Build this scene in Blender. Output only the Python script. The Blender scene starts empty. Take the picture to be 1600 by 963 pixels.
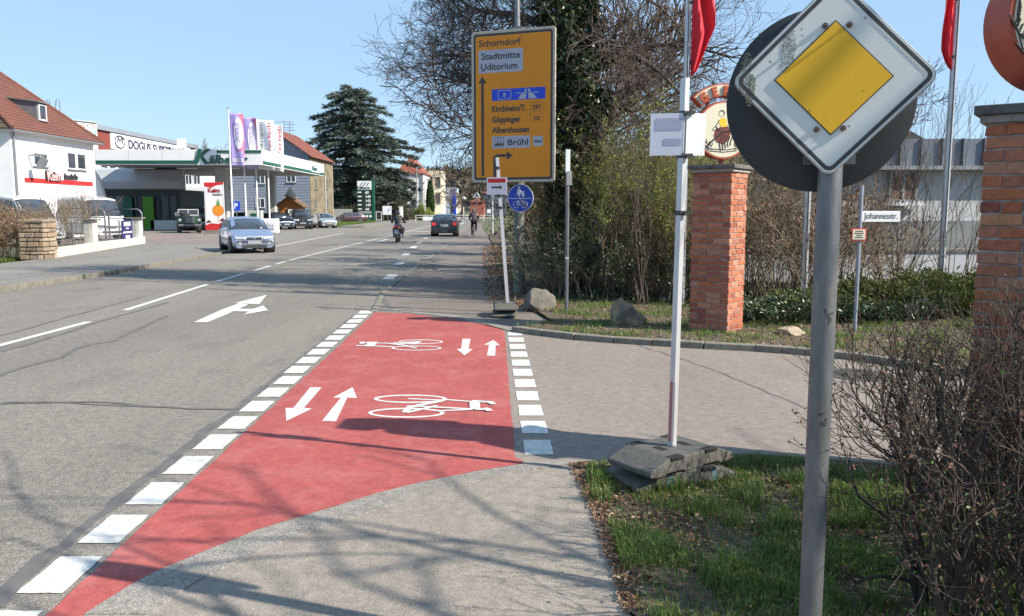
import bpy, bmesh, math, random
import numpy as np
from mathutils import Vector, Matrix
PI = math.pi
SC = bpy.context.scene
COL = SC.collection
# ---------------------------------------------------------------- camera, world, sun, exposure
H = 1.7; F = 1280.0
PITCH = math.atan((481.5-329)/F)
cam = bpy.data.cameras.new('camera'); camo = bpy.data.objects.new('camera', cam); COL.objects.link(camo)
camo.location = (0, 0, H); camo.rotation_euler = (PI/2-PITCH, 0, 0)
cam.sensor_width = 36; cam.lens = 36*F/1600; cam.clip_start = .05; cam.clip_end = 5000
SC.camera = camo
SC.render.resolution_x = 1024; SC.render.resolution_y = 616
SUN_EL = math.radians(36.5); SUN_ROT = math.radians(110)
world = bpy.data.worlds.new("World"); SC.world = world; world.use_nodes = True
nt = world.node_tree; bg = nt.nodes['Background']
sky = nt.nodes.new('ShaderNodeTexSky'); sky.sky_type = 'NISHITA'; sky.sun_disc = False
sky.sun_elevation = SUN_EL; sky.sun_rotation = SUN_ROT; sky.air_density = 1.0; sky.dust_density = 0.0; sky.ozone_density = 3.0; sky.altitude = 300
mxs = nt.nodes.new('ShaderNodeMix'); mxs.data_type = 'RGBA'; mxs.inputs[0].default_value = .62; mxs.inputs[7].default_value = (3.6, 5.5, 7.8, 1)
nt.links.new(sky.outputs[0], mxs.inputs[6]); nt.links.new(mxs.outputs[2], bg.inputs[0]); bg.inputs[1].default_value = 0.082
sl = bpy.data.lights.new('sun', 'SUN'); so = bpy.data.objects.new('sun', sl); COL.objects.link(so)
sl.energy = 5.0; sl.angle = math.radians(.5); sl.color = (1, .92, .79)
sdir = Vector((math.sin(SUN_ROT)*math.cos(SUN_EL), math.cos(SUN_ROT)*math.cos(SUN_EL), math.sin(SUN_EL)))
so.rotation_euler = sdir.to_track_quat('Z', 'Y').to_euler(); so.location = (20, -20, 40)
SC.view_settings.view_transform = 'Standard'; SC.view_settings.look = 'None'
SC.view_settings.exposure = 0.84; SC.view_settings.gamma = 1.0
SC.render.engine = 'CYCLES'
# ---------------------------------------------------------------- pixel <-> place
cp, sp = math.cos(PITCH), math.sin(PITCH)
def ray(px, py):
    v = (481.5-py)/F
    return ((px-800)/F, cp+sp*v, -sp+cp*v)
def G(px, py, z=0.0):
    r = ray(px, py); t = (z-H)/r[2]
    return (r[0]*t, r[1]*t, z)
def at(px, py, Y):
    r = ray(px, py); t = Y/r[1]
    return Vector((r[0]*t, Y, H+r[2]*t))
def atX(px, py, X):
    r = ray(px, py); t = X/r[0]
    return Vector((X, r[1]*t, H+r[2]*t))
def zin(s, ox, oy, pts):                    # positions noted on an enlarged view -> photo positions
    return [(ox+x/s, oy+y/s) for x, y in pts]
# ---------------------------------------------------------------- materials
MATS = {}
def _bsdf(name):
    m = bpy.data.materials.new(name); m.use_nodes = True
    return m, m.node_tree, m.node_tree.nodes['Principled BSDF']
def mat(name, c, c2=None, scale=6, rough=.6, metal=0, bump=0, bscale=40, spec=.5, stretch=(1,1,1), emit=None, contrast=(.35,.65), trans=0, alpha=1):
    if name in MATS: return MATS[name]
    m, t, b = _bsdf(name); MATS[name] = m
    b.inputs['Base Color'].default_value = (*c, 1); b.inputs['Roughness'].default_value = rough
    b.inputs['Metallic'].default_value = metal; b.inputs['Specular IOR Level'].default_value = spec
    if trans: b.inputs['Transmission Weight'].default_value = trans
    if c2 is None: c2 = tuple(x*.86 for x in c)
    tc = t.nodes.new('ShaderNodeTexCoord'); mp = t.nodes.new('ShaderNodeMapping'); mp.inputs['Scale'].default_value = stretch
    t.links.new(tc.outputs['Object'], mp.inputs[0])
    n = t.nodes.new('ShaderNodeTexNoise'); n.inputs['Scale'].default_value = scale; n.inputs['Detail'].default_value = 6; n.inputs['Roughness'].default_value = .65
    t.links.new(mp.outputs[0], n.inputs[0])
    r = t.nodes.new('ShaderNodeValToRGB'); r.color_ramp.elements[0].position = contrast[0]; r.color_ramp.elements[1].position = contrast[1]
    r.color_ramp.elements[0].color = (*c, 1); r.color_ramp.elements[1].color = (*c2, 1)
    t.links.new(n.outputs[0], r.inputs[0]); t.links.new(r.outputs[0], b.inputs['Base Color'])
    if bump:
        n2 = t.nodes.new('ShaderNodeTexNoise'); n2.inputs['Scale'].default_value = bscale; n2.inputs['Detail'].default_value = 4
        t.links.new(mp.outputs[0], n2.inputs[0])
        bp = t.nodes.new('ShaderNodeBump'); bp.inputs['Strength'].default_value = bump; bp.inputs['Distance'].default_value = .02
        t.links.new(n2.outputs[0], bp.inputs['Height']); t.links.new(bp.outputs[0], b.inputs['Normal'])
    return m
def asphalt(name, dark, light, patch=.15, grain=170, wear=None, bump=.5, st=(1.8,.6,1), ws=2.2, w0=.52, w1=.8, wa=.55, oil=0):
    """stone-chip surface: fine light and dark grains, big soft patches, wear tint"""
    m, t, b = _bsdf(name); MATS[name] = m; N = t.nodes.new; L = t.links.new
    tc = N('ShaderNodeTexCoord')
    v = N('ShaderNodeTexVoronoi'); v.inputs['Scale'].default_value = grain; L(tc.outputs['Object'], v.inputs[0])
    sep = N('ShaderNodeSeparateColor'); L(v.outputs['Color'], sep.inputs[0])
    r = N('ShaderNodeValToRGB'); e = r.color_ramp.elements
    e[0].position = .1; e[0].color = (*dark, 1); e[1].position = .95; e[1].color = (*light, 1)
    mid = e.new(.6); mid.color = (*[(a*.6+c*.4) for a, c in zip(dark, light)], 1)
    L(sep.outputs[0], r.inputs[0])
    n = N('ShaderNodeTexNoise'); n.inputs['Scale'].default_value = .35; n.inputs['Detail'].default_value = 9; n.inputs['Roughness'].default_value = .7
    mp = N('ShaderNodeMapping'); mp.inputs['Scale'].default_value = st; L(tc.outputs['Object'], mp.inputs[0]); L(mp.outputs[0], n.inputs[0])
    mr = N('ShaderNodeMapRange'); mr.inputs[1].default_value = .3; mr.inputs[2].default_value = .7
    mr.inputs[3].default_value = 1-patch; mr.inputs[4].default_value = 1+patch; L(n.outputs[0], mr.inputs[0])
    n3 = N('ShaderNodeTexNoise'); n3.inputs['Scale'].default_value = 14; n3.inputs['Detail'].default_value = 5; L(tc.outputs['Object'], n3.inputs[0])
    mr3 = N('ShaderNodeMapRange'); mr3.inputs[1].default_value = .3; mr3.inputs[2].default_value = .7; mr3.inputs[3].default_value = .86; mr3.inputs[4].default_value = 1.14; L(n3.outputs[0], mr3.inputs[0])
    mm = N('ShaderNodeMath'); mm.operation = 'MULTIPLY'; L(mr.outputs[0], mm.inputs[0]); L(mr3.outputs[0], mm.inputs[1])
    mx = N('ShaderNodeVectorMath'); mx.operation = 'SCALE'; L(r.outputs[0], mx.inputs[0]); L(mm.outputs[0], mx.inputs[3])
    out = mx.outputs[0]
    if wear:
        n2 = N('ShaderNodeTexNoise'); n2.inputs['Scale'].default_value = ws; n2.inputs['Detail'].default_value = 8; n2.inputs['Roughness'].default_value = .75; L(tc.outputs['Object'], n2.inputs[0])
        r2 = N('ShaderNodeMapRange'); r2.inputs[1].default_value = w0; r2.inputs[2].default_value = w1; r2.inputs[4].default_value = wa; L(n2.outputs[0], r2.inputs[0])
        mi = N('ShaderNodeMix'); mi.data_type = 'RGBA'; L(r2.outputs[0], mi.inputs[0]); L(out, mi.inputs[6]); mi.inputs[7].default_value = (*wear, 1); out = mi.outputs[2]
    if oil:
        n4 = N('ShaderNodeTexNoise'); n4.inputs['Scale'].default_value = 1.1; n4.inputs['Detail'].default_value = 7; n4.inputs['Roughness'].default_value = .6
        mp4 = N('ShaderNodeMapping'); mp4.inputs['Location'].default_value = (3,7,0); mp4.inputs['Scale'].default_value = (1,.5,1); L(tc.outputs['Object'], mp4.inputs[0]); L(mp4.outputs[0], n4.inputs[0])
        r4 = N('ShaderNodeMapRange'); r4.inputs[1].default_value = .56; r4.inputs[2].default_value = .74; r4.inputs[3].default_value = 1; r4.inputs[4].default_value = 1-oil; L(n4.outputs[0], r4.inputs[0])
        s4 = N('ShaderNodeVectorMath'); s4.operation = 'SCALE'; L(out, s4.inputs[0]); L(r4.outputs[0], s4.inputs[3]); out = s4.outputs[0]
    L(out, b.inputs['Base Color']); b.inputs['Roughness'].default_value = .9; b.inputs['Specular IOR Level'].default_value = .25
    bp = N('ShaderNodeBump'); bp.inputs['Strength'].default_value = bump; bp.inputs['Distance'].default_value = .004
    L(v.outputs['Distance'], bp.inputs['Height']); L(bp.outputs[0], b.inputs['Normal'])
    return m
def leafmat(name, cols, rough=.6, spec=.3, trans=.0):
    """every leaf its own tone out of a few"""
    m, t, b = _bsdf(name); MATS[name] = m; N = t.nodes.new; L = t.links.new
    g = N('ShaderNodeNewGeometry'); r = N('ShaderNodeValToRGB'); e = r.color_ramp.elements
    e[0].position = 0; e[0].color = (*cols[0], 1); e[1].position = 1; e[1].color = (*cols[-1], 1)
    for i, c in enumerate(cols[1:-1]): x = e.new((i+1)/(len(cols)-1)); x.color = (*c, 1)
    L(g.outputs['Random Per Island'], r.inputs[0]); L(r.outputs[0], b.inputs['Base Color'])
    b.inputs['Roughness'].default_value = rough; b.inputs['Specular IOR Level'].default_value = spec
    if trans:
        b.inputs['Subsurface Weight'].default_value = 0
        tr = N('ShaderNodeBsdfTranslucent'); L(r.outputs[0], tr.inputs[0]); ms = N('ShaderNodeMixShader'); ms.inputs[0].default_value = trans
        L(b.outputs[0], ms.inputs[1]); L(tr.outputs[0], ms.inputs[2]); L(ms.outputs[0], t.nodes['Material Output'].inputs[0])
    return m
def islandmat(name, cols, rough=.8, bump=.4, bscale=60):
    """each object (brick, stone, tile) its own tone, with grain"""
    m, t, b = _bsdf(name); MATS[name] = m; N = t.nodes.new; L = t.links.new
    oi = N('ShaderNodeObjectInfo'); r = N('ShaderNodeValToRGB'); e = r.color_ramp.elements; r.color_ramp.interpolation = 'LINEAR'
    e[0].position = 0; e[0].color = (*cols[0], 1); e[1].position = 1; e[1].color = (*cols[-1], 1)
    for i, c in enumerate(cols[1:-1]): x = e.new((i+1)/(len(cols)-1)); x.color = (*c, 1)
    L(oi.outputs['Random'], r.inputs[0])
    tc = N('ShaderNodeTexCoord'); va = N('ShaderNodeVectorMath'); va.operation = 'ADD'; L(tc.outputs['Object'], va.inputs[0]); L(oi.outputs['Location'], va.inputs[1])
    n = N('ShaderNodeTexNoise'); n.inputs['Scale'].default_value = 22; n.inputs['Detail'].default_value = 8; n.inputs['Roughness'].default_value = .7; L(va.outputs[0], n.inputs[0])
    mr = N('ShaderNodeMapRange'); mr.inputs[1].default_value = .3; mr.inputs[2].default_value = .72; mr.inputs[3].default_value = .72; mr.inputs[4].default_value = 1.25; L(n.outputs[0], mr.inputs[0])
    sc = N('ShaderNodeVectorMath'); sc.operation = 'SCALE'; L(r.outputs[0], sc.inputs[0]); L(mr.outputs[0], sc.inputs[3]); L(sc.outputs[0], b.inputs['Base Color'])
    b.inputs['Roughness'].default_value = rough; b.inputs['Specular IOR Level'].default_value = .25
    n2 = N('ShaderNodeTexNoise'); n2.inputs['Scale'].default_value = bscale; L(va.outputs[0], n2.inputs[0])
    bp = N('ShaderNodeBump'); bp.inputs['Strength'].default_value = bump; bp.inputs['Distance'].default_value = .01; L(n2.outputs[0], bp.inputs['Height']); L(bp.outputs[0], b.inputs['Normal'])
    return m
# ---------------------------------------------------------------- mesh helpers
class MB:
    def __init__(s): s.v = []; s.f = []; s.mi = []; s.k = 0
    def add(s, vs, fs):
        o = len(s.v); s.v += [tuple(x) for x in vs]; s.f += [tuple(i+o for i in f) for f in fs]; s.mi += [s.k]*len(fs); return s
    def box(s, c, d, rz=0, rx=0, ry=0, taper=1.0):
        x, y, z = d[0]/2, d[1]/2, d[2]/2
        vs = [Vector((a*x*(taper if e > 0 else 1), b*y*(taper if e > 0 else 1), e*z)) for e in (-1, 1) for a, b in ((-1,-1),(1,-1),(1,1),(-1,1))]
        M = Matrix.Translation(Vector(c)) @ Matrix.Rotation(rz, 4, 'Z') @ Matrix.Rotation(ry, 4, 'Y') @ Matrix.Rotation(rx, 4, 'X')
        return s.add([M @ v for v in vs], [(3,2,1,0),(4,5,6,7),(0,1,5,4),(1,2,6,5),(2,3,7,6),(3,0,4,7)])
    def tube(s, pts, r, n=8, cap=True):
        pts = [Vector(p) for p in pts]; r = r if isinstance(r, (list, tuple)) else [r]*len(pts); vs = []; fs = []; ref = None
        for i, p in enumerate(pts):
            d = (pts[min(i+1, len(pts)-1)]-pts[max(i-1, 0)]).normalized()
            if ref is None: ref = Vector((0,0,1)) if abs(d.z) < .9 else Vector((1,0,0))
            a = d.cross(ref).normalized(); b = d.cross(a); ref = -b if False else ref
            for k in range(n):
                t = 2*PI*k/n; vs.append(p+(a*math.cos(t)+b*math.sin(t))*r[i])
        for i in range(len(pts)-1):
            for k in range(n):
                k2 = (k+1) % n; fs.append((i*n+k, i*n+k2, (i+1)*n+k2, (i+1)*n+k))
        if cap: fs.append(tuple(range(n))); fs.append(tuple(reversed(range((len(pts)-1)*n, len(pts)*n))))
        return s.add(vs, fs)
    def lathe(s, prof, c=(0,0,0), n=16, axis='Z'):
        vs = []; fs = []
        for r, h in prof:
            for k in range(n):
                t = 2*PI*k/n; p = (r*math.cos(t), r*math.sin(t), h)
                if axis == 'Y': p = (p[0], p[2], p[1])
                if axis == 'X': p = (p[2], p[0], p[1])
                vs.append((p[0]+c[0], p[1]+c[1], p[2]+c[2]))
        for i in range(len(prof)-1):
            for k in range(n):
                k2 = (k+1) % n; fs.append((i*n+k, i*n+k2, (i+1)*n+k2, (i+1)*n+k))
        fs.append(tuple(range(n))); fs.append(tuple(range((len(prof)-1)*n, len(prof)*n)))
        return s.add(vs, fs)
    def prism(s, poly, y0, y1, plane='XZ'):
        n = len(poly)
        def P(a, b, y): return (a, y, b) if plane == 'XZ' else ((a, b, y) if plane == 'XY' else (y, a, b))
        vs = [P(a, b, y0) for a, b in poly]+[P(a, b, y1) for a, b in poly]
        fs = [tuple(range(n)), tuple(reversed(range(n, 2*n)))]+[(i, (i+1) % n, n+(i+1) % n, n+i) for i in range(n)]
        return s.add(vs, fs)
    def face(s, pts): return s.add(pts, [tuple(range(len(pts)))])
    def build(s, name, m, parent=None, smooth=False, loc=None, rz=0, bevel=0, kind=None, label=None, cat=None, group=None, fixn=True):
        me = bpy.data.meshes.new(name); me.from_pydata(s.v, [], s.f)
        if fixn:
            bm = bmesh.new(); bm.from_mesh(me); bmesh.ops.recalc_face_normals(bm, faces=bm.faces); bm.to_mesh(me); bm.free()
        for x in (m if isinstance(m, (list, tuple)) else [m]): me.materials.append(x)
        if any(s.mi) and len(me.polygons) == len(s.mi): me.polygons.foreach_set('material_index', s.mi)
        if smooth:
            me.polygons.foreach_set('use_smooth', [True]*len(me.polygons))
            me.set_sharp_from_angle(angle=math.radians(smooth if smooth is not True else 40))
        return link(name, me, parent, loc, rz, bevel, kind, label, cat, group)
def link(name, me, parent=None, loc=None, rz=0, bevel=0, kind=None, label=None, cat=None, group=None):
    o = bpy.data.objects.new(name, me); COL.objects.link(o)
    if parent: o.parent = parent
    if loc is not None: o.location = loc
    if rz: o.rotation_euler = (0, 0, rz)
    if bevel:
        b = o.modifiers.new('bevel', 'BEVEL'); b.width = bevel; b.segments = 2; b.limit_method = 'ANGLE'
    if kind: o['kind'] = kind
    if label: o['label'] = label
    if cat: o['category'] = cat
    if group: o['group'] = group
    return o
def thing(name, label, cat, loc=(0,0,0), rz=0, group=None):
    o = bpy.data.objects.new(name, None); COL.objects.link(o); o.location = loc; o.rotation_euler = (0, 0, rz); o.empty_display_size = .3
    o['label'] = label; o['category'] = cat
    if group: o['group'] = group
    return o
def dup(root, loc, rz=None, label=None, scale=None):
    def cpy(o, par):
        c = o.copy(); COL.objects.link(c)
        if par: c.parent = par
        for ch in list(o.children): cpy(ch, c)
        return c
    r = cpy(root, None); r.location = loc
    if rz is not None: r.rotation_euler = (0, 0, rz)
    if label: r['label'] = label
    if scale: r.scale = scale
    return r
def sheet(name, pts, z, m, kind='structure', parent=None):
    mb = MB(); mb.face([(p[0], p[1], z) for p in pts]); return mb.build(name, m, parent, kind=kind, fixn=False) if False else _up(mb, name, m, parent, kind)
def _up(mb, name, m, parent, kind):
    o = mb.build(name, m, parent, kind=kind, fixn=False); me = o.data
    if me.polygons and me.polygons[0].normal.z < 0: me.flip_normals()
    return o
def text(s, size, m, parent, loc, rx=PI/2, rz=0, ext=.002, sx=1.0, bold=0.0, align='LEFT', name='lettering', shear=0, ry=0):
    cu = bpy.data.curves.new('t', 'FONT'); cu.body = s; cu.size = size; cu.extrude = ext; cu.align_x = align; cu.offset = bold; cu.resolution_u = 3; cu.shear = shear
    o = bpy.data.objects.new('t', cu); COL.objects.link(o)
    dg = bpy.context.evaluated_depsgraph_get(); me = bpy.data.meshes.new_from_object(o.evaluated_get(dg))
    bpy.data.objects.remove(o); bpy.data.curves.remove(cu)
    me.materials.clear(); me.materials.append(m)
    me.transform(Matrix.Translation(Vector(loc)) @ Matrix.Rotation(rz, 4, 'Z') @ Matrix.Rotation(rx, 4, 'X') @ Matrix.Rotation(ry, 4, 'Z') @ Matrix.Diagonal((sx, 1, 1, 1)))
    return link(name, me, parent)
# ---------- numpy built twigs, leaves, blades
def nmesh(V, Fq):
    me = bpy.data.meshes.new('m'); k = Fq.shape[1]
    me.vertices.add(len(V)); me.vertices.foreach_set('co', V.astype(np.float32).ravel())
    me.loops.add(Fq.size); me.loops.foreach_set('vertex_index', Fq.astype(np.int32).ravel())
    me.polygons.add(len(Fq)); me.polygons.foreach_set('loop_start', np.arange(0, Fq.size, k, dtype=np.int32)); me.polygons.foreach_set('loop_total', np.full(len(Fq), k, dtype=np.int32))
    me.update(calc_edges=True); return me
def twigmesh(segs, m, n=3):
    A = np.array(segs, dtype=np.float64); p0 = A[:, 0:3]; p1 = A[:, 3:6]; r0 = A[:, 6:7]; r1 = A[:, 7:8]
    d = p1-p0; d /= np.linalg.norm(d, axis=1, keepdims=True)+1e-9
    ref = np.where(np.abs(d[:, 2:3]) < .9, np.array([[0,0,1.]]), np.array([[1.,0,0]]))
    a = np.cross(d, ref); a /= np.linalg.norm(a, axis=1, keepdims=True)+1e-9; b = np.cross(d, a)
    V = []
    for k in range(n):
        t = 2*PI*k/n; off = a*math.cos(t)+b*math.sin(t); V.append(p0+off*r0); V.append(p1+off*r1)
    V = np.stack(V, 1).reshape(-1, 3); base = (np.arange(len(A))*2*n)[:, None]
    Fq = np.concatenate([base+np.array([[2*k, 2*((k+1) % n), 2*((k+1) % n)+1, 2*k+1]]) for k in range(n)], 0)
    me = nmesh(V, Fq); me.materials.append(m); me.polygons.foreach_set('use_smooth', [True]*len(me.polygons)); return me
def leafmesh(P, m, size, rs, aspect=.5, up=0.0, dirs=None, var=.4):
    """one small folded leaf (a rhomb) at each point"""
    n = len(P); P = np.asarray(P, float)
    d = rs.normal(size=(n, 3)) if dirs is None else np.asarray(dirs, float)+rs.normal(size=(n, 3))*.35
    d[:, 2] += up; d /= np.linalg.norm(d, axis=1, keepdims=True)+1e-9
    q = rs.normal(size=(n, 3)); a = np.cross(d, q); a /= np.linalg.norm(a, axis=1, keepdims=True)+1e-9
    s = size*(1+var*(rs.rand(n, 1)*2-1))
    V = np.stack([P, P+d*s*.5+a*s*aspect*.5, P+d*s, P+d*s*.5-a*s*aspect*.5], 1).reshape(-1, 3)
    Fq = (np.arange(n)*4)[:, None]+np.array([[0, 1, 2, 3]])
    me = nmesh(V, Fq); me.materials.append(m); return me
def bladesmesh(P, m, h, rs, w=.006, lean=.5):
    n = len(P); P = np.asarray(P, float); hh = h*(.4+rs.rand(n, 1)*.9); ang = rs.rand(n)*2*PI
    d = np.stack([np.cos(ang), np.sin(ang), np.zeros(n)], 1); side = np.stack([-np.sin(ang), np.cos(ang), np.zeros(n)], 1)
    le = lean*rs.rand(n, 1); up = np.array([[0, 0, 1.]])
    m1 = P+d*hh*le*.35+up*hh*.6; tip = P+d*hh*le*1.1+up*hh*(1-le*.45)
    ww = w*(.6+rs.rand(n, 1)*.8)
    V = np.stack([P-side*ww, P+side*ww, m1+side*ww*.7, m1-side*ww*.7, tip], 1).reshape(-1, 3); b = (np.arange(n)*5)[:, None]
    Ft = np.concatenate([b+np.array([[0, 1, 2]]), b+np.array([[0, 2, 3]]), b+np.array([[3, 2, 4]])], 0)
    me = nmesh(V, Ft); me.materials.append(m); return me
def rnd_unit(R):
    while True:
        v = Vector((R.uniform(-1,1), R.uniform(-1,1), R.uniform(-1,1)))
        if .05 < v.length < 1: return v.normalized()
def grow(R, segs, tips, p, d, r, L, lvl, nch=3, wig=.25, up=.05, shrink=.62, rmin=.003, seg=4, spread=.9):
    """a branch that bends, thins and forks"""
    st = L/seg; q = Vector(p); dd = Vector(d).normalized(); pts = []
    for i in range(seg):
        nd = (dd+rnd_unit(R)*wig+Vector((0,0,up))).normalized(); q2 = q+nd*st
        ra = r*(1-.75*i/seg); rb = r*(1-.75*(i+1)/seg)
        segs.append((*q, *q2, max(ra, rmin), max(rb, rmin))); pts.append((q2.copy(), nd.copy(), rb)); q = q2; dd = nd
    if lvl <= 0: tips.append((q.copy(), dd.copy())); return
    for k in range(nch):
        a, nd, rb = pts[R.randrange(max(0, seg-3), seg)] if k else pts[-1]
        cd = (nd+rnd_unit(R)*spread).normalized()
        grow(R, segs, tips, a, cd, max(rb*1.0, r*.35), L*shrink*R.uniform(.75, 1.2), lvl-1, nch, wig, up, shrink, rmin, max(3, seg-1), spread)
# ================================================================ SURFACES
rs = np.random.RandomState(7); R = random.Random(11)
M_road = asphalt('old_asphalt', (.125,.113,.100), (.29,.264,.232), .17, 170, bump=.35, st=(1.5,.16,1), oil=.25)
M_path = asphalt('path_asphalt', (.19,.165,.142), (.32,.285,.245), .12, 220, bump=.2, oil=.15)
M_side = asphalt('side_street_asphalt', (.185,.155,.137), (.28,.240,.212), .12, 220, bump=.15, oil=.15)
M_pavement = asphalt('pavement_asphalt', (.14,.13,.12), (.30,.28,.255), .15, 150, oil=.2)
M_lane = asphalt('reddish_lane_asphalt', (.11,.095,.085), (.27,.232,.205), .2, 170, oil=.25)
M_red = asphalt('red_coating', (.29,.062,.058), (.39,.105,.098), .16, 240, wear=(.44,.20,.185), bump=.2, st=(1.2,.5,1), w0=.48, w1=.75, wa=.5, oil=.16)
M_conc = mat('kerb_concrete', (.24,.22,.19), (.13,.125,.10), 9, .9, bump=.4)
M_seal = mat('crack_seal', (.095,.09,.088), (.135,.128,.122), 7, .75)
M_white = asphalt('marking_paint', (.50,.50,.485), (.62,.62,.60), .08, 240, wear=(.24,.23,.22), bump=.1, ws=20, w0=.555, w1=.66, wa=.7, oil=.14)
M_whitebox = mat('worn_marking_paint', (.62,.62,.60), (.36,.35,.33), 18, .8, contrast=(.5,.75))
M_dirt = mat('dirt', (.075,.058,.04), (.13,.10,.065), 7, .95, bump=.8, bscale=90)
M_forecourt = asphalt('forecourt_paving', (.15,.12,.11), (.30,.245,.225), .15, 60)
M_gnd = mat('ground_grass', (.07,.085,.03), (.11,.10,.05), 3, .95, bump=.6)
BS = leafmat('grass_blade', [(.06,.12,.02), (.11,.20,.035), (.17,.25,.06), (.26,.23,.11)], .5, .3, .35)
DRY = leafmat('dead_leaf', [(.10,.055,.035), (.17,.09,.05), (.24,.15,.09), (.32,.25,.18)], .8, .2)

# ground out to the horizon, one sheet, finer near the middle
mb = MB(); xs = [-2500,-600,-200,-60,60,200,600,2500]; ys = [-2500,-600,-100,60,200,600,2500]
vs = [(x, y, -.04) for y in ys for x in xs]; n = len(xs)
mb.add(vs, [(j*n+i, j*n+i+1, (j+1)*n+i+1, (j+1)*n+i) for j in range(len(ys)-1) for i in range(n-1)])
mb.build('ground', M_gnd, kind='structure', fixn=False)

kerbL = [(-10.6,-8), (-10.7,17.04), (-10.65,22.1), (-11.0,27.4), (-11.4,33.2), (-12.4,43), (-13.2,56.4), (-14.6,81.5), (-16.3,130), (-18.6,220), (-20.5,300)]
edgeR = [(-1.6,-8), (-1.9,2), (-1.93,4), (-2.1,13.2), (-2.30,13.6), (-2.69,17.04), (-2.85,22.8), (-3.1,35), (-3.5,52.3), (-4.3,80), (-5.2,110), (-8.5,300)]
road = sheet('road', kerbL + [(-8.5,300)] + list(reversed(edgeR))[1:], 0, M_road)
# left pavement behind a kerb of single stones, lowered at the drive
pav = sheet('pavement', [(-10.72,-8), (-10.84,17.04), (-10.79,22.1), (-11.12,27.4), (-11.4,31), (-14,36.2), (-18.0,40.4), (-18.9,41), (-15.7,27.6), (-15.2,17), (-15,-8)], .10, M_pavement)
sheet('forecourt', [(-11.5,31), (-11.52,33.2), (-12.52,43), (-13.3,56.4), (-14.7,81.5), (-15.4,100), (-60,100), (-60,41.3), (-19,41.0), (-14,36.2)], .03, M_pavement)
sheet('forecourt_paving', [(-19,41.2), (-13.6,41.8), (-15.2,52), (-16.4,57), (-34,62), (-34,44)], .036, M_forecourt)
sheet('far_pavement', [(-14.72,81.5), (-16.42,130), (-18.7,220), (-20.6,300), (-23.6,300), (-21.8,220), (-19.4,130), (-17.6,81.5)], .10, M_pavement)
def run_stones(name, pts, z, h, w, L, m, parent, gap=.012):
    """kerb stones, one object each, along a line"""
    pts = [Vector((p[0], p[1])) for p in pts]; cache = None; cnt = 0
    mbk = MB(); mbk.box((0,0,0), (w, L-gap, h)); 
    o = None
    for a, b in zip(pts, pts[1:]):
        d = b-a; n = max(1, round(d.length/L)); ang = math.atan2(d.y, d.x)-PI/2
        for i in range(n):
            c = a+d*((i+.5)/n)
            if o is None:
                o = mbk.build(name, m, parent, bevel=.012); q = o
            else:
                q = o.copy(); COL.objects.link(q)
            q.location = (c.x, c.y, z-h/2+R.uniform(-.003,.003)); q.rotation_euler = (R.uniform(-.004,.004), 0, ang); q.scale = (1, d.length/n/L, 1); cnt += 1
kl = [(-10.66,9), (-10.78,17.04), (-10.73,22.1), (-11.06,27.4), (-11.40,31)]
run_stones('kerb_stone', kl, .115, .25, .12, 1.0, M_conc, pav)
kroad = [(-11.46,31.2), (-12.46,43), (-13.25,56.4), (-14.65,81.5)]
run_stones('kerb_stone', kroad, .05, .2, .12, 1.0, M_conc, road)
run_stones('kerb_stone', [(-14.66,81.6), (-16.36,130), (-18.65,220)], .115, .25, .14, 2.0, M_conc, road)

# two-way cycle lane beyond the crossing, right of the road
lane = sheet('cycle_lane', [(-2.30,13.6), (-2.69,17.04), (-2.85,22.8), (-3.1,35), (-3.5,52.3), (-4.3,80), (-5.2,110), (-3.9,110), (-2.9,80), (-1.45,52), (-.9,39), (-.35,22), (-.10,15.4), (.35,13.9), (.62,12.2), (0.0,11.7), (-1.1,12.9)], .008, M_lane)
run_stones('kerb_stone', [(-2.33,13.7), (-2.69,17.04), (-2.85,22.8), (-3.1,35), (-3.5,52.3)], .022, .2, .10, 1.0, M_conc, lane)
# side street on the right
topk = [G(600,488), G(640,492), G(700,500), G(760,510), G(800,519), G(850,525), G(900,531), G(960,536), G(1020,540), G(1100,545), G(1180,549), G(1260,555), G(1340,563), G(1420,575), G(1520,590), G(1700,615)]
botk = [G(822,727), G(900,723), G(1000,716), G(1100,713), G(1200,716), G(1290,722), G(1400,733), G(1600,760), G(1800,790)]
side = sheet('side_street', [(-2.1,6.8)] + [(-2.1,13.2)] + [(p[0], p[1]) for p in topk] + [(20,9.0), (20,2.5)] + [(p[0], p[1]) for p in reversed(botk)] + [(0.0,5.3)], .004, M_side)
# red crossing surface
redp = [(77,963), (118,925)]
low = [(816,726), (744,738), (658,755), (590,772), (537,789), (500,800), (462,812), (400,831), (339,856), (245,894), (200,920), (132,963)]
def edge_l(Y): return -2.0-.0315*(Y-3.48)+.03
redpts = [(edge_l(2.6), 2.6), (edge_l(13.6), 13.6)] + [G(x, y)[:2] for x, y in ((640,491), (700,499), (750,507), (785,516))] + [(-.10,11.2), (.02,5.5), G(818,722)[:2]] + [G(x, y)[:2] for x, y in low] + [(-1.90,2.6)]
def ragged(pts, j=.007, step=.12):
    out = []
    for a, b in zip(pts, pts[1:]+pts[:1]):
        a = Vector(a[:2]); b = Vector(b[:2]); n_ = max(1, int((b-a).length/step))
        for k in range(n_): p = a.lerp(b, k/n_); out.append((p.x+R.uniform(-j,j), p.y+R.uniform(-j,j)))
    return out
red = sheet('red_cycle_crossing', ragged(redpts), .0085, M_red)
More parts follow.
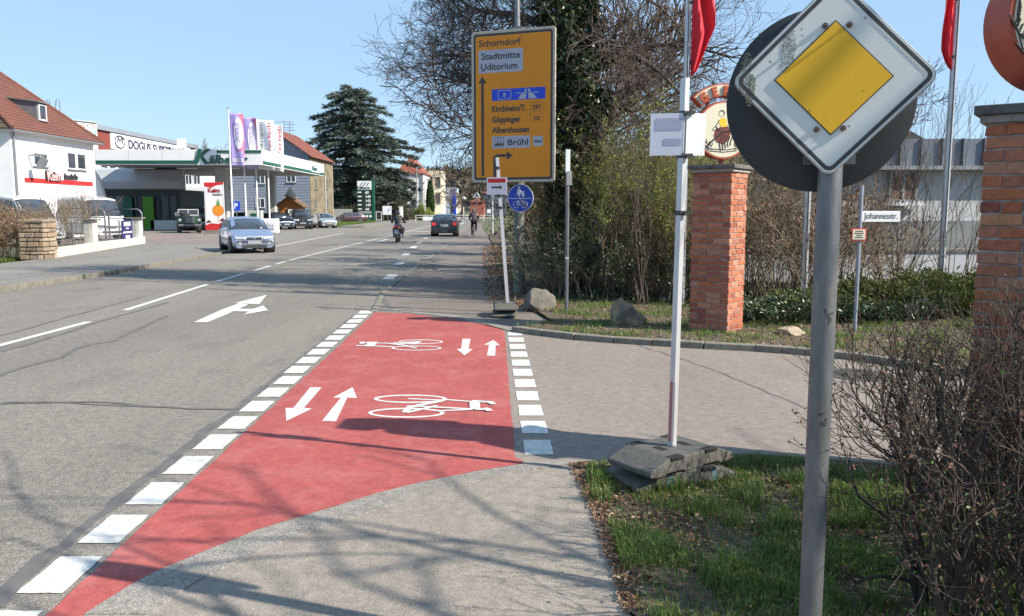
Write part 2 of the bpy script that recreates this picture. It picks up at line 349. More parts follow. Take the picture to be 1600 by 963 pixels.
# near footpath with its worn concrete edge strip
strip_out = [(900,721), (860,722), (822,722), (744,733), (658,750), (590,767), (537,784), (500,795), (462,807), (400,826), (339,851), (245,889), (195,917), (128,963)]
foot = sheet('footpath', [G(x, y)[:2] for x, y in strip_out] + [(-1.9,2.4), (-1.75,-6), (2.2,-6), (1.0,2.4)] + [G(x, y)[:2] for x, y in ((985,963), (965,900), (950,850), (935,800), (915,750), (905,728))], .0065, M_path)
strip_in = [(905,728), (860,732), (820,737), (760,750), (690,768), (610,792), (560,808), (500,828), (430,854), (370,880), (300,915), (235,963)]
so2 = [(900,722), (860,723), (820,727), (744,739), (658,756), (590,773), (537,790), (500,801), (462,813), (400,832), (339,857), (245,895), (195,923), (132,963)]
def stripstones():
    def arc(pts):
        pts = [Vector(G(*p)[:2]) for p in pts]; L = [0]
        for a, b in zip(pts, pts[1:]): L.append(L[-1]+(b-a).length)
        def f(t):
            s = t*L[-1]
            for i in range(len(pts)-1):
                if s <= L[i+1]+1e-9:
                    return pts[i].lerp(pts[i+1], (s-L[i])/(L[i+1]-L[i]+1e-9))
            return pts[-1]
        return f
    fo, fi = arc(so2), arc(strip_in); n = 9
    for i in range(n):
        mb = MB(); k = 6; e = .003
        a = [fo((i+e+(1-2*e)*j/k)/n) for j in range(k+1)]; b = [fi((i+e+(1-2*e)*j/k)/n) for j in range(k+1)]
        poly = [(p.x, p.y) for p in a]+[(p.x, p.y) for p in reversed(b)]
        mb.prism(poly, -.05, .0115, 'XY'); mb.build('edge_slab', M_slab, foot)
M_slab = asphalt('weathered_slab', (.17,.155,.14), (.33,.305,.275), .2, 150, oil=.2)
stripstones()
# verges
vergeN = sheet('near_verge', [G(x, y)[:2] for x, y in ((905,728), (1000,718), (1100,715), (1200,718), (1290,724), (1400,735), (1600,762), (1800,790))] + [(9,4.9), (9,-6), (2.3,-6), (1.02,2.4)] + [G(x, y)[:2] for x, y in ((985,963), (965,900), (950,850), (935,800), (915,750))], .018, M_dirt)
run_stones('kerb_stone', [G(x, y-3)[:2] for x, y in ((1000,719), (1100,714), (1200,716), (1290,722), (1400,732), (1600,758))], .024, .2, .08, .5, M_conc, vergeN)
vk = [G(x, y)[:2] for x, y in ((803,519), (850,525), (900,531), (960,536), (1020,540), (1100,545), (1180,549), (1260,555), (1340,563), (1420,575), (1520,590), (1700,615))]
vergeF = sheet('far_verge', [(.35,13.9), (.62,12.2)] + [(p[0], p[1]+.1) for p in vk] + [(20,9.3), (20,19), (3,19), (3,70), (-1.3,70), (-1.45,52), (-.9,39), (-.35,22), (-.10,15.4)], .05, M_dirt)
run_stones('kerb_stone', vk, .085, .25, .12, .8, M_conc, vergeF)
# ---------------------------------------------------------------- painted marks
def mark(name, pts, parent=road, z=.0055, m=None, px=True):
    P = [G(*p)[:2] for p in pts] if px else pts
    return sheet(name, P, z, m or M_white, kind=None, parent=parent)
def block(name, x0, y0, w, l, parent, z, m=None, lean=-.0315):
    c = [(x0, y0), (x0+w, y0), (x0+w+lean*l, y0+l), (x0+lean*l, y0+l)]; P = []
    for a, b in zip(c, c[1:]+c[:1]):
        for k in range(7): P.append((a[0]+(b[0]-a[0])*k/7+R.uniform(-.0035,.0035), a[1]+(b[1]-a[1])*k/7+R.uniform(-.0035,.0035)))
    return mark(name, P, parent, z, m, px=False)
for i in range(-1, 19):
    y = 3.48+.5535*i; block('marking_block', -2.215-.0315*(y-3.48)-(.03 if i > 8 else 0), y, .21, .39, road, .0055)
for i in range(0, 11):
    y = 5.56+.549*i
    if y < 11.3: block('marking_block', .092-.027*(y-5.56), y, .20, .37, side, .0075, lean=-.027)
z5 = lambda pts: zin(3.2, 400, 480, pts)
mark('direction_arrow', z5([(270,407),(328,407),(240,510),(280,513),(152,575),(147,510),(188,510)]), red, .0105)
mark('direction_arrow', z5([(483,406),(505,460),(457,458),(400,577),(330,575),(425,458),(385,458)]), red, .0105)
mark('direction_arrow', z5([(1032,163),(1073,163),(1062,213),(1084,214),(1043,245),(1003,213),(1026,213)]), red, .0105)
mark('direction_arrow', z5([(1187,168),(1218,195),(1198,195),(1196,247),(1155,247),(1165,193),(1141,192)]), red, .0105)
def ring(mb, cx, cy, rx, ry, w, wy, z, f):
    o = []; i_ = []
    for k in range(28):
        t = 2*PI*k/28; o.append(f([(cx+rx*math.cos(t), cy+ry*math.sin(t))])[0]); i_.append(f([(cx+(rx-w)*math.cos(t), cy+(ry-wy)*math.sin(t))])[0])
    vs = [(*G(*p)[:2], z) for p in o+i_]
    mb.add(vs, [(k, (k+1) % 28, 28+(k+1) % 28, 28+k) for k in range(28)])
def bar(mb, a, b, w, z, f):
    a = Vector(G(*f([a])[0])[:2]); b = Vector(G(*f([b])[0])[:2]); d = (b-a).normalized(); n_ = Vector((-d.y, d.x))*w/2
    mb.add([(*(a-n_), z), (*(b-n_), z), (*(b+n_), z), (*(a+n_), z)], [(0,1,2,3)])
def bikesign(wheels, bars):
    mb = MB(); z = .0105
    for wv in wheels: ring(mb, *wv, z, z5); z += .0006
    for a, b, w in bars: bar(mb, a, b, w, z, z5); z += .0006
    o = _up(mb, 'bicycle_symbol', M_white, red, None)
    for p in o.data.polygons:
        pass
    bm = bmesh.new(); bm.from_mesh(o.data)
    for f_ in bm.faces:
        if f_.normal.z < 0: f_.normal_flip()
    bm.to_mesh(o.data); bm.free()
bikesign([(772,464,184,21,21,6), (752,535,192,25,21,7)],
         [((760,464),(950,472),.035), ((940,468),(1190,487),.035), ((945,472),(800,498),.04), ((752,535),(905,500),.045), ((775,500),(745,535),.06), ((780,502),(1085,518),.04), ((905,528),(1080,520),.04), ((930,478),(770,512),.035),
          ((1092,478),(1096,520),.09), ((1080,477),(1188,484),.045), ((1098,520),(1172,520),.06), ((1160,481),(1190,495),.05), ((1140,515),(1172,529),.06)])
bikesign([(825,177,112,11,11,3), (803,209,126,12,12,3)],
         [((690,182),(800,178),.05), ((803,209),(700,188),.05), ((812,176),(785,190),.10), ((795,190),(580,184),.05), ((690,205),(560,198),.05), ((700,190),(790,180),.04), ((720,196),(640,184),.04),
          ((585,180),(565,203),.12), ((585,181),(530,184),.06), ((565,199),(500,199),.06), ((530,180),(530,190),.06)])
z6 = lambda pts: zin(3.32, 0, 350, pts)
mark('lane_arrow', z6([(1005,512),(1078,512),(1210,456),(1290,419),(1240,413.5),(1150,446)]), road, .006)
mark('lane_arrow', z6([(1216,413),(1345,419),(1385,369)]), road, .0072)
mark('lane_arrow', z6([(1195,456),(1310,457),(1322,443),(1235,443)]), road, .0084)
mark('lane_arrow', z6([(1262,474),(1390,451),(1365,426),(1316,443)]), road, .0096)
def cl(Y):
    P = [(-9,-6.6),(10,-6.46),(12.5,-6.49),(13.8,-6.61),(18.3,-7.0),(28.8,-7.68),(66,-8.45),(300,-14)]
    return np.interp(Y, [p[0] for p in P], [p[1] for p in P])
def cdash(y0, y1, x=None, w=.12, z=.006, off=0, name='centre_line'):
    n = max(1, int((y1-y0)/6)); a = [(cl(y0+(y1-y0)*i/n)+off-w/2, y0+(y1-y0)*i/n) for i in range(n+1)]; b = [(p[0]+w, p[1]) for p in reversed(a)]
    mark(name, a+b, road, z, px=False)
cdash(2.5, 6.2); cdash(8.2, 12.45); cdash(13.9, 18.9); cdash(19.6, 22.1); cdash(23.2, 25.2); cdash(26, 27.6, w=.10); cdash(28.0, 120, w=.11)
# second lane's broken line and the lay-by edge beyond the crossing
for cx, cy in zin(4.444, 500, 360, [(495,325),(555,232),(607,167),(655,118),(695,85),(740,55)]):
    g = G(cx, cy); l = .75+.022*g[1]; block('edge_dash', g[0]-.14, g[1]-l*.6, .28, l*1.2, road, .007)
for py in (377,):
    g = G(598, py); block('lane_dash', g[0]-.12, g[1]-2.0, .16, 5.0, road, .007)
for a, b in ((62,70), (82,92), (104,118)): mark('lane_dash', [(-5.2-.03*(a-60), a), (-5.0-.03*(a-60), a), (-5.0-.03*(b-60), b), (-5.2-.03*(b-60), b)], road, .007, px=False)
mark('stop_line', [(-7.9,66.0),(-4.2,66.0),(-4.2,66.8),(-7.9,66.8)], road, .0075, px=False)
# left edge line
mark('edge_line', [(-11.0,33.5), (-10.86,33.5), (-12.6,62), (-12.74,62)], road, .006, px=False)
# crack sealing: irregular dark ribbons
def ribbon(pts, w, z, m=M_seal, parent=road, name='crack_seal', f=None, jit=.35):
    P = [Vector(G(*p)[:2]) for p in pts]; Q = []
    for a, b in zip(P, P[1:]):
        n = max(2, int((b-a).length/.18))
        for i in range(n): Q.append(a.lerp(b, i/n)+Vector((R.uniform(-.02,.02), R.uniform(-.02,.02))))
    Q.append(P[-1]); l = []; r_ = []
    for i, p in enumerate(Q):
        d = (Q[min(i+1, len(Q)-1)]-Q[max(0, i-1)]).normalized(); nn = Vector((-d.y, d.x))*w*.5*(1+R.uniform(-jit, jit))
        l.append((*(p+nn), z)); r_.append((*(p-nn), z))
    mb = MB(); k = len(Q); mb.add(l+r_, [(i, i+1, k+i+1, k+i) for i in range(k-1)]); return _up(mb, name, m, parent, None)
ribbon(z6([(0,790),(90,755),(160,735),(230,715),(320,695),(355,668),(420,640),(480,625),(600,608),(640,580),(720,545),(790,510),(865,478)]), .07, .0040)
ribbon(z6([(0,582),(140,545),(330,490),(500,445),(640,405),(760,375)]), .05, .0044)
ribbon(z6([(0,665),(150,625),(330,570),(500,512),(700,455),(870,408)]), .08, .0036)
ribbon(zin(2.652, 0, 600, [(0,80),(200,75),(480,92),(700,100),(960,108)]), .035, .0048)
ribbon(zin(2.652, 0, 600, [(-40,930),(60,835),(200,715),(340,610),(450,520),(560,430),(700,318),(860,195),(985,100),(1100,10)]), .085, .0032)
ribbon(zin(2.652, 0, 600, [(1100,10),(1180,-50),(1290,-140),(1390,-215),(1470,-285)]), .06, .0032)
ribbon([(595,462),(600,470),(607,480),(622,487)], .09, .0105, parent=lane)
ribbon([(622,487),(660,492),(720,500),(790,514)], .06, .0108, parent=lane)
ribbon([(0,632),(150,628),(300,640),(420,640)], .03, .0052)
ribbon([(1000,541),(1060,560),(1130,585),(1260,640)], .025, .0062, parent=side)
ribbon([(600,500),(660,496),(720,503),(760,513)], .05, .0066, parent=side, m=M_slab)
ribbon([(608,485),(660,490),(720,497),(760,505),(803,517)], .17, .0112, m=M_slab, parent=lane, name='edge_slab', jit=.06)
# manhole cover in the side street
mh = MB(); c = G(1343, 587)
mh.lathe([(.34,0.002),(.34,.010),(.30,.012)], (c[0], c[1], 0), 24)
o = mh.build('manhole_cover', mat('cast_iron', (.07,.065,.06), (.11,.10,.09), 30, .7, .3), side, smooth=False)
mh = MB()
for i in range(-3, 4):
    for j in range(-3, 4):
        if i*i+j*j < 11: mh.box((c[0]+i*.075, c[1]+j*.075, .014), (.045,.045,.006))
mh.build('cover_relief', MATS['cast_iron'], o)
# ================================================================ BRICK PILLARS AND THEIR ROUND SIGNS
M_mortar = mat('mortar', (.34,.31,.28), (.24,.21,.19), 20, .95, bump=.5)
M_brick = islandmat('clinker_brick', [(.33,.10,.055), (.42,.15,.075), (.26,.085,.06), (.47,.22,.13), (.37,.12,.065), (.43,.22,.15), (.24,.08,.06), (.40,.13,.07)], .85, .5, 40)
M_capstone = mat('cap_slate', (.07,.065,.065), (.14,.13,.12), 8, .8, bump=.3)
M_rim = mat('sign_rim_red', (.32,.045,.02), (.40,.075,.03), 3, .45, bump=.1, bscale=8)
M_rust = mat('faded_red', (.30,.06,.045), (.22,.045,.04), 6, .6)
M_cream = mat('cream_enamel', (.66,.62,.47), (.60,.56,.43), 2, .4)
M_black = mat('black_print', (.025,.025,.028), (.04,.04,.04), 8, .6)
M_yellow = mat('yellow_print', (.75,.50,.02), (.70,.45,.02), 8, .6)
M_maroon = mat('maroon_print', (.15,.03,.025), (.11,.025,.02), 8, .6)
A = .56; CH = .0735
brick_meshes = {}
def brick_pillar(c, label, h=2.22):
    t = thing('brick_pillar', label, 'brick pillar', (c[0], c[1], 0), -math.radians(36.9))
    mb = MB(); mb.box((0,0,h/2), (A-.022, A-.022, h)); mb.build('mortar_core', M_mortar, t)
    n = int(h/CH)
    def bmesh_for(L0):
        L = (L0, R.randrange(7))
        if L not in brick_meshes:
            b = MB(); b.box((0,0,0), (L0-.011, .112, CH-.011))
            me = bpy.data.meshes.new('brick'); me.from_pydata(b.v, [], b.f); me.materials.append(M_brick)
            bm = bmesh.new(); bm.from_mesh(me); bmesh.ops.recalc_face_normals(bm, faces=bm.faces); bmesh.ops.subdivide_edges(bm, edges=[e for e in bm.edges if abs(e.verts[0].co.x-e.verts[1].co.x) > .05], cuts=3)
            for v in bm.verts: v.co += Vector((R.uniform(-.003,.003), R.uniform(-.0035,.0035), R.uniform(-.003,.003)))
            ch_ = R.choice(bm.verts[:]); ch_.co *= .94
            bmesh.ops.bevel(bm, geom=[e for e in bm.edges if len(e.link_faces) == 2 and e.calc_face_angle(0) > .8], offset=.004, segments=1, affect='EDGES'); bm.to_mesh(me); bm.free(); brick_meshes[L] = me
        return brick_meshes[L]
    for i in range(n):
        z = (i+.5)*CH
        for s in range(4):
            # pinwheel bond: each side runs from its corner to the next brick's end
            a0 = -A/2 if i % 2 == 0 else -A/2+.112; run = A-.112
            parts = [.240, run-.240] if (i+s) % 2 == 0 else [run-.240, .240]
            if i % 4 == 3: parts = [.12, .215, run-.335]
            x = a0
            for L in parts:
                L = round(L, 3); o = link('brick', bmesh_for(L), t); cx = x+L/2; x += L
                cy = -(A/2-.056)+R.uniform(-.003,.003)
                M = Matrix.Rotation(s*PI/2, 4, 'Z') @ Vector((cx, cy, z))
                o.location = M; o.rotation_euler = (R.uniform(-.01,.01), 0, s*PI/2+R.uniform(-.008,.008))
    z = n*CH
    mb = MB(); mb.box((0,0,z+.025), (A+.05, A+.05, .04)); mb.build('cap_bed', M_mortar, t)
    for s in (-1, 1):
        mb = MB(); mb.box((s*(A+.12)/4,0,z+.075), ((A+.12)/2-.004, A+.12, .055)); mb.build('cap_slab', M_capstone, t, bevel=.008)
    return t, z+.10
g = G(1136, 527); P1 = (g[0]-.056, g[1]+.392); P2 = (3.09, 4.86)
t1, zt1 = brick_pillar(P1, 'brick pillar carrying the round sign, beyond the side street between the grass and the thicket')
t2, zt2 = brick_pillar(P2, 'large brick pillar at the right edge, close behind the bare bush')
t2.scale = (.935,.935,.995); zt2 *= .995
def arcpts(cx, cz, r, a0, a1, n): return [(cx+r*math.cos(a0+(a1-a0)*i/n), cz+r*math.sin(a0+(a1-a0)*i/n)) for i in range(n+1)]
def round_sign(c, zt, rz, thick, label, x0=0, R0=.395):
    t = thing('round_company_sign', label, 'sign', (c[0]+x0, c[1], zt-.004), rz)
    cz = R0+.09
    mb = MB(); mb.box((0,0,.06), (.05,.05,.12)); mb.box((0,0,.012),(.2,.12,.015)); mb.build('support_foot', M_rust, t)
    mb = MB(); th = thick/2; n = 56
    prof = [(R0,-th),(R0,th)]
    mb.lathe([(R0-.02,-th),(R0,-th),(R0,th),(R0-.02,th)], (0,0,cz), n, 'Y'); mb.build('rim', M_rim, t, smooth=50)
    mb = MB(); mb.lathe([(R0-.024,-th-.003),(R0-.024,th+.003)], (0,0,cz), n, 'Y'); f = mb.build('face_panel', M_cream, t, smooth=50)
    y = -th-.005
    def P(poly, m, name='emblem_print', yy=y): mb = MB(); mb.prism([(x*R0, cz+z*R0) for x, z in poly], yy, yy+.0015); mb.build(name, m, t)
    # seated woman in a yellow top and dark skirt at a wheel, between ears of grain
    P([(-.30,.05),(.10,.18),(.25,.0),(.22,-.30),(.0,-.50),(-.28,-.42),(-.38,-.2)], M_maroon)
    P([(-.20,.35),(-.05,.44),(.08,.36),(.10,.12),(-.10,.10),(-.18,.20)], M_yellow, yy=y-.001)
    P(arcpts(-.10,.58,.11,0,2*PI,14)[:-1], M_black, yy=y-.001); P(arcpts(-.12,.555,.082,0,2*PI,12)[:-1], M_cream, yy=y-.002)
    mb = MB()
    def ln(pts, w=.012, mm=mb): mm.tube([(x*R0, y-.0005, cz+z*R0) for x, z in pts], w*R0, 4)
    ln([(-.18,.34),(-.30,.14),(-.42,.02),(-.32,-.04),(-.12,.05)]); ln([(-.30,.14),(-.22,.0),(-.05,-.04)])
    ln([(-.62,-.58),(-.40,-.36),(-.05,-.08),(.28,.0)], .03); ln([(-.90,-.38),(-.70,-.60),(-.35,-.66),(.1,-.68),(.6,-.60),(.85,-.4)]); ln([(-.80,-.5),(-.5,-.72),(0,-.76),(.5,-.7)])
    for k in range(5): ln([(-.05+.09*k,-.15-.02*k),(-.16+.10*k,-.45),(-.10+.09*k,-.72+.05*k)], .016)
    for s in (-1, 1):
        for k in range(8):
            u = k/8; x = s*(.93-.5*u*u-.12*u); z = -.12-.52*u
            for q in (-1, 1): ln([(x, z), (x+s*.02+q*.07, z+.13)], .011)
        ln([(s*.93,-.10),(s*.80,-.45),(s*.40,-.68)])
        for k in range(6):
            u = k/6; x = s*(.93-.02*u); z = .0+.28*u
            if s < 0 and thick > .2: ln([(x+.05, z-.15), (x+.02, z+.02)], .011)
    mb.build('emblem_lines', M_black, t)
    # arched name board above
    a0, a1 = math.radians(136), math.radians(44); ri, ro = R0*1.14, R0*1.60
    poly = arcpts(0, cz, ro, a0, a1, 20)+list(reversed(arcpts(0, cz, ri, a0, a1, 20)))
    mb = MB(); mb.prism(poly, -th*.9, th*.9); mb.build('name_board_case', M_rim, t)
    poly = arcpts(0, cz, ro-.018, a0-.03, a1+.03, 20)+list(reversed(arcpts(0, cz, ri+.018, a0-.03, a1+.03, 20)))
    mb = MB(); mb.prism(poly, -th*.9-.002, -th*.9+.01); mb.build('name_board', M_cream, t)
    for k, ch in enumerate('GER'):
        a = math.radians(125-18.5*k); rr = (ri+ro)/2-.065
        text(ch, .165, M_rim, t, (rr*math.cos(a)*1.0, -th*.9-.02, cz+rr*math.sin(a)), rx=PI/2, ext=.012, sx=.85, bold=.010, align='CENTER', name='letter', ry=a-PI/2)
    mb = MB()
    for s in (-1, 1): mb.box((s*R0*.55, 0, cz+R0*1.02), (.03,.05,.16))
    mb.build('bracket', M_rust, t)
round_sign(P1, zt1, math.radians(8), .15, 'round cream sign with red rim and GER lettering on the middle brick pillar', R0=.385)
round_sign((P2[0]+.10, P2[1]), zt2, math.radians(-2), .28, 'large cream disc with thick red rim on the brick pillar at the right edge', R0=.405)

# ================================================================ FOREGROUND PRIORITY SIGN
M_galv = mat('galvanised_steel', (.21,.215,.225), (.13,.135,.14), 14, .45, .6, bump=.08, bscale=120, stretch=(1,1,.35))
M_galv2 = mat('bright_aluminium', (.62,.63,.65), (.50,.51,.53), 9, .38, .7, stretch=(1,1,.2))
M_signback = mat('sign_back_grey', (.024,.028,.031), (.042,.047,.049), 3, .6, .2)
M_alu_edge = mat('sign_edge', (.45,.45,.44), (.32,.32,.31), 20, .5, .4)
def grime(name, base, dirt, amt, sc=5):
    m, t, b = _bsdf(name); MATS[name] = m; N = t.nodes.new; L = t.links.new
    tc = N('ShaderNodeTexCoord'); n1 = N('ShaderNodeTexNoise'); n1.inputs['Scale'].default_value = sc; n1.inputs['Detail'].default_value = 10; n1.inputs['Roughness'].default_value = .8
    mp = N('ShaderNodeMapping'); mp.inputs['Scale'].default_value = (1.6,1,.8); L(tc.outputs['Object'], mp.inputs[0]); L(mp.outputs[0], n1.inputs[0])
    r = N('ShaderNodeMapRange'); r.inputs[1].default_value = .60; r.inputs[2].default_value = .72; r.inputs[4].default_value = amt; L(n1.outputs[0], r.inputs[0])
    v = N('ShaderNodeTexVoronoi'); v.inputs['Scale'].default_value = 34; L(tc.outputs['Object'], v.inputs[0])
    r2 = N('ShaderNodeMapRange'); r2.inputs[1].default_value = .20; r2.inputs[2].default_value = .12; r2.inputs[3].default_value = 0; r2.inputs[4].default_value = .75; L(v.outputs['Distance'], r2.inputs[0])
    sp_ = N('ShaderNodeSeparateColor'); L(v.outputs['Color'], sp_.inputs[0]); gt = N('ShaderNodeMath'); gt.operation = 'GREATER_THAN'; gt.inputs[1].default_value = .86; L(sp_.outputs[0], gt.inputs[0])
    ml = N('ShaderNodeMath'); ml.operation = 'MULTIPLY'; L(r2.outputs[0], ml.inputs[0]); L(gt.outputs[0], ml.inputs[1])
    mxm = N('ShaderNodeMath'); mxm.operation = 'MAXIMUM'; L(ml.outputs[0], mxm.inputs[0]); L(r.outputs[0], mxm.inputs[1])
    mi = N('ShaderNodeMix'); mi.data_type = 'RGBA'; mi.inputs[6].default_value = (*base, 1); mi.inputs[7].default_value = (*dirt, 1); L(mxm.outputs[0], mi.inputs[0])
    L(mi.outputs[2], b.inputs['Base Color']); b.inputs['Roughness'].default_value = .55; return m
M_sw = grime('aged_white_sheeting', (.62,.64,.62), (.20,.20,.13), .7)
M_sy = grime('aged_yellow_sheeting', (.76,.42,.010), (.25,.14,.02), .6)
M_sb = mat('sign_black', (.03,.03,.032), (.06,.06,.06), 18, .55)
M_moss = mat('lichen', (.30,.30,.20), (.20,.19,.12), 40, .95, bump=.8, bscale=150)
px0 = at(1289, 450, 2.66)
ps = thing('priority_road_sign', 'close grey post with yellow and white priority road diamond over a dark round sign back', 'traffic sign', (px0.x, 2.66, 0), 0)
dirc = math.atan2(-px0.x, -2.66)   # towards the camera
zf = math.radians(-13.5)           # both plates face down the footpath
mb = MB(); zc = at(1289, 152, 2.66).z
mb.tube([(0,0,-.3),(0,0,zc+.34)], .038, 24); post = mb.build('post', M_galv, ps, smooth=60)
mb = MB(); mb.lathe([(.0385,0),(.0385,.06)], (0,0,1.60), 16); mb.v = [v for v in mb.v]
sub = thing('x', '', '') if False else None
def rot2(mbx, a):
    M = Matrix.Rotation(a, 4, 'Z'); mbx.v = [tuple(M @ Vector(v)) for v in mbx.v]; return mbx
# the disc: seen from behind, plain grey, mounted behind the post
mb = MB(); Rd = .292; dz = zc-.004
mb.lathe([(Rd-.004,.044),(Rd,.046),(Rd,.066),(Rd-.004,.068)], (-.036,0,dz), 64, 'Y'); rot2(mb, zf).build('round_plate', M_signback, ps, smooth=40)
mb = MB()
for k in range(2): mb.box((0,.0405,dz+(-.19,.19)[k]), (.42 if False else .16,.008,.03)); 
for k in range(2): mb.lathe([(.0415,-.014),(.0415,.014)], (0,0,dz+(-.19,.19)[k]), 20)
rot2(mb, zf).build('clamp', M_galv, ps)
# the diamond in front of the post
def rdiamond(s, rc, n=6):
    hd = s/math.sqrt(2); pts = []
    for k in range(4):
        a = PI/2*k; cx, cz = (hd-rc*math.sqrt(2))*math.cos(a), (hd-rc*math.sqrt(2))*math.sin(a)
        for j in range(n+1):
            b = a-PI/4+PI/2*j/n; pts.append((cx+rc*math.cos(b), cz+rc*math.sin(b)))
    return pts
S = .434; dzc = at(1308, 122, 2.60).z; dxc = -.012
def dp(pts): return [(x+dxc, z+dzc) for x, z in pts]
mb = MB(); mb.prism(dp(rdiamond(S, .032)), -.058, -.044); rot2(mb, zf).build('diamond_plate', M_alu_edge, ps, bevel=.0015)
mb = MB(); mb.prism(dp(rdiamond(S-.008, .030)), -.0595, -.0575); rot2(mb, zf).build('diamond_face', M_sw, ps)
mb = MB(); o_ = dp(rdiamond(S-.020, .026)); i_ = dp(rdiamond(S-.044, .016)); n = len(o_)
for y in (-.061,): mb.add([(x, y, z) for x, z in o_+i_], [(k, (k+1) % n, n+(k+1) % n, n+k) for k in range(n)])
rot2(mb, zf).build('diamond_border', M_sb, ps)
mb = MB(); sq = lambda s: dp([(0,s),(-s,0),(0,-s),(s,0)]); mb.prism(sq(.1745), -.0625, -.0600); rot2(mb, zf).build('yellow_border', M_sb, ps)
mb = MB(); mb.prism(sq(.1695), -.0640, -.0622); rot2(mb, zf).build('yellow_field', M_sy, ps)
for x, z in ((-.030,.158),(.040,.158),(-.042,-.155),(.036,-.153)):
    mb = MB(); mb.lathe([(.009,-.067),(.009,-.060)], (x+dxc,0,z+dzc), 12, 'Y'); mb.lathe([(.0045,-.085),(.0045,-.062)], (x+dxc,0,z+dzc), 8, 'Y'); rot2(mb, zf).build('bolt', mat('rusty_bolt', (.10,.08,.07), (.2,.17,.14), 60, .7, .5), ps)
for cx, cz, w, h in ((-.135,.075,.022,.085), (-.262,.02,.02,.07), (-.245,-.03,.014,.05)):
    mb = MB(); pts = []
    for k in range(14):
        a = 2*PI*k/14; rr = 1+R.uniform(-.35,.35); pts.append((cx+dxc+w*rr*math.cos(a)+.12*h*math.sin(a), cz+dzc+h*rr*math.sin(a)))
    mb2 = MB()
    for k in range(420):
        u = R.uniform(-1,1); v = R.uniform(-1,1)
        if u*u+v*v < 1: mb2.box((cx+dxc+u*w+.25*v*w, -.0602, cz+dzc+v*h), (R.uniform(.0008,.0026),.0012,R.uniform(.001,.0036)), ry=R.uniform(0,3))
    rot2(mb2, zf).build('lichen_patch', M_moss, ps)
for z, w in ((1.36,.03),(1.02,.035)):
    mb = MB()
    for k in range(9):
        a = -PI/2+R.uniform(-.35,.5); mb.box((.0385*math.cos(a), .0385*math.sin(a), z+R.uniform(-.02,.02)), (.007,.0012,R.uniform(.006,.018)), rz=a+PI/2, ry=R.uniform(-.5,.5))
    mb.build('sticker_remains', M_sb, ps)
mb = MB(); mb.lathe([(.0385,0),(.0385,.004)], (0,0,zc-.34), 20)

# ================================================================ TEMPORARY SIGN POSTS IN RUBBER BASES
M_rubber = mat('recycled_rubber', (.10,.098,.088), (.07,.068,.062), 25, .8, bump=.12, bscale=80)
M_chalk = mat('blue_spray', (.05,.17,.19), (.07,.10,.10), 12, .9)
M_postw = mat('painted_square_tube', (.60,.60,.62), (.50,.50,.53), 6, .4, .4, stretch=(1,1,.2))
M_postr = mat('faded_red_sheeting', (.50,.20,.18), (.42,.16,.15), 9, .6)
def base_plate(z, rz, parent, s=1.0, chalk=False, name='base_plate'):
    """foot plate of recycled rubber: flat middle, two sloping ends, cut-outs and handles"""
    L_, W_, h = .74*s, .38*s, .105*s
    prof = [(-L_/2, .012), (-L_/2, .045*s), (-L_*.27, h), (L_*.27, h), (L_/2, .045*s), (L_/2, .012), (L_*.42,0), (L_*.32,0), (L_*.30,.014), (L_*.12,.014), (L_*.10,0), (-L_*.10,0), (-L_*.12,.014), (-L_*.30,.014), (-L_*.32,0), (-L_*.42,0)]
    mb = MB(); mb.prism(prof, -W_/2, W_/2, 'XZ'); M = Matrix.Translation((0,0,z)) @ Matrix.Rotation(rz, 4, 'Z')
    mb.v = [tuple(M @ Vector(v)) for v in mb.v]; o = mb.build(name, M_rubber, parent, bevel=.01*s)
    mb = MB()
    for sx in (-1, 1):
        mb.box((sx*L_*.20, -W_/2+.02*s, h-.005), (.10*s,.06*s,.014)); mb.box((sx*L_*.20, W_/2-.02*s, h-.005), (.10*s,.06*s,.014))
        mb.box((sx*.10*s, 0, h-.004), (.05*s,.09*s,.012)); mb.box((sx*L_*.33, 0, h*.80), (.05*s,.03*s,.008), ry=sx*.33)
    mb.v = [tuple(M @ Vector(v)) for v in mb.v]; mb.build('recess', mat('recess_black', (.012,.012,.012), None, 9, .9), o)
    if chalk:
        mb = MB()
        for x, w in ((-.13,.05), (.19,.04)): mb.box((x*s, -W_/2-.001, .055*s), (w, .002, .07*s))
        mb.v = [tuple(M @ Vector(v)) for v in mb.v]; mb.build('chalk_mark', M_chalk, o)
    return o
gx = at(1050, 712, 5.0); b0 = (gx.x, 5.02, .02)
tb = thing('temporary_sign_stand', 'white square sign post with two blank paper panels in stacked rubber base plates', 'sign stand', b0, 0)
pa = math.radians(28)
base_plate(0, pa-.10, tb, 1.0, True); base_plate(.103, pa+.12, tb, 1.0, False)
# the tube leans a little
topz = at(1072, 122, 5.0).z-.02
def tl(z): return Vector((.012*z, 0, z))
mb = MB(); 
def sqtube(mb, a, b, w, rz):
    d = b-a; M = d.to_track_quat('Z', 'Y').to_matrix().to_4x4()
    c = [Matrix.Rotation(rz, 4, 'Z') @ Vector(v) for v in ((-w/2,-w/2,0),(w/2,-w/2,0),(w/2,w/2,0),(-w/2,w/2,0))]
    return mb.add([a+v for v in c]+[b+v for v in c], [(3,2,1,0),(4,5,6,7),(0,1,5,4),(1,2,6,5),(2,3,7,6),(3,0,4,7)])
sqtube(mb, tl(.16), tl(topz), .040, math.radians(38)); mb.build('post', M_postw, tb, bevel=.002)
mb = MB()
nrm = Vector((-math.sin(math.radians(38)), -math.cos(math.radians(38)), 0)).normalized(); tn = Vector((math.cos(math.radians(38)), -math.sin(math.radians(38)), 0))
nl = Vector((-.616,-.788,0)); tl_ = Vector((.788,-.616,0))
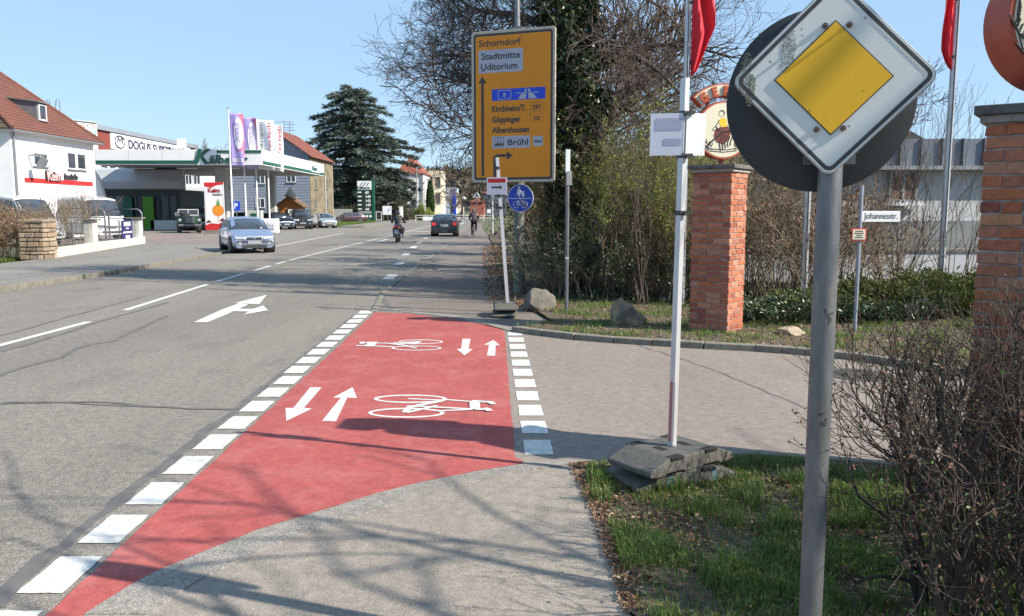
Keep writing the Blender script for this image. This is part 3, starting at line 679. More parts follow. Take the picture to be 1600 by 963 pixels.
def strip_on(z0, z1):
    a, b = tl(z0)+nl*.0212, tl(z1)+nl*.0212
    mb.add([a-tl_*.018, a+tl_*.018, b+tl_*.018, b-tl_*.018], [(0,1,2,3)])
strip_on(.24, .62); mb.build('red_reflector', M_postr, tb)
M_paperL = mat('paper_reverse', (.62,.63,.72), (.58,.59,.69), 4, .8); M_paperR = mat('white_card', (.78,.78,.78), (.75,.75,.75), 4, .7)  # left panel: white paper with its bluish shade put into the colour
zA, zB = at(1072,243,5.0).z-.02, at(1072,177,5.0).z-.02
def panel(name, m, dx0, dx1, ang, parts=True):
    d = Vector((math.cos(ang), math.sin(ang), 0)); nn = Vector((d.y, -d.x, 0))
    mb = MB(); c = tl((zA+zB)/2)+nn*.03; p = []
    for z in (zA, zB):
        for s in (dx0, dx1): p.append(tl(z)+d*s+nn*.028)
    q = [v+nn*.004 for v in p]
    mb.add(p+q, [(0,1,3,2),(4,6,7,5),(0,4,5,1),(2,3,7,6),(0,2,6,4),(1,5,7,3)]); o = mb.build(name, m, tb)
    return d, nn
d, nn = panel('paper_panel', M_paperL, -.195, -.004, math.radians(-12))
mb = MB()
for (s0, s1, z0, z1) in ((-.165,-.01,.60,.88), (-.115,-.01,.24,.40)):
    zz = [zA+(zB-zA)*z0, zA+(zB-zA)*z1]; P = [tl(zz[0])+d*s0+nn*.0335, tl(zz[0])+d*s1+nn*.0335, tl(zz[1])+d*s1+nn*.0335, tl(zz[1])+d*s0+nn*.0335]; mb.face(P)
mb.build('faded_print', mat('faded_violet', (.40,.41,.55), None, 4, .8), tb)
panel('card_panel', M_paperR, .004, .130, math.radians(16))
for z in (zA+.0, zB+.0, at(1066,333,5.0).z-.02):
    mb = MB(); sqtube(mb, tl(z-.014), tl(z+.014), .052, math.radians(38)); mb.box(tl(z)+Vector((.035,-.035,0)), (.04,.02,.02)); mb.build('clamp', M_sb, tb)

# far temporary sign: a leaning pole with a small arrow sign
g0 = G(789, 497); tb2 = thing('temporary_arrow_sign', 'leaning pole with red bar and black arrow sign in rubber base by cycle lane', 'sign stand', (g0[0], g0[1]+.22, .014), -.36)
base_plate(0, PI/2-.05+.36, tb2, .95, False); base_plate(.108, PI/2+.06+.36, tb2, .95, False)
Yt = g0[1]+.22
pt = [at(794,474,Yt)-Vector((g0[0],Yt,.014)), at(776,246,Yt)-Vector((g0[0],Yt,.014))]
mb = MB(); sqtube(mb, pt[0]-Vector((0,0,.05)), pt[1], .052, math.radians(20)); mb.build('post', M_postw, tb2)
def lp(f): return pt[0].lerp(pt[1], f)
sc0 = at(777,291,Yt)-Vector((g0[0],Yt,.014))
mb = MB(); mb.box(sc0+Vector((0,-.045,0)), (.345,.006,.275)); pl = mb.build('sign_plate', mat('white_sheeting', (.72,.72,.76), (.66,.66,.70), 5, .6), tb2)
mb = MB(); mb.box(sc0+Vector((0,-.050,.085)), (.30,.004,.062)); mb.build('red_bar', mat('signal_red', (.60,.02,.02), (.5,.02,.02), 5, .6), pl)
mb = MB(); x, y, z = sc0.x, -.05+sc0.y, sc0.z-.02
mb.prism([(x-.09,z-.014),(x+.05,z-.014),(x+.05,z-.032),(x+.095,z),(x+.05,z+.032),(x+.05,z+.014),(x-.09,z+.014)], y-.002, y+.002); mb.build('arrow', M_sb, pl)
for f in (.74, .93, .66):
    mb = MB(); mb.box(lp(f)+Vector((0,-.03,0)), (.07,.08,.035)); mb.build('clamp', M_sb, tb2)

# ================================================================ THE BIG YELLOW SIGN, MAST, BLUE SIGN
Yp = 16.5; gp = at(811, 458, Yp)
M_postc = mat('weathered_mast', (.17,.18,.165), (.12,.13,.12), 8, .8, .1, bump=.2)
lm = thing('lamp_mast', 'thick grey mast behind the yellow direction sign, rising above it', 'street lamp', (gp.x, Yp, 0))
mb = MB(); mb.tube([(0,0,-.1),(0,0,2.0),(0,0,3.4)], [.118,.112,.105], 20); mb.build('mast', M_postc, lm, smooth=60)
mb = MB(); mb.tube([(0,0,3.38),(-.04,0,5.6),(-.07,0,9.0)], [.075,.055,.045], 14); mb.tube([(-.07,0,9.0),(-.5,0,9.25),(-1.5,0,9.35)], [.045,.04,.035], 10); up_ = mb.build('upper_tube', M_galv, lm, smooth=60)
mb = MB(); mb.box((-1.8,0,9.36), (.7,.22,.12), taper=.8); mb.build('lamp_head', M_galv, up_, bevel=.02)
Ys = 16.30; c0 = at(737,285,Ys); c1 = at(871,47,Ys); ww = (at(870,166,Ys)-at(737.5,166,Ys)).x; hh = c1.z-at(800,285,Ys).z; sx0 = at(737.5,166,Ys).x; sz0 = at(800,285,Ys).z
ww *= 1.045; ys = thing('direction_sign', 'tall yellow direction sign listing Schorndorf, Kirchheim and Albershausen on the mast', 'direction sign', (sx0, Ys+.28, sz0), -math.radians(20.5))
def rrect(x0, z0, x1, z1, r, n=5):
    p = []
    for cx, cz, a in ((x1-r,z1-r,0),(x0+r,z1-r,PI/2),(x0+r,z0+r,PI),(x1-r,z0+r,1.5*PI)):
        for j in range(n+1): b = a+PI/2*j/n; p.append((cx+r*math.cos(b), cz+r*math.sin(b)))
    return p
M_or = mat('orange_sheeting', (.72,.26,.001), (.66,.23,.001), 2, .5); M_edge2 = mat('beige_edge', (.50,.45,.38), (.42,.38,.32), 7, .6)
M_wp = mat('white_field', (.40,.42,.50), (.37,.39,.47), 2, .5); M_blu = mat('traffic_blue', (.008,.06,.62), (.008,.055,.55), 2, .45)
mb = MB(); mb.prism(rrect(0,0,ww,hh,.06), -.05, 0); board = mb.build('board', M_edge2, ys, bevel=.006)
mb = MB(); mb.prism(rrect(.05,.05,ww-.05,hh-.05,.05), -.0530, -.05); mb.build('border', M_sb, ys)
mb = MB(); mb.prism(rrect(.095,.095,ww-.095,hh-.095,.03), -.0560, -.0528); mb.build('yellow_field', M_or, ys)
# positions on the sign noted on an enlarged view of it (photo pixel = 740+x/8.02, 50+y/8.02)
kx = ww/133.0; 
def sp2(px, py): return ((px-737.5)*kx, (285-py)*hh/238.0)
def field(x0, y0, x1, y1, m, d=.058, name='field', r=.012):
    a = sp2(x0, y1); b = sp2(x1, y0); mb = MB(); mb.prism(rrect(a[0],a[1],b[0],b[1],r), -d, -d+.003); return mb.build(name, m, ys)
def wordfit(s, x0, x1, ybase, hpx, m, d=.0585, bold=.003, name='lettering'):
    """a word of the given cap height fitted between two positions"""
    size = hpx*hh/238.0/.70; a = sp2(x0, ybase); W = (x1-x0)*kx
    o = text(s, size, m, ys, (0,0,0), ext=.0008, bold=bold, name=name)
    xs_ = [v.co.x for v in o.data.vertices]; w = max(xs_)-min(xs_); k = W/w; mn = min(xs_)
    o.data.transform(Matrix.Translation((a[0], -d, a[1])) @ Matrix.Diagonal((k,1,1,1)) @ Matrix.Translation((-mn,0,0))); return o
field(749.5, 76.5, 820.5, 112, M_wp)
wordfit('Schorndorf', 750, 817, 70.5, 10, M_sb)
wordfit('Stadtmitte', 754, 816.5, 91, 10, M_sb, .0605); wordfit('Uditorium', 753.5, 812, 107.3, 10, M_sb, .0605)
field(754,108.2,759.5,109.1, M_sb, .0615, 'underline', .001)
field(771, 138, 855.5, 156, M_blu)
a = sp2(780.5,154.4); b = sp2(802,140); mb = MB(); o_ = rrect(a[0],a[1],b[0],b[1],.03); i_ = rrect(a[0]+.012,a[1]+.012,b[0]-.012,b[1]-.012,.03); n = len(o_)
mb.add([(x,-.0605,z) for x, z in o_+i_], [(k,(k+1) % n,n+(k+1) % n,n+k) for k in range(n)]); mb.build('motorway_number_frame', M_wp, ys)
wordfit('8', 789.2, 793.2, 150.8, 7, M_wp, .0605)
def poly(pts, m, d=.0605, name='symbol'): mb = MB(); mb.prism([sp2(*p) for p in pts], -d, -d+.002); return mb.build(name, m, ys)
poly([(812.5,155),(825,155),(826,146.3),(819,146.3)], M_wp); poly([(829.5,155),(843,155),(836,146.3),(829,146.3)], M_wp)
poly([(822,144.5),(826.3,144.5),(826.8,139.5),(824.5,139.5)], M_wp); poly([(829,144.5),(833.5,144.5),(830.5,139.5),(828.6,139.5)], M_wp)
poly([(809,145.2),(846,145.2),(846,145.8),(809,145.8)], M_wp, .0607); poly([(813,144.5),(818,145),(818,146.3),(813,146.2)], M_wp, .0612); poly([(838,145),(843,144.5),(843,146.2),(838,146.3)], M_wp, .0612)
wordfit('Kirchheim/T.', 771, 825.5, 173.2, 9.2, M_sb, bold=.005); wordfit('Göppingen', 771, 816.5, 190, 9, M_sb, bold=.005); wordfit('Albershausen', 771, 830.5, 206.5, 9, M_sb, bold=.005)
wordfit('297', 835.5, 849.5, 171.8, 6.6, M_sb); wordfit('10', 838.5, 847, 189, 6.6, M_sb)
for y0, y1 in ((162,174), (179.5,191.5)):
    mb = MB()
    for k in range(9):
        for yy in (y0, y1): p = sp2(832.5+k*2.5, yy); mb.box((p[0],-.0585,p[1]), (.013,.0015,.007))
    for k in range(6):
        for xx in (832.5, 852.5): p = sp2(xx, y0+(y1-y0)*(k+.0)/5); mb.box((p[0],-.0587,p[1]), (.007,.0015,.011))
    mb.build('dotted_frame', M_sb, ys)
field(771, 212, 832, 231, M_wp); field(836.5, 213.5, 852, 229, M_wp)
wordfit('Brühl', 796.5, 829, 226.3, 9.3, M_sb, .0605); wordfit('Polizei', 838.2, 850, 223.2, 3.6, M_sb, .0605, .002)
poly([(776,226.5),(789,226.5),(789,222),(786.5,224),(786.5,222),(784,224),(784,222),(781.5,224),(781.5,222),(776,224)], M_sb, name='factory_symbol')
poly([(779.8,222),(781,222),(780.8,216),(780,216)], M_sb, name='factory_symbol'); poly([(783.5,222),(784.7,222),(784.5,215.5),(783.7,215.5)], M_sb, name='factory_symbol')
mb = MB()
for (x0,y0,x1,y1) in ((775,213.5,790,214.1),(775,227.8,790,228.4),(775,213.5,775.6,228.4),(789.4,213.5,790,228.4)):
    p = sp2((x0+x1)/2,(y0+y1)/2); mb.box((p[0],-.0600,p[1]), (abs(x1-x0)*kx,.0015,abs(y1-y0)*hh/238))
mb.build('symbol_frame', M_sb, ys)
poly([(755.6,117),(762.6,127.5),(757.7,127.5),(757.7,274.5),(753.6,274.5),(753.6,127.5),(749,127.5)], M_sb, name='straight_arrow')
cur = arcpts(0,0,1,PI,PI/2,7)
oc = [(781+ -8*math.cos(t), 247-6.6*math.sin(t)) for t in [PI/2*j/7 for j in range(8)]]
ic = [(781+ -3.6*math.cos(t), 247-2.6*math.sin(t)) for t in [PI/2*j/7 for j in range(8)]]
poly([(773,276)]+oc+[(795,240.4),(795,236),(804,242.6),(795,249.6),(795,244.6)]+list(reversed(ic))+[(777.2,276)], M_sb, name='turn_arrow')
mb = MB()
for z in (hh*.2, hh*.8): mb.box((ww/2,.03,z), (ww*.96,.05,.06))
mb.build('rear_rail', M_galv, ys)
mb = MB(); mb.box((gp.x-sx0, .12, hh+.02), (.22,.2,.08)); mb.build('top_bracket', M_galv, ys)
Yb = 16.36; cb = at(813.5,310,Yb); rb = .272
bs = thing('cycle_path_sign', 'round blue pedestrian and bicycle sign fixed to the mast under the yellow sign', 'traffic sign', (cb.x, Yb-.04, cb.z), -math.radians(22))
M_wp2 = mat('white_symbol', (.70,.72,.80), None, 3, .5)
mb = MB(); mb.lathe([(rb,-.014),(rb,0)], (0,0,0), 40, 'Y'); mb.build('rim', M_wp2, bs)
mb = MB(); mb.lathe([(rb-.012,-.017),(rb-.012,-.012)], (0,0,0), 40, 'Y'); mb.build('blue_face', mat('sign_blue', (.01,.05,.42), None, 3, .45), bs)
mb = MB(); w = .0065
mb.box((0,-.018,-.003),(.46,.002,.010))
def L2(pts, r=w): mb.tube([(x,-.019,z) for x, z in pts], r, 5)
for cx in (-.085,.085): L2([(cx+.062*math.cos(2*PI*k/18), -.13+.062*math.sin(2*PI*k/18)) for k in range(19)])
L2([(-.085,-.13),(-.05,-.06),(.05,-.06),(0,-.13),(-.05,-.06)]); L2([(-.085,-.13),(0,-.13)]); L2([(.085,-.13),(.045,-.04),(.075,-.035)]); L2([(-.065,-.045),(-.035,-.045)])
mb.lathe([(.022,-.020),(.022,-.017)], (-.03,0,.205), 12, 'Y'); mb.lathe([(.016,-.020),(.016,-.017)], (.06,0,.125), 12, 'Y')
mb.prism([(-.055,.175),(-.005,.175),(.015,.07),(-.01,.07),(-.012,.02),(-.03,.02),(-.034,.07),(-.075,.07)], -.0195, -.0175)
mb.prism([(.04,.105),(.08,.105),(.09,.05),(.075,.02),(.05,.02),(.035,.05)], -.0195, -.0175); L2([(-.005,.16),(.045,.09)])
mb.build('symbol', M_wp2, bs)
mb = MB(); mb.box((0,.02,.0), (.12,.05,.05)); mb.build('clamp', M_galv, bs)
# steel marker post with two small side plates
gm = G(885, 493); mk = thing('marker_post', 'thin galvanised post on the grass between the boulders, small white plate on top', 'post', (gm[0], gm[1], .03))
zt = at(885,236,gm[1]).z
mb = MB(); mb.tube([(0,0,-.05),(.004,0,zt-.1)], .030, 12); mb.build('post', M_galv, mk, smooth=60)
mb = MB(); mb.box((0,-.033,zt-.19), (.085,.02,.36), rz=.6); mb.build('side_plate', M_galv2, mk); mb = MB(); mb.box((0.02,-.02,zt-.46), (.10,.03,.22), rz=.5); mb.build('side_plate', M_galv, mk)
mb = MB(); mb.lathe([(.033,0),(.033,.03)], (0,0,zt-1.75), 12); mb.build('collar', M_galv2, mk)
# ================================================================ LEFT SIDE: BUILDINGS
def bw(mb, name, m, parent, **k):
    """build from place coordinates under a parent standing somewhere"""
    p = parent; off = Vector((0,0,0))
    while p: off += p.location; p = p.parent
    mb.v = [tuple(Vector(v)-off) for v in mb.v]; return mb.build(name, m, parent, **k)
M_plaster = mat('white_plaster', (.80,.80,.80), (.72,.72,.73), 1.2, .9, bump=.15)
M_plaster2 = mat('cream_plaster', (.66,.60,.46), (.58,.53,.42), .8, .9)
M_frame = mat('window_frame_white', (.75,.75,.75), None, 5, .5)
M_glass = mat('window_glass', (.02,.025,.035), (.05,.06,.07), .5, .08, spec=.8)
M_roofR = mat('clay_tiles', (.17,.062,.042), (.115,.045,.033), 2.2, .85, bump=.5, bscale=14)
M_roofR2 = mat('bright_clay_tiles', (.30,.095,.06), (.22,.075,.05), 2.2, .85, bump=.4, bscale=14)
M_roofR3 = mat('dull_red_tiles', (.24,.07,.045), (.13,.045,.035), 1.2, .85, bump=.4, bscale=14)
M_gutter = mat('zinc_gutter', (.30,.31,.32), None, 8, .5, .6)
M_dgreen = mat('dark_green_paint', (.012,.10,.062), (.01,.085,.055), 3, .5)
M_signw = mat('white_panel', (.80,.80,.80), (.74,.74,.75), .6, .5)
M_sred = MATS['signal_red']
def window(parent, c, w, h, nrm, cols=2, sill=True, m=None, shutter=0):
    """frame, panes and sill on a wall facing +X or -Y"""
    mb = MB(); ax = nrm == 'X'
    def bx(du, dz, w_, h_, d0, d1):
        if ax: mb.box((c[0]+(d0+d1)/2, c[1]+du, c[2]+dz), (d1-d0, w_, h_))
        else: mb.box((c[0]+du, c[1]-(d0+d1)/2, c[2]+dz), (w_, d1-d0, h_))
    f = .07; bx(-w/2+f/2,0,f,h,0,.06); bx(w/2-f/2,0,f,h,0,.06); bx(0,h/2-f/2,w-2*f,f,0,.058); bx(0,-h/2+f/2,w-2*f,f,0,.058)
    for k in range(1, cols): bx(-w/2+w*k/cols,0,f,h-2*f,0,.056)
    o = bw(mb, 'window', m or M_frame, parent)
    for k in range(cols):
        mb = MB(); bx(-w/2+w*(k+.5)/cols, 0, w/cols-.08, h-.14, .004, .02); bw(mb, 'pane', M_glass, o)
    if sill: mb = MB(); bx(0,-h/2-.04,w+.12,.05,0,.14); bw(mb, 'sill', M_gutter, o)
    if shutter: mb = MB(); bx(0,h/2+shutter/2,w,shutter,0,.07); bw(mb, 'shutter_box', m or M_frame, o)
    return o
def rows(quad, n, m, name, parent, th=.05, down=.02):
    """a tiled slope as overlapping courses: quad = lowL, lowR, topR, topL"""
    a, b, c_, d = [Vector(q) for q in quad]; nn = (b-a).cross(d-a).normalized()
    if nn.z < 0: nn = -nn
    mb = MB()
    for i in range(n):
        f0 = i/n; f1 = (i+1)/n+.15/n; f1 = min(f1, 1)
        p0, p1 = a.lerp(d, f0), b.lerp(c_, f0); q0, q1 = a.lerp(d, f1), b.lerp(c_, f1)
        P = [p0+nn*th, p1+nn*th, q1+nn*down, q0+nn*down, p0, p1, q1-nn*.02, q0-nn*.02]
        mb.add(P, [(0,1,2,3),(4,7,6,5),(0,4,5,1),(1,5,6,2),(0,3,7,4)])
    return bw(mb, name, m, parent, kind='stuff' if False else None)
# ---- white house with the bakery sign
HX = -27.7
h = thing('bakery_house', 'white two storey house with brown hipped tile roof and red stripe at the left edge', 'house', (-32.8, 50.5, 0))
mb = MB(); mb.box((-32.8, 50.55, 3.02), (10.2, 9.1, 6.04)); bw(mb, 'wall', M_plaster, h)
mb = MB(); mb.box((-32.8, 50.55, 6.10), (10.9, 9.8, .16)); bw(mb, 'eaves', M_frame, h)
e = 5.55; z0 = 6.15; zr = 10.6; cs = {'a':(-32.8+e,45.5,z0),'b':(-32.8+e,55.6,z0),'c':(-32.8-e,55.6,z0),'d':(-32.8-e,45.5,z0)}; r0 = (-33,49.3,zr); r1 = (-33,53.6,zr)
roof = rows((cs['a'],cs['b'],r1,r0), 22, M_roofR, 'roof', h)
rows((cs['b'],cs['c'],r1,r1), 14, M_roofR, 'roof', h); rows((cs['d'],cs['a'],r0,r0), 14, mat('old_brown_tiles',(.06,.045,.035),(.10,.07,.05),5,.9,bump=.5,bscale=10), 'roof', h); rows((cs['c'],cs['d'],r0,r1), 10, M_roofR, 'roof', h)
for a, b in ((cs['a'],r0),(cs['b'],r1),(r0,r1)):
    mb = MB(); mb.tube([Vector(a)+Vector((0,0,.06)),Vector(b)+Vector((0,0,.06))], .11, 6); bw(mb, 'ridge_tiles', M_roofR, h)
def slope_pt(px, py):   # where a line of sight meets the front roof slope
    n_ = (Vector(cs['b'])-Vector(cs['a'])).cross(Vector(r0)-Vector(cs['a'])); r = Vector(ray(px, py)); o = Vector((0,0,H))
    return o+r*((Vector(cs['a'])-o).dot(n_)/r.dot(n_))
d0 = slope_pt(66, 191)
dm = MB(); w = 1.05; yy = d0.y; hx = d0.x+.02
dm.add([(hx,yy-w/2,d0.z),(hx,yy+w/2,d0.z),(hx,yy+w/2,d0.z+1.12),(hx,yy-w/2,d0.z+1.12),(hx-1.7,yy-w/2,d0.z+1.32),(hx-1.7,yy+w/2,d0.z+1.32)], [(0,1,2,3),(0,3,4),(1,5,2),(3,2,5,4)])
dr = bw(dm, 'dormer', mat('slate_cladding',(.16,.165,.18),(.12,.12,.135),5,.8), h)
dm = MB(); dm.add([(hx+.2,yy-w/2-.12,d0.z+1.10),(hx+.2,yy+w/2+.12,d0.z+1.10),(hx-2.0,yy+w/2+.12,d0.z+1.38),(hx-2.0,yy-w/2-.12,d0.z+1.38),(hx+.2,yy-w/2-.12,d0.z+1.17),(hx+.2,yy+w/2+.12,d0.z+1.17),(hx-2.0,yy+w/2+.12,d0.z+1.45),(hx-2.0,yy-w/2-.12,d0.z+1.45)], [(3,2,1,0),(4,5,6,7),(0,1,5,4),(1,2,6,5),(2,3,7,6),(3,0,4,7)]); bw(dm, 'dormer_roof', MATS['slate_cladding'], h)
window(h, (hx+.01, yy, d0.z+.56), .8, .95, 'X', 1)
def wX(px0, px1, y0, y1, **k):
    a = atX(px0, y1, HX); b = atX(px1, y0, HX); return window(h, (HX, (a.y+b.y)/2, (a.z+b.z)/2), abs(b.y-a.y), abs(b.z-a.z), 'X', **k)
wX(52, 73, 240, 259, cols=2, shutter=.45); wX(105, 117, 239, 264, cols=1); wX(120, 132.5, 241, 265, cols=1)
a = atX(38, 281, HX); b = atX(144, 290, HX)
mb = MB(); mb.box((HX+.03, (a.y+b.y)/2, a.z), (.05, b.y-a.y, .26)); bw(mb, 'red_stripe', M_sred, h)
p = atX(70, 281, HX)
text('Keim', .78, M_black, h, (HX+.10+32.8, p.y-50.5, p.z-.02), rx=PI/2, rz=PI/2, ext=.04, sx=.95, bold=.05); text('Keim', .78, mat('pale_pink',(.72,.42,.42),None,5,.5), h, (HX+.16+32.8, p.y-50.5, p.z-.02), rx=PI/2, rz=PI/2, ext=.02, sx=.95, bold=.012)
p = atX(99, 281, HX); text("backt's", .50, M_black, h, (HX+.10+32.8, p.y-50.5, p.z+.05), rx=PI/2, rz=PI/2, ext=.03, sx=1.1, bold=.02)
mb = MB(); mb.tube([(HX+.12,46.15,6.0),(HX+.12,46.15,.2)], .06, 8); bw(mb, 'downpipe', M_gutter, h)
mb = MB(); mb.tube([(HX+.45,45.6,6.06),(HX+.45,55.5,6.06)], .08, 8); bw(mb, 'gutter', M_gutter, h)
q = atX(44, 243, HX); mb = MB(); mb.box((HX+.5, q.y, q.z), (.9,.08,.12)); mb.box((HX+.9,q.y-.2,q.z-.45),(.35,.3,.6), ry=.5); bw(mb, 'floodlight', M_gutter, h, kind='stuff')
# ---- white panelled block behind it
b = thing('panel_building', 'white panelled block with small red and teal lettering behind the brown roof', 'building', (-43, 82, 0))
a0 = at(100, 183, 80); a1 = at(151, 193, 84)
mb = MB(); mb.add([(-45.5,80,0),(a1.x,84,0),(a1.x-.6,84.8,0),(-45.5,84.8,0),(-45.5,80,a0.z),(a1.x,84,a1.z),(a1.x-.6,84.8,a1.z),(-45.5,84.8,a0.z)], [(0,1,5,4),(1,2,6,5),(2,3,7,6),(3,0,4,7),(4,5,6,7)]); bw(mb, 'wall', M_signw, b)
mb = MB(); mb.tube([(-45.5,79.95,a0.z+.05),(a1.x+.05,83.95,a1.z+.05)], .08, 6); bw(mb, 'parapet', M_gutter, b)
an = math.atan2(4, a1.x+45.5)
for s, px_, py_, hh_, mm in (('TEXTIL', 126, 199, .50, M_sred), ('Reinigung', 129, 206.5, .36, mat('teal_paint',(.02,.36,.33),None,5,.5)), ('Annahme', 133, 211, .30, MATS['teal_paint'])):
    p = at(px_, py_, 81.9+(px_-126)*.08); text(s, hh_, mm, b, (p.x+43, p.y-82-.14, p.z), rx=PI/2, rz=an, ext=.01, bold=.01)
ld = thing('roof_ladder', 'two thin hooped ladder rails standing above the hip of the brown roof', 'ladder', (-41.5, 79, 9.8))
for px_, w_ in ((75.5,3.5),(90,4.2)):
    mb = MB(); pts = [at(px_-w_, 178, 79), at(px_-w_*.6, 158, 79), at(px_, 153, 79), at(px_+w_*.6, 158, 79), at(px_+w_, 176, 79)]; mb.tube(pts, .05, 6); bw(mb, 'rail', M_gutter, ld)
# ---- supermarket
sm = thing('supermarket', 'long low supermarket with brown fascia, grey roof edge and white DOGUS name board', 'building', (-56, 112, 0))
zt = 11.2
mb = MB(); mb.box((-56, 111.5, 5.2), (13.6, 34, 10.4)); bw(mb, 'wall', M_plaster, sm)
mb = MB(); mb.box((-49.1, 111.5, 9.6), (.4, 34, 3.2)); bw(mb, 'fascia', mat('brown_cladding',(.23,.05,.04),(.19,.045,.035),1,.7), sm)
mb = MB(); mb.box((-55, 111.5, 11.45), (12.8, 35, .55)); bw(mb, 'roof', mat('grey_roof_edge',(.33,.36,.42),None,1,.5,.3), sm)
ya, yb = atX(173, 220, -48.8).y, atX(297, 240, -48.8).y
mb = MB(); mb.box((-48.82, (ya+yb)/2, 10.15), (.12, yb-ya, 1.95)); nb = bw(mb, 'name_board', M_signw, sm)
o = text('DOGUS SUPERMARKT', 1.55, mat('navy_print',(.03,.03,.09),None,5,.6), sm, (-48.72+56, ya+4.4-112, 9.55), rx=PI/2, rz=PI/2, ext=.02, sx=1, bold=.03)
ys_ = [v.co.y for v in o.data.vertices]; k = (yb-ya-6.0)/(max(ys_)-min(ys_)); m0 = min(ys_)
for v in o.data.vertices: v.co.y = m0+(v.co.y-m0)*k
mb = MB(); mb.tube([(-48.7, ya+2.2+1.3*math.cos(t), 10.15+.75*math.sin(t)) for t in [PI*1.9*j/14+.4 for j in range(15)]], .07, 5); mb.tube([(-48.7,ya+1.4,10.0),(-48.7,ya+1.8,10.7),(-48.7,ya+2.2,10.2),(-48.7,ya+2.7,10.7),(-48.7,ya+3.0,10.0)], .07, 5); bw(mb, 'emblem', MATS['navy_print'], sm, kind='stuff')
p = at(283.5, 225, 118); mb = MB(); mb.box((p.x, 118, p.z), (1.0,.8,1.5)); bw(mb, 'roof_box', M_signw, sm)
for k in range(5):
    window(sm, (-49.2, 98+2.1*k, 7.2), 1.7, .9, 'X', 1, sill=False)
# ---- filling station shop
sh = thing('station_shop', 'glazed filling station shop with pale grey awning under the canopy', 'shop', (-33, 75, 0))
X0, X1 = at(148,300,72).x, at(279,300,72).x
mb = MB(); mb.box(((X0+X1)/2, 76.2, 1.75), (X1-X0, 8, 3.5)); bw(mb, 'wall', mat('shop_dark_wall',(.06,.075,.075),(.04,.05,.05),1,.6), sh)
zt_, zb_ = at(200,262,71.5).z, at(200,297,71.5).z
prof = [(0,zb_),(.9,zb_+.1),(1.05,zb_+.7),(.6,zt_-.2),(0,zt_)]
mb = MB(); n = len(prof); vs = [(X0, 72.1-a, z) for a, z in prof]+[(X1+.6, 72.1-a, z) for a, z in prof]
mb.add(vs, [tuple(range(n)), tuple(reversed(range(n,2*n)))]+[(i,(i+1) % n,n+(i+1) % n,n+i) for i in range(n)]); bw(mb, 'awning', mat('pale_grey_awning',(.42,.43,.45),(.37,.38,.40),.7,.6), sh)
for px_, w_, mm in ((154,1.1,M_dgreen),(200,.8,M_dgreen),(232,.9,mat('lime_panel',(.10,.32,.02),None,3,.5))):
    p = at(px_, 330, 71.9); mb = MB(); mb.box((p.x, 71.96, 1.45), (w_,.22,2.9)); bw(mb, 'column', mm, sh)
for px0_, px1_ in ((159,167),(168,178),(179,196),(205,214),(215,226),(239,250),(251,264),(265,277)):
    a = at(px0_,330,72.1); b_ = at(px1_,330,72.1); low_ = .85 if px0_ > 236 else .15
    window(sh, ((a.x+b_.x)/2, 72.2, (3.0+low_)/2), b_.x-a.x, 3.0-low_, 'Y', 1, sill=False, m=mat('dark_frame',(.05,.06,.06),None,3,.5))
mb = MB(); p = at(258,330,72); mb.box((p.x, 72.0, .42), (2.5,.3,.84)); bw(mb, 'plinth', M_plaster, sh)
# curved white wing wall beside the shop
ww_ = thing('wing_wall', 'white concrete wing wall between the bakery house and the glazed shop', 'wall', (-33.4, 67, 0))
mb = MB(); mb.prism([(-34.9,0),(-32.9,0),(-32.9,2.6),(-33.4,4.4),(-33.9,5.2),(-34.9,5.2)], 66.8, 67.2, 'XZ'); bw(mb, 'wall', M_plaster, ww_)
# ---- canopy
cn = thing('filling_station_canopy', 'flat white filling station canopy with dark green stripe and lettering on pale columns', 'canopy', (-26, 74, 0))
CX0, CX1, CY0, CY1 = at(149,240,65).x, -19.55, 65.0, 86.0; zb = at(300,258,65).z; zt = at(300,234,65).z
mb = MB(); mb.box(((CX0+CX1)/2, (CY0+CY1)/2, (zb+zt)/2+.03), (CX1-CX0-.1, CY1-CY0-.1, zt-zb-.2)); bw(mb, 'roof', mat('canopy_soffit',(.30,.30,.31),(.25,.25,.26),1,.7), cn)
def fpanel(x0,y0,x1,y1,name='fascia_panel'):
    mb = MB(); d = Vector((x1-x0,y1-y0)); c = ((x0+x1)/2,(y0+y1)/2,(zb+zt)/2); mb.box(c,(d.length-.03,.12,zt-zb),rz=math.atan2(d.y,d.x)); return bw(mb,name,M_signw,cn)
for k in range(5):
    a = CX0+(CX1-CX0)*k/5; b_ = CX0+(CX1-CX0)*(k+1)/5; fpanel(a, CY0, b_, CY0); fpanel(a, CY1, b_, CY1)
for k in range(7):
    a = CY0+(CY1-CY0)*k/7; b_ = CY0+(CY1-CY0)*(k+1)/7; fpanel(CX1, a, CX1, b_); fpanel(CX0, a, CX0, b_)
mb = MB(); kx0 = at(310,250,65).x; mb.box(((CX0+kx0)/2, CY0-.085, zb+.22), (kx0-CX0,.05,.26)); bw(mb, 'green_stripe', M_dgreen, cn)
mb = MB(); mb.box(((kx0+1.5+CX1)/2, CY0-.085, zt-.15), (CX1-kx0-1.5,.05,.2)); bw(mb, 'green_stripe', M_dgreen, cn)
mb = MB(); mb.box((CX1+.085, (CY0+CY1)/2, zb+.20), (.05, CY1-CY0,.24)); bw(mb, 'green_stripe', M_dgreen, cn)
p = at(304.5, 257, 65); kk = (at(326,250,65).x-p.x)
mb = MB(); x, y, z = p.x, CY0-.14, zb+.08; hK = zt-zb+.0
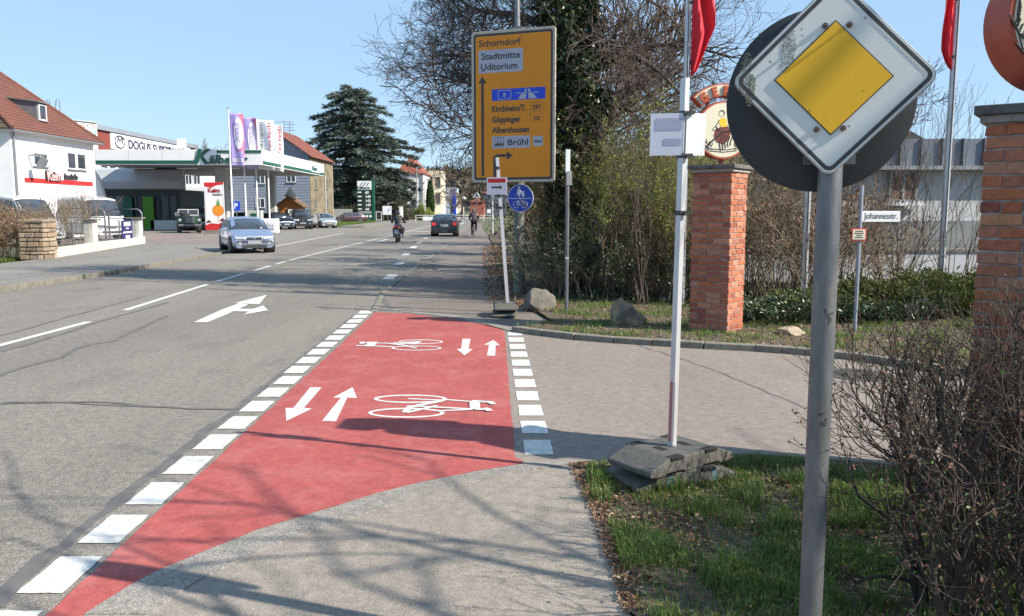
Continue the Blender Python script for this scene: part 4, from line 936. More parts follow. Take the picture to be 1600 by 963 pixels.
mb.prism([(x,z),(x+.28,z),(x+.44,z+hK*.42),(x+.80,z),(x+1.15,z),(x+.66,z+hK*.52),(x+1.35,z+hK*.98),(x+.95,z+hK*.98),(x+.52,z+hK*.66),(x+.62,z+hK*.98),(x+.34,z+hK*.98)], y, y+.06); bw(mb, 'letter', M_dgreen, cn)
text('älberer', .92, M_dgreen, cn, (at(326,250,65).x+26, CY0-.12-74, zb+.12), ext=.03, sx=1.12, bold=.022, shear=.25)
p = at(492, 250, 84); text('Kälberer', .62, M_dgreen, cn, (CX1+.12+26, 80.6-74, zb+.35), rx=PI/2, rz=PI/2, ext=.02, bold=.02)
mb = MB(); mb.box((CX1+.10, 82.3, (zb+zt)/2+.1), (.03, 3.6, .95)); bw(mb, 'corner_plate', M_signw, cn)
M_col = mat('pale_column', (.42,.42,.40), (.36,.36,.35), 1, .7)
for px_, Y_, w_ in ((348,70,.85),(424,82,.8),(432,70,.5) if False else (268,82,.7)):
    p = at(px_,300,Y_); mb = MB(); mb.box((p.x,Y_,zb/2), (w_,w_,zb)); bw(mb, 'column', M_col, cn)
mb = MB(); p = at(508,280,85.6); mb.tube([(p.x,85.6,0),(p.x,85.6,zb)], .07, 8); bw(mb, 'pole', M_col, cn)
for k in range(4):
    mb = MB(); mb.box((-31+3.6*k, 70, zb-.02), (1.6,.5,.08)); bw(mb, 'ceiling_lamp', M_signw, cn)
# ---- white clinic-like block glimpsed under the canopy
wb = thing('office_block', 'bright white office block glimpsed under the canopy behind the green vehicle', 'building', (-39, 98, 0))
a = at(272,330,95); b_ = at(312,330,95); mb = MB(); mb.box(((a.x+b_.x)/2+.2, 98, 2.9), (b_.x-a.x-.8, 6, 5.8)); bw(mb, 'wall', M_plaster, wb)
z_ = at(300,298,94).z; mb = MB(); mb.box(((a.x+b_.x)/2+.5, 94.6, z_), (b_.x-a.x+1.2, 1.4, .8)); bw(mb, 'balcony', M_plaster, wb)
for k in range(3): window(wb, (a.x+.9+.95*k, 95, at(290,281,95).z), .8, 1.1, 'Y', 2, sill=False)
window(wb, (a.x+1.8, 95, at(290,314,95).z), 2.4, .8, 'Y', 3, sill=False)
# ---- grey shingled house with red roof, beige side
gh = thing('shingled_house', 'grey shingle clad gable house with red tiled roof behind the flags', 'house', (-29.6, 106, 0))
gx0, gx1 = at(362,300,100).x, at(484,300,100).x; gy1 = 112.5; ze = 8.3; zr = 11.6; gm_ = (gx0+gx1)/2
mb = MB(); mb.add([(gx0,100,0),(gx1,100,0),(gx1,gy1,0),(gx0,gy1,0),(gx0,100,ze),(gx1,100,ze),(gx1,gy1,ze),(gx0,gy1,ze),(gm_,100,zr),(gm_,gy1,zr)], [(0,1,5,8,4),(2,3,7,9,6),(3,0,4,7)]); bw(mb, 'wall', mat('grey_shingle',(.21,.24,.30),(.16,.185,.24),1.6,.8,bump=.5,bscale=5,stretch=(1,1,4)), gh)
mb = MB(); nrow = 24
for i in range(nrow):
    z0_ = i*ze/nrow; mb.box(((gx0+gx1)/2, 99.97, z0_+ze/nrow/2), (gx1-gx0, .05, ze/nrow*.9), rx=-.09)
bw(mb, 'shingle_courses', MATS['grey_shingle'], gh, kind='stuff')
mb = MB(); mb.box((gx1+.05,(100+gy1)/2,ze/2),(.1,gy1-100-.02,ze)); bw(mb, 'side_wall', mat('ivy_stained_plaster',(.22,.18,.12),(.12,.10,.065),1.0,.9,contrast=(.4,.6)), gh)  # beige side wall; its shade is mixed into the dark brown tones
mb = MB(); mb.box((gx1-1,gy1+.05,ze/2),(2.2,.1,ze)); bw(mb, 'rear_wall', M_plaster2, gh)
rows(((gx1+.5,99.5,ze-.25),(gx1+.5,gy1+.5,ze-.25),(gm_,gy1+.5,zr+.1),(gm_,99.5,zr+.1)), 14, M_roofR3, 'roof', gh); rows(((gx0-.5,gy1+.5,ze-.25),(gx0-.5,99.5,ze-.25),(gm_,99.5,zr+.1),(gm_,gy1+.5,zr+.1)), 14, M_roofR3, 'roof', gh)
for px_, y0_, y1_ in ((407,325,310),(407,288,272),(455,283,272)):
    p = at(px_,(y0_+y1_)/2,100); window(gh, (p.x,99.94,p.z), 1.1, 1.15, 'Y', 2)
for px_ in (493,511):
    for py_ in (287,318):
        p = atX(px_,py_,gx1+.1); window(gh, (gx1+.1,p.y,p.z), 1.0, 1.35, 'X', 2, m=mat('weathered_frame',(.3,.28,.24),None,4,.7))
for px_, top, xr in ((443.5,187,1.1),(452.5,191,.6)):
    p = at(px_,216,104); q = at(px_,top,104); an_ = thing('roof_aerial', 'thin television aerial on the red roof, '+('taller with two cross bars' if top < 190 else 'shorter one on the right'), 'aerial', (p.x,104,p.z-.6))
    mb = MB(); mb.tube([(p.x,104,p.z-.6),q], .045, 5); bw(mb, 'mast', M_gutter, an_)
    for f in (.0,.35): mb = MB(); z_ = q.z-.3-f*2; mb.tube([(q.x-xr,104,z_),(q.x+xr,104,z_)], .035, 4); bw(mb, 'cross_bar', M_gutter, an_)
# hut
ht = thing('wooden_hut', 'small wooden market hut with brown roof and straw on top, behind the dark parked car', 'hut', (at(452,330,86).x, 87, 0))
c = ht.location; M_wood = mat('orange_timber',(.40,.15,.04),(.30,.11,.03),2,.7,stretch=(1,1,6)); M_broof = mat('brown_shingles',(.13,.075,.04),(.18,.11,.06),6,.9)
mb = MB(); mb.add([(-1.15,-1,0),(1.15,-1,0),(1.15,1,0),(-1.15,1,0),(-1.15,-1,2.2),(1.15,-1,2.2),(1.15,1,2.2),(-1.15,1,2.2),(0,-1,3.0),(0,1,3.0)], [(0,1,5,8,4),(2,3,7,9,6),(3,0,4,7),(1,2,6,5)]); mb.build('wall', M_wood, ht)
for s in (-1,1):
    mb = MB(); mb.add([(0,-1.3,3.15),(s*1.55,-1.3,2.15),(s*1.55,1.3,2.15),(0,1.3,3.15),(0,-1.3,3.02),(s*1.55,-1.3,2.02),(s*1.55,1.3,2.02),(0,1.3,3.02)], [(0,1,2,3),(7,6,5,4),(0,4,5,1),(1,5,6,2),(2,6,7,3)]); mb.build('roof', M_broof, ht)
mb = MB(); mb.box((.1,-1.03,1.1),(.8,.06,1.5)); mb.build('hatch', M_glass, ht); mb = MB(); mb.box((.15,-1.07,1.6),(.5,.04,.45)); mb.build('notice', M_signw, ht)
mb = MB(); mb.lathe([(.5,3.0),(.62,3.3),(.35,3.7),(.05,4.1)], (-.1,0,0), 9); mb.build('straw_bundle', mat('pale_straw',(.55,.52,.44),(.36,.33,.27),9,.95,bump=1,bscale=20), ht)
# ---- little things on the forecourt
bx_ = thing('white_advertising_box', 'low white box with line drawings standing beneath the four flagpoles', 'advertising box', (at(404,362,61).x, 62, 0)); 
mb = MB(); mb.box((0,0,.56),(2.3,.9,1.05)); mb.build('box_body', M_signw, bx_, bevel=.02); mb = MB(); 
for k in range(9): mb.tube([(.3+.08*k,-.456,.2+.09*(k % 5)),(.38+.07*k,-.456,.34+.08*((k*3) % 7)),(.30+.09*k,-.456,.55+.05*(k % 4))], .008, 4)
mb.build('line_drawing', M_black, bx_, kind='stuff')
mb = MB(); mb.box((0,0,.02),(2.2,.8,.04)); mb.build('base', M_conc, bx_)
bn = thing('drink_banner', 'tall white advertising banner with an orange cocktail and red top and bottom', 'banner', (at(337,362,60).x, 60, 0))
bw_, bh_ = 1.42, 3.45; zb0 = .28
mb = MB(); mb.box((0,0,zb0+bh_/2),(bw_,.05,bh_)); mb.build('banner_sheet', M_signw, bn)
mb = MB(); mb.prism([(-bw_/2,zb0+bh_-.28),(-.2,zb0+bh_-.42),(.2,zb0+bh_-.22),(bw_/2,zb0+bh_-.16),(bw_/2,zb0+bh_),(-bw_/2,zb0+bh_)], -.032, -.028); mb.build('red_wave', M_sred, bn)
mb = MB(); mb.prism([(-bw_/2,zb0),(bw_/2,zb0),(bw_/2,zb0+.62),(.2,zb0+.45),(-.3,zb0+.5),(-bw_/2,zb0+.35)], -.032, -.028); mb.build('red_foot', M_sred, bn)
text('Keim', .42, mat('dark_red_print',(.32,.01,.03),None,5,.6), bn, (-.45,-.035,zb0+2.72), bold=.02, sx=1.0); text("backt's", .26, M_black, bn, (-.1,-.035,zb0+2.48), bold=.005)
mb = MB(); mb.prism(arcpts(.25,zb0+1.42,.42,0,2*PI,20)[:-1], -.034, -.029); mb.build('orange_drink', mat('orange_print',(.85,.30,.02),(.7,.2,.02),4,.5), bn)
mb = MB(); mb.prism([(.15,zb0+1.75),(.40,zb0+1.75),(.34,zb0+2.3),(.28,zb0+1.95),(.2,zb0+2.25)], -.036, -.031); mb.build('pineapple_leaf', mat('leaf_print',(.10,.30,.05),None,4,.6), bn)
mb = MB(); mb.prism([(.22,zb0+.6),(.28,zb0+.6),(.27,zb0+1.02),(.23,zb0+1.02)], -.034, -.030); mb.build('glass_stem', mat('orange_pale',(.7,.4,.15),None,4,.5), bn)
mb = MB(); mb.prism(arcpts(-.45,zb0+.55,.16,0,PI,8)+[(-.62,zb0+.5)], -.036, -.030); mb.prism(arcpts(.55,zb0+.68,.17,0,PI,8)+[(.38,zb0+.6)], -.036, -.030); mb.build('fruit', M_maroon, bn, kind='stuff')
mb = MB(); mb.box((0,0,.14),(1.5,.7,.10)); mb.build('foot', M_conc, bn)
for s in (-1,1): mb = MB(); mb.tube([(s*.66,0,.1),(s*.66,0,zb0+bh_)], .03, 6); mb.build('upright', M_galv, bn)
pk = thing('parking_sign', 'small blue sign with a white P between the flagpoles', 'sign', (at(370,350,66).x,66,0)); z_ = at(370,322,66).z
mb = MB(); mb.tube([(0,.05,0),(0,.05,z_+.4)], .04, 6); mb.build('post', M_galv, pk); mb = MB(); mb.box((0,0,z_),(.62,.05,.72)); mb.build('plate', M_blu, pk); text('P', .6, M_signw, pk, (-.17,-.03,z_-.2), bold=.02)
pmp = thing('fuel_pump', 'pale green and white fuel pump between the flagpoles under the canopy', 'fuel pump', (at(399,352,72).x,72,0))
mb = MB(); mb.box((0,0,.85),(1.3,.6,1.7)); mb.build('housing', mat('pump_white',(.5,.55,.52),None,3,.5), pmp, bevel=.03); mb = MB(); mb.box((.1,-.32,1.2),(.7,.04,.5)); mb.build('display', M_dgreen, pmp); mb = MB(); mb.box((0,0,.06),(1.9,1.0,.12)); mb.build('island', M_conc, pmp)
# ---- flags: hanging banners from four masts
def flagpole(px_top, py_top, Y, n, lab):
    p = at(px_top, py_top, Y); t = thing('flagpole', lab, 'flagpole', (p.x, Y, 0), 0, 'flagpoles at the filling station')
    mb = MB(); mb.tube([(0,0,0),(0,0,p.z)], [.085,.05], 10); mb.build('pole', mat('white_pole',(.72,.72,.73),(.6,.6,.6),4,.5), t, smooth=60)
    mb = MB(); mb.lathe([(.05,p.z),(.08,p.z+.04),(.02,p.z+.14)], (0,0,0), 8); mb.build('finial', M_galv, t)
    return t, p.z
M_purple = mat('lilac_cloth', (.36,.27,.62), (.45,.37,.68), .8, .8); M_pink = mat('pink_cloth', (.75,.20,.32), None, 2, .8); M_clothw = mat('white_cloth', (.80,.80,.82), (.74,.75,.78), 1, .8)
def cloth(t, name, w, z0, z1, m, seed, ripple=.10, x0=.09, cut=0):
    nx, nz = 14, 26; mb = MB(); vs = []
    def f(u, v): return (x0+w*u, ripple*u*math.sin(5.5*u+3*v+seed)-.02*math.sin(9*v), z0+(z1-z0)*v-.10*u*(1 if cut else .3)+(cut*max(0,u-.3)*(1-v)**4))
    for j in range(nz+1):
        for i in range(nx+1): vs.append(f(i/nx, j/nz))
    mb.add(vs, [(j*(nx+1)+i, j*(nx+1)+i+1, (j+1)*(nx+1)+i+1, (j+1)*(nx+1)+i) for j in range(nz) for i in range(nx)])
    o = mb.build(name, m, t, smooth=True, fixn=False); s = o.modifiers.new('thick','SOLIDIFY'); s.thickness = .012
    return o, f
def clothprint(t, f, poly, m, name='print', d=.02, z0=0, z1=1):
    """flat print following the cloth: poly in 0..1 cloth coordinates"""
    bm = bmesh.new(); vs = [bm.verts.new((u, v, 0)) for u, v in poly]; bm.faces.new(vs)
    for k in range(1, 10):
        for ax in (0, 1):
            co = [0,0,0]; no = [0,0,0]; co[ax] = k/10; no[ax] = 1; bmesh.ops.bisect_plane(bm, geom=bm.verts[:]+bm.edges[:]+bm.faces[:], plane_co=co, plane_no=no)
    for v in bm.verts:
        p = f(v.co.x, v.co.y); v.co = (p[0], p[1]-d, p[2])
    me = bpy.data.meshes.new(name); bm.to_mesh(me); bm.free(); me.materials.append(m); return link(name, me, t)
def clothtext(t, f, s, m, u, v, hgt, w, z0, z1, run, vertical=True, shear=0, bold=.02):
    """lettering laid on the cloth; height of letters hgt (m), run length in metres"""
    o = text(s, 1.0, m, t, (0,0,0), rx=0, ext=0, bold=bold, shear=shear); me = o.data
    xs_ = [q.co.x for q in me.vertices]; ys2 = [q.co.y for q in me.vertices]; x0, x1 = min(xs_), max(xs_); y0, y1 = min(ys2), max(ys2)
    for q in me.vertices:
        a = (q.co.x-x0)/(x1-x0)*run; b = (q.co.y-y0)/(y1-y0)*hgt
        uu, vv = (u-b/w, v+a/(z1-z0)) if vertical else (u+a/w, v+b/(z1-z0))
        p = f(uu, vv); q.co = (p[0], p[1]-.035, p[2])
    return o
fy = [64.0, 66.0, 68.0, 70.0]
specs = [(353.5,170,'leftmost flagpole with a lilac and pink hanging banner'),(382,182,'second flagpole from the left with a lilac and pink banner'),(399,187,'third flagpole from the left with white and green lettered banner'),(416,193,'rightmost flagpole of the row with white and red lettered banner')]
for k, (px_, py_, lab) in enumerate(specs):
    Yk = fy[k]; t, zp = flagpole((356.5,378.5,397,416)[k], py_, Yk, k, lab)
    z1 = at(400,(177,184,187,195)[k],Yk).z; z0 = at(400,(260,264,264,266)[k],Yk).z; w = ((1.02,1.02,1.45,1.25)[k])
    if k < 2:
        o, f = cloth(t, 'banner', w, z0, z1, M_purple, k*2, .10)
        clothprint(o, f, [(.55,.99),(1,.99),(1,.15),(.9,.4),(.95,.7),(.75,.93)], M_pink)
        el = [(.62+.34*math.cos(a)*1.0, .62+.30*math.sin(a)) for a in [2*PI*j/24 for j in range(24)]]; clothprint(o, f, el, M_clothw, d=.028)
        clothprint(o, f, [(.35,.40),(.55,.30),(.85,.30),(.9,.36)], M_pink, d=.024)
        clothtext(o, f, 'DOGUS', M_purple, .72, .45, .36, w, z0, z1, 1.55, shear=.2, bold=.04); clothtext(o, f, 'SUPERMARKT', M_purple, .90, .42, .12, w, z0, z1, 1.7)
        clothtext(o, f, 'DOGUS', M_clothw, .10, .08, .30, w, z0, z1, .85, vertical=False, bold=.05); clothtext(o, f, 'SUPERMARKT', M_clothw, .1, .03, .10, w, z0, z1, .85, vertical=False)
    else:
        o, f = cloth(t, 'banner', w, z0, z1, M_clothw, k*2+1, .13, cut=-.1)
        clothtext(o, f, 'Anhänger', M_dgreen, .42, .05, .30, w, z0, z1, 3.6, bold=.0); clothtext(o, f, 'Verleih', M_sred, .88, .30, .27, w, z0, z1, 2.6, bold=.0)
# ================================================================ THE FENCE ACROSS THE ROAD
def fl(Y): return -15.67-.198*(Y-27.73)
M_lime = mat('limed_masonry', (.60,.58,.53), (.38,.35,.30), 3, .9, bump=.7, bscale=12, contrast=(.45,.7))
M_stone = islandmat('field_stone', [(.24,.17,.11), (.34,.26,.18), (.20,.15,.11), (.40,.33,.25), (.30,.20,.12)], .9, .7, 18)
sp3 = thing('stone_gate_pillar', 'rough brown field stone pillar between the brown hedge and the white wall', 'pillar', (-15.75, 27.3, 0))
mb = MB(); mb.box((0,0,.68),(.70,.70,1.2)); mb.build('mortar_core', mat('dark_mortar',(.07,.055,.045),None,5,.95), sp3)
z_ = .08; row = 0
while z_ < 1.30:
    hgt = R.uniform(.11,.19); 
    for s in range(4):
        x = -.40
        while x < .36:
            L = min(R.uniform(.18,.42), .42-x)
            if L < .1: break
            mb = MB(); mb.box((0,0,0),(L-.02,.14,hgt-.025)); M = Matrix.Rotation(s*PI/2,4,'Z') @ Vector((x+L/2, -.34+R.uniform(-.02,.02), z_+hgt/2))
            o = mb.build('stone', M_stone, sp3, bevel=.02); o.location = M; o.rotation_euler = (R.uniform(-.03,.03),R.uniform(-.03,.03),s*PI/2+R.uniform(-.05,.05)); x += L
    z_ += hgt
mb = MB(); mb.box((0,0,1.34),(.86,.86,.08)); mb.build('cap', mat('lichen_cap',(.16,.13,.10),(.22,.2,.16),9,.95), sp3, bevel=.02)
fw = thing('low_wall_fence', 'low whitewashed wall with square posts carrying wire mesh fence panels', 'fence', (-16.5, 33.5, 0))
ya, yb = 27.9, 40.4; N_ = 8
for i in range(N_):
    y0, y1 = ya+(yb-ya)*i/N_, ya+(yb-ya)*(i+1)/N_; hh_ = .42
    mb = MB(); c0_, c1_ = fl(y0), fl(y1); mb.add([(c0_-.15,y0,.05),(c0_+.15,y0,.05),(c1_+.15,y1-.01,.05),(c1_-.15,y1-.01,.05),(c0_-.15,y0,hh_),(c0_+.15,y0,hh_),(c1_+.15,y1-.01,hh_+.0),(c1_-.15,y1-.01,hh_)], [(3,2,1,0),(4,5,6,7),(0,1,5,4),(1,2,6,5),(2,3,7,6),(3,0,4,7)]); bw(mb, 'wall_block', M_lime, fw)
for Y_ in (32.4, 39.5): 
    mb = MB(); mb.box((fl(Y_),Y_,.68),(.38,.38,1.26)); bw(mb, 'post', M_lime, fw, bevel=.02); mb = MB(); mb.box((fl(Y_)-.05,Y_,1.34),(.75,.5,.06)); bw(mb, 'post_cap', MATS['lichen_cap'], fw)
M_wire = mat('galvanised_wire', (.22,.225,.23), None, 9, .6, .4)
for y0, y1 in ((28.1,30.2),(30.25,32.15),(32.65,36.4),(36.45,39.3)):
    mb = MB()
    for z in np.arange(.5,1.25,.15): mb.tube([(fl(y0),y0,z),(fl(y1),y1,z)], .009, 4, cap=False)
    for y in np.arange(y0,y1,.12): mb.tube([(fl(y),y,.47),(fl(y),y,1.24)], .0045, 3, cap=False)
    bw(mb, 'mesh_panel', M_wire, fw, kind='stuff')
    mb = MB(); mb.tube([(fl(y0),y0,.42),(fl(y0),y0,1.28)], .03, 8); bw(mb, 'steel_post', M_galv, fw)
bs2 = thing('blue_notice_board', 'dark blue notice board with white print on the mesh fence', 'sign', (fl(37.4)+.1,37.4,.30))
mb = MB(); a = math.atan2(-.198,1); d = 1.75/2
mb.add([(x+(.04 if True else 0)*0, y, z) for x, y, z in [(.198*d+0,-d,0),(-.198*d,d,0),(-.198*d,d,.95),(.198*d,-d,.95),(.198*d-.03,-d,0),(-.198*d-.03,d,0),(-.198*d-.03,d,.95),(.198*d-.03,-d,.95)]], [(0,1,2,3),(7,6,5,4),(0,4,5,1),(3,2,6,7),(0,3,7,4),(1,5,6,2)]); mb.build('board', mat('navy_board',(.02,.02,.12),None,3,.5), bs2)
mb = MB()
for y0, y1, z0, z1 in ((-.55,.55,.70,.88),(-.2,.2,.56,.62),(-.75,.75,.38,.45),(-.35,-.05,.12,.28),(.0,.35,.12,.28)):
    mb.add([(-.198*y0+.006,y0,z0),(-.198*y1+.006,y1,z0),(-.198*y1+.006,y1,z1),(-.198*y0+.006,y0,z1)], [(0,1,2,3)])
mb.build('white_print', M_signw, bs2, kind='stuff')
for n_, (pxa, pxb, pyt, Y_, lab) in enumerate(((88,163,326,42.0,'long galvanised tube barrier behind the mesh fence, left of the pair'),(169,221,327,41.5,'shorter galvanised tube barrier at the end of the mesh fence'))):
    a = at(pxa,pyt,Y_); b_ = at(pxb,pyt,Y_); t = thing('tube_barrier', lab, 'barrier', (a.x,Y_,0), 0, 'tube barriers by the drive'); w = b_.x-a.x; hz = a.z
    mb = MB(); mb.tube([(0,0,0),(0,0,hz-.25),(.08,0,hz-.08),(.25,0,hz),(w-.25,0,hz),(w-.08,0,hz-.08),(w,0,hz-.25),(w,0,0)], .045, 8); mb.build('hoop', M_galv, t, smooth=60)
    for z in (hz-.45,hz-.9): mb = MB(); mb.tube([(0,0,z),(w,0,z)], .03, 6); mb.build('rail', M_galv, t)
# ================================================================ VEHICLES
M_tyre = mat('tyre_rubber', (.02,.02,.021), (.03,.03,.03), 20, .85); M_rimm = mat('alloy_rim', (.45,.46,.48), (.35,.36,.38), 12, .35, .8)
M_lampw = mat('clear_lamp', (.34,.36,.39), (.5,.52,.55), 20, .12, .3); M_lampr = mat('red_lamp', (.45,.012,.012), None, 20, .2); M_plate = mat('plate_grey', (.28,.29,.31), None, 9, .6)
M_trim = mat('black_trim', (.018,.018,.02), (.03,.03,.03), 20, .6); M_cglass = mat('car_glass', (.025,.035,.05), (.05,.06,.08), 2, .05, spec=.9)
def paint(name, c, metal=.5, rough=.28):
    m = mat(name, c, tuple(x*.93 for x in c), 2, rough, metal); b = m.node_tree.nodes['Principled BSDF']; b.inputs['Coat Weight'].default_value = .6; b.inputs['Coat Roughness'].default_value = .06; return m
def car(label, loc, rz, L, W, Ht, prof, body, wr=.31, group=None, lights='front', name='parked_car', cat='car', cowl=3, roof0=5, roof1=7, tail=8, plate=True, wx=(.17,.82), belt0=.60, rear_lit=False, tum=.76, bin_=.0):
    """prof: (t, ztop) along the length from nose (-Y) to tail; windscreen cowl..roof0, roof roof0..roof1, rear glass roof1..tail"""
    t = thing(name, label, cat, loc, rz, group); beltz = lambda tt: (belt0+.06*tt)*Ht
    st = []; zb = .17*Ht/1.45+.05
    for tt, zt in prof:
        y = -L/2+L*tt; z = zt*Ht
        wf = 1-.16*max(0,(.10-tt)/.10)**1.5-.10*max(0,(tt-.93)/.07)**1.5
        bz = min(beltz(tt), z-.02); up = max(0,(z-bz)/(Ht-bz)); w = W/2*wf; wr_ = w*(.965-(.965-tum)*up)
        hz = (z-bz)
        st.append([(w*.90,y,zb),(w*.985,y,zb+.10),(w,y,.33*Ht),(w*.985,y,bz-.04*Ht),(w*.955,y,bz),(wr_,y,z-.05*min(1,up*3+.3)),(wr_*.86,y,z),(wr_*.5,y,z+.012),(0,y,z+.018)])
    mb = MB(); n = 9; V = []
    for s in st: V += [Vector(p) for p in s]+[Vector((-p[0],p[1],p[2])) for p in reversed(s[:-1])]
    k = 17; fs = []
    for i in range(len(st)-1):
        for j in range(k-1): fs.append((i*k+j, i*k+j+1, (i+1)*k+j+1, (i+1)*k+j))
        fs.append((i*k+k-1, i*k, (i+1)*k, (i+1)*k+k-1))
    fs.append(tuple(range(k))); fs.append(tuple(range((len(st)-1)*k, len(st)*k)))
    mb.add(V, fs); bo = mb.build('body', body, t, smooth=38, bevel=.012)
    def P(i, j, side=1): p = st[i][j]; return Vector((p[0]*side, p[1], p[2]))
    def lerp2(a,b,c,d,u,v): return a.lerp(b,u).lerp(d.lerp(c,u),v)
    def panel(name, quad, m, ins=(.05,.95,.08,.92), off=.012, nx=1, parent=t):
        a,b,c,d = quad; nn = (b-a).cross(d-a).normalized(); ctr = (a+b+c+d)/4
        if nn.dot(ctr-Vector((0,ctr.y*.6,Ht*.45))) < 0: nn = -nn
        pts = [lerp2(a,b,c,d,ins[0],ins[2]), lerp2(a,b,c,d,ins[1],ins[2]), lerp2(a,b,c,d,ins[1],ins[3]), lerp2(a,b,c,d,ins[0],ins[3])]
        mb = MB(); q = [p+nn*off for p in pts]; r_ = [p-nn*.01 for p in pts]; mb.add(q+r_, [(0,1,2,3),(0,4,5,1),(1,5,6,2),(2,6,7,3),(3,7,4,0)]); return mb.build(name, m, parent)
    # windscreen and rear glass, each bent across the middle
    def glass(name, i0, i1):
        mb = MB(); pts = []
        lo = [P(i0,5),P(i0,7),P(i0,8),P(i0,7,-1),P(i0,5,-1)]; hi = [P(i1,5),P(i1,7),P(i1,8),P(i1,7,-1),P(i1,5,-1)]
        d_ = Vector((0, -1 if i1 > i0 and i0 < 5 else 1, .8)).normalized()*.014
        a = [p.lerp(q,.06) for p,q in zip(lo,hi)]; b = [p.lerp(q,.93) for p,q in zip(lo,hi)]
        for l in (a,b):
            for p in l: p.x *= .985
        V = [p+d_ for p in a+b]; mb.add(V, [(j,j+1,5+j+1,5+j) for j in range(4)]); o = mb.build(name, M_cglass, t, smooth=True); s = o.modifiers.new('t','SOLIDIFY'); s.thickness = .01; s.offset = 0; return o
    glass('windscreen', cowl, roof0); glass('rear_window', tail, roof1)
    for side in (1,-1):
        mid = (roof0+roof1)//2
        for a_, b_ in ((cowl,roof0),(roof0,mid),(mid,roof1),(roof1,tail)):
            if a_ == b_: continue
            top_a, top_b = P(a_,5,side), P(b_,5,side); bot_a, bot_b = P(a_,4,side), P(b_,4,side)
            if a_ == cowl: 
                mb = MB(); o_ = Vector((side*.012,0,0)); pts = [bot_a.lerp(bot_b,.30)+Vector((0,0,.02)), bot_b.lerp(bot_a,.04)+Vector((0,0,.02)), bot_b.lerp(top_b,.90).lerp(bot_a,.04)]; mb.add([p+o_ for p in pts]+[p-o_*.5 for p in pts],[(0,1,2),(5,4,3),(0,3,4,1),(1,4,5,2),(2,5,3,0)]); mb.build('quarter_window', M_cglass, t); continue
            if b_ == tail:
                mb = MB(); o_ = Vector((side*.012,0,0)); pts = [bot_a.lerp(bot_b,.06)+Vector((0,0,.02)), bot_a.lerp(bot_b,.62)+Vector((0,0,.02)), bot_a.lerp(top_a,.88)]; mb.add([p+o_ for p in pts]+[p-o_*.5 for p in pts],[(0,1,2),(5,4,3),(0,3,4,1),(1,4,5,2),(2,5,3,0)]); mb.build('quarter_window', M_cglass, t); continue
            panel('side_window', (bot_a,bot_b,top_b,top_a), M_cglass, (.04,.96,.08,.90))
        # mirror, door seams, sill strip
        pm_ = P(cowl,4,side).lerp(P(roof0,4,side),.35); mb = MB(); mb.box((pm_.x+side*.11,pm_.y,pm_.z+.05),(.20,.10,.13),taper=.8); mb.build('mirror', body, t, bevel=.02)
        w = W/2
        mb = MB(); mb.box((side*(w+.004),0,.38*Ht),(.014,L*.46,.035)); mb.build('side_strip', M_trim, t)
        for yy in (P(cowl,4).y+.12, P(mid,4).y, P(roof1,4).y-.0):
            mb = MB(); mb.box((side*(w*.992),yy,.41*Ht),(.012,.012,.38*Ht)); mb.build('door_seam', M_trim, t)
        for yy in (P(mid,4).y-.16, P(roof1,4).y-.2): mb = MB(); mb.box((side*(w+.008),yy,.52*Ht),(.03,.16,.03)); mb.build('door_handle', body, t)
        for f in wx:
            y = -L/2+L*f
            mb = MB(); mb.lathe([(wr*1.17,side*(w*.90-.28)),(wr*1.17,side*(w+.003))], (0,y,wr*1.06), 20, 'X'); mb.build('wheel_arch', M_trim, t)
            mb = MB(); mb.lathe([(wr*.7,side*(w-.22)),(wr,side*(w-.20)),(wr,side*(w-.01)),(wr*.86,side*(w+.012)),(wr*.66,side*(w+.012))], (0,y,wr), 24, 'X'); wh = mb.build('wheel', M_tyre, t, smooth=50)
            mb = MB(); mb.lathe([(wr*.68,side*(w-.02)),(wr*.68,side*(w+.016)),(wr*.60,side*(w+.018)),(wr*.56,side*(w+.004)),(wr*.15,side*(w+.008)),(wr*.12,side*(w+.02))], (0,y,wr), 20, 'X')
            rm = mb.build('rim', M_rimm, wh, smooth=30)
            mb = MB()
            for q in range(5): a_ = 2*PI*q/5+.3; mb.box((side*(w+.0135),y+wr*.36*math.cos(a_),wr+wr*.36*math.sin(a_)),(.006,wr*.13,wr*.20),rx=a_)
            mb.build('rim_opening', M_trim, rm if False else wh, kind='stuff')
    fy_ = -L/2; w0 = st[0][2][0]
    # nose: grille, lamps, bumper slot, plate
    z1 = prof[1][1]*Ht
    for side in (1,-1):
        q = [Vector((side*w0*.48,fy_-.004,z1*.86)), Vector((side*w0*1.0,fy_+.03,z1*.88)), Vector((side*w0*1.05,fy_+.12,z1*1.05)), Vector((side*w0*.52,fy_+.03,z1*1.0))]
        mb = MB(); mb.add([p+Vector((0,-.045,0)) for p in q]+[p+Vector((0,.06,-.01)) for p in q], [(0,1,2,3),(0,4,5,1),(1,5,6,2),(2,6,7,3),(3,7,4,0)]); mb.build('headlight', M_lampw, t, bevel=.01)
        mb = MB(); mb.lathe([(.055,-.02),(.055,.02)], (side*w0*.78,fy_-.004,.28*Ht), 12, 'Y'); mb.build('fog_lamp', M_lampw, t)
    mb = MB(); mb.box((0,fy_-.006,z1*.91),(w0*.80,.05,.085)); mb.build('grille', M_trim, t, bevel=.01)
    mb = MB(); mb.box((0,fy_-.012,z1*.91),(.12,.05,.05)); mb.build('emblem', M_rimm, t)
    mb = MB(); mb.box((0,fy_-.003,.20*Ht),(w0*1.30,.05,.10)); mb.build('air_intake', M_trim, t)
    if plate: mb = MB(); mb.box((0,fy_-.024,.31*Ht),(.52,.03,.12)); mb.build('number_plate', M_plate, t)
    # tail
    ty = L/2; wt = st[-1][2][0]
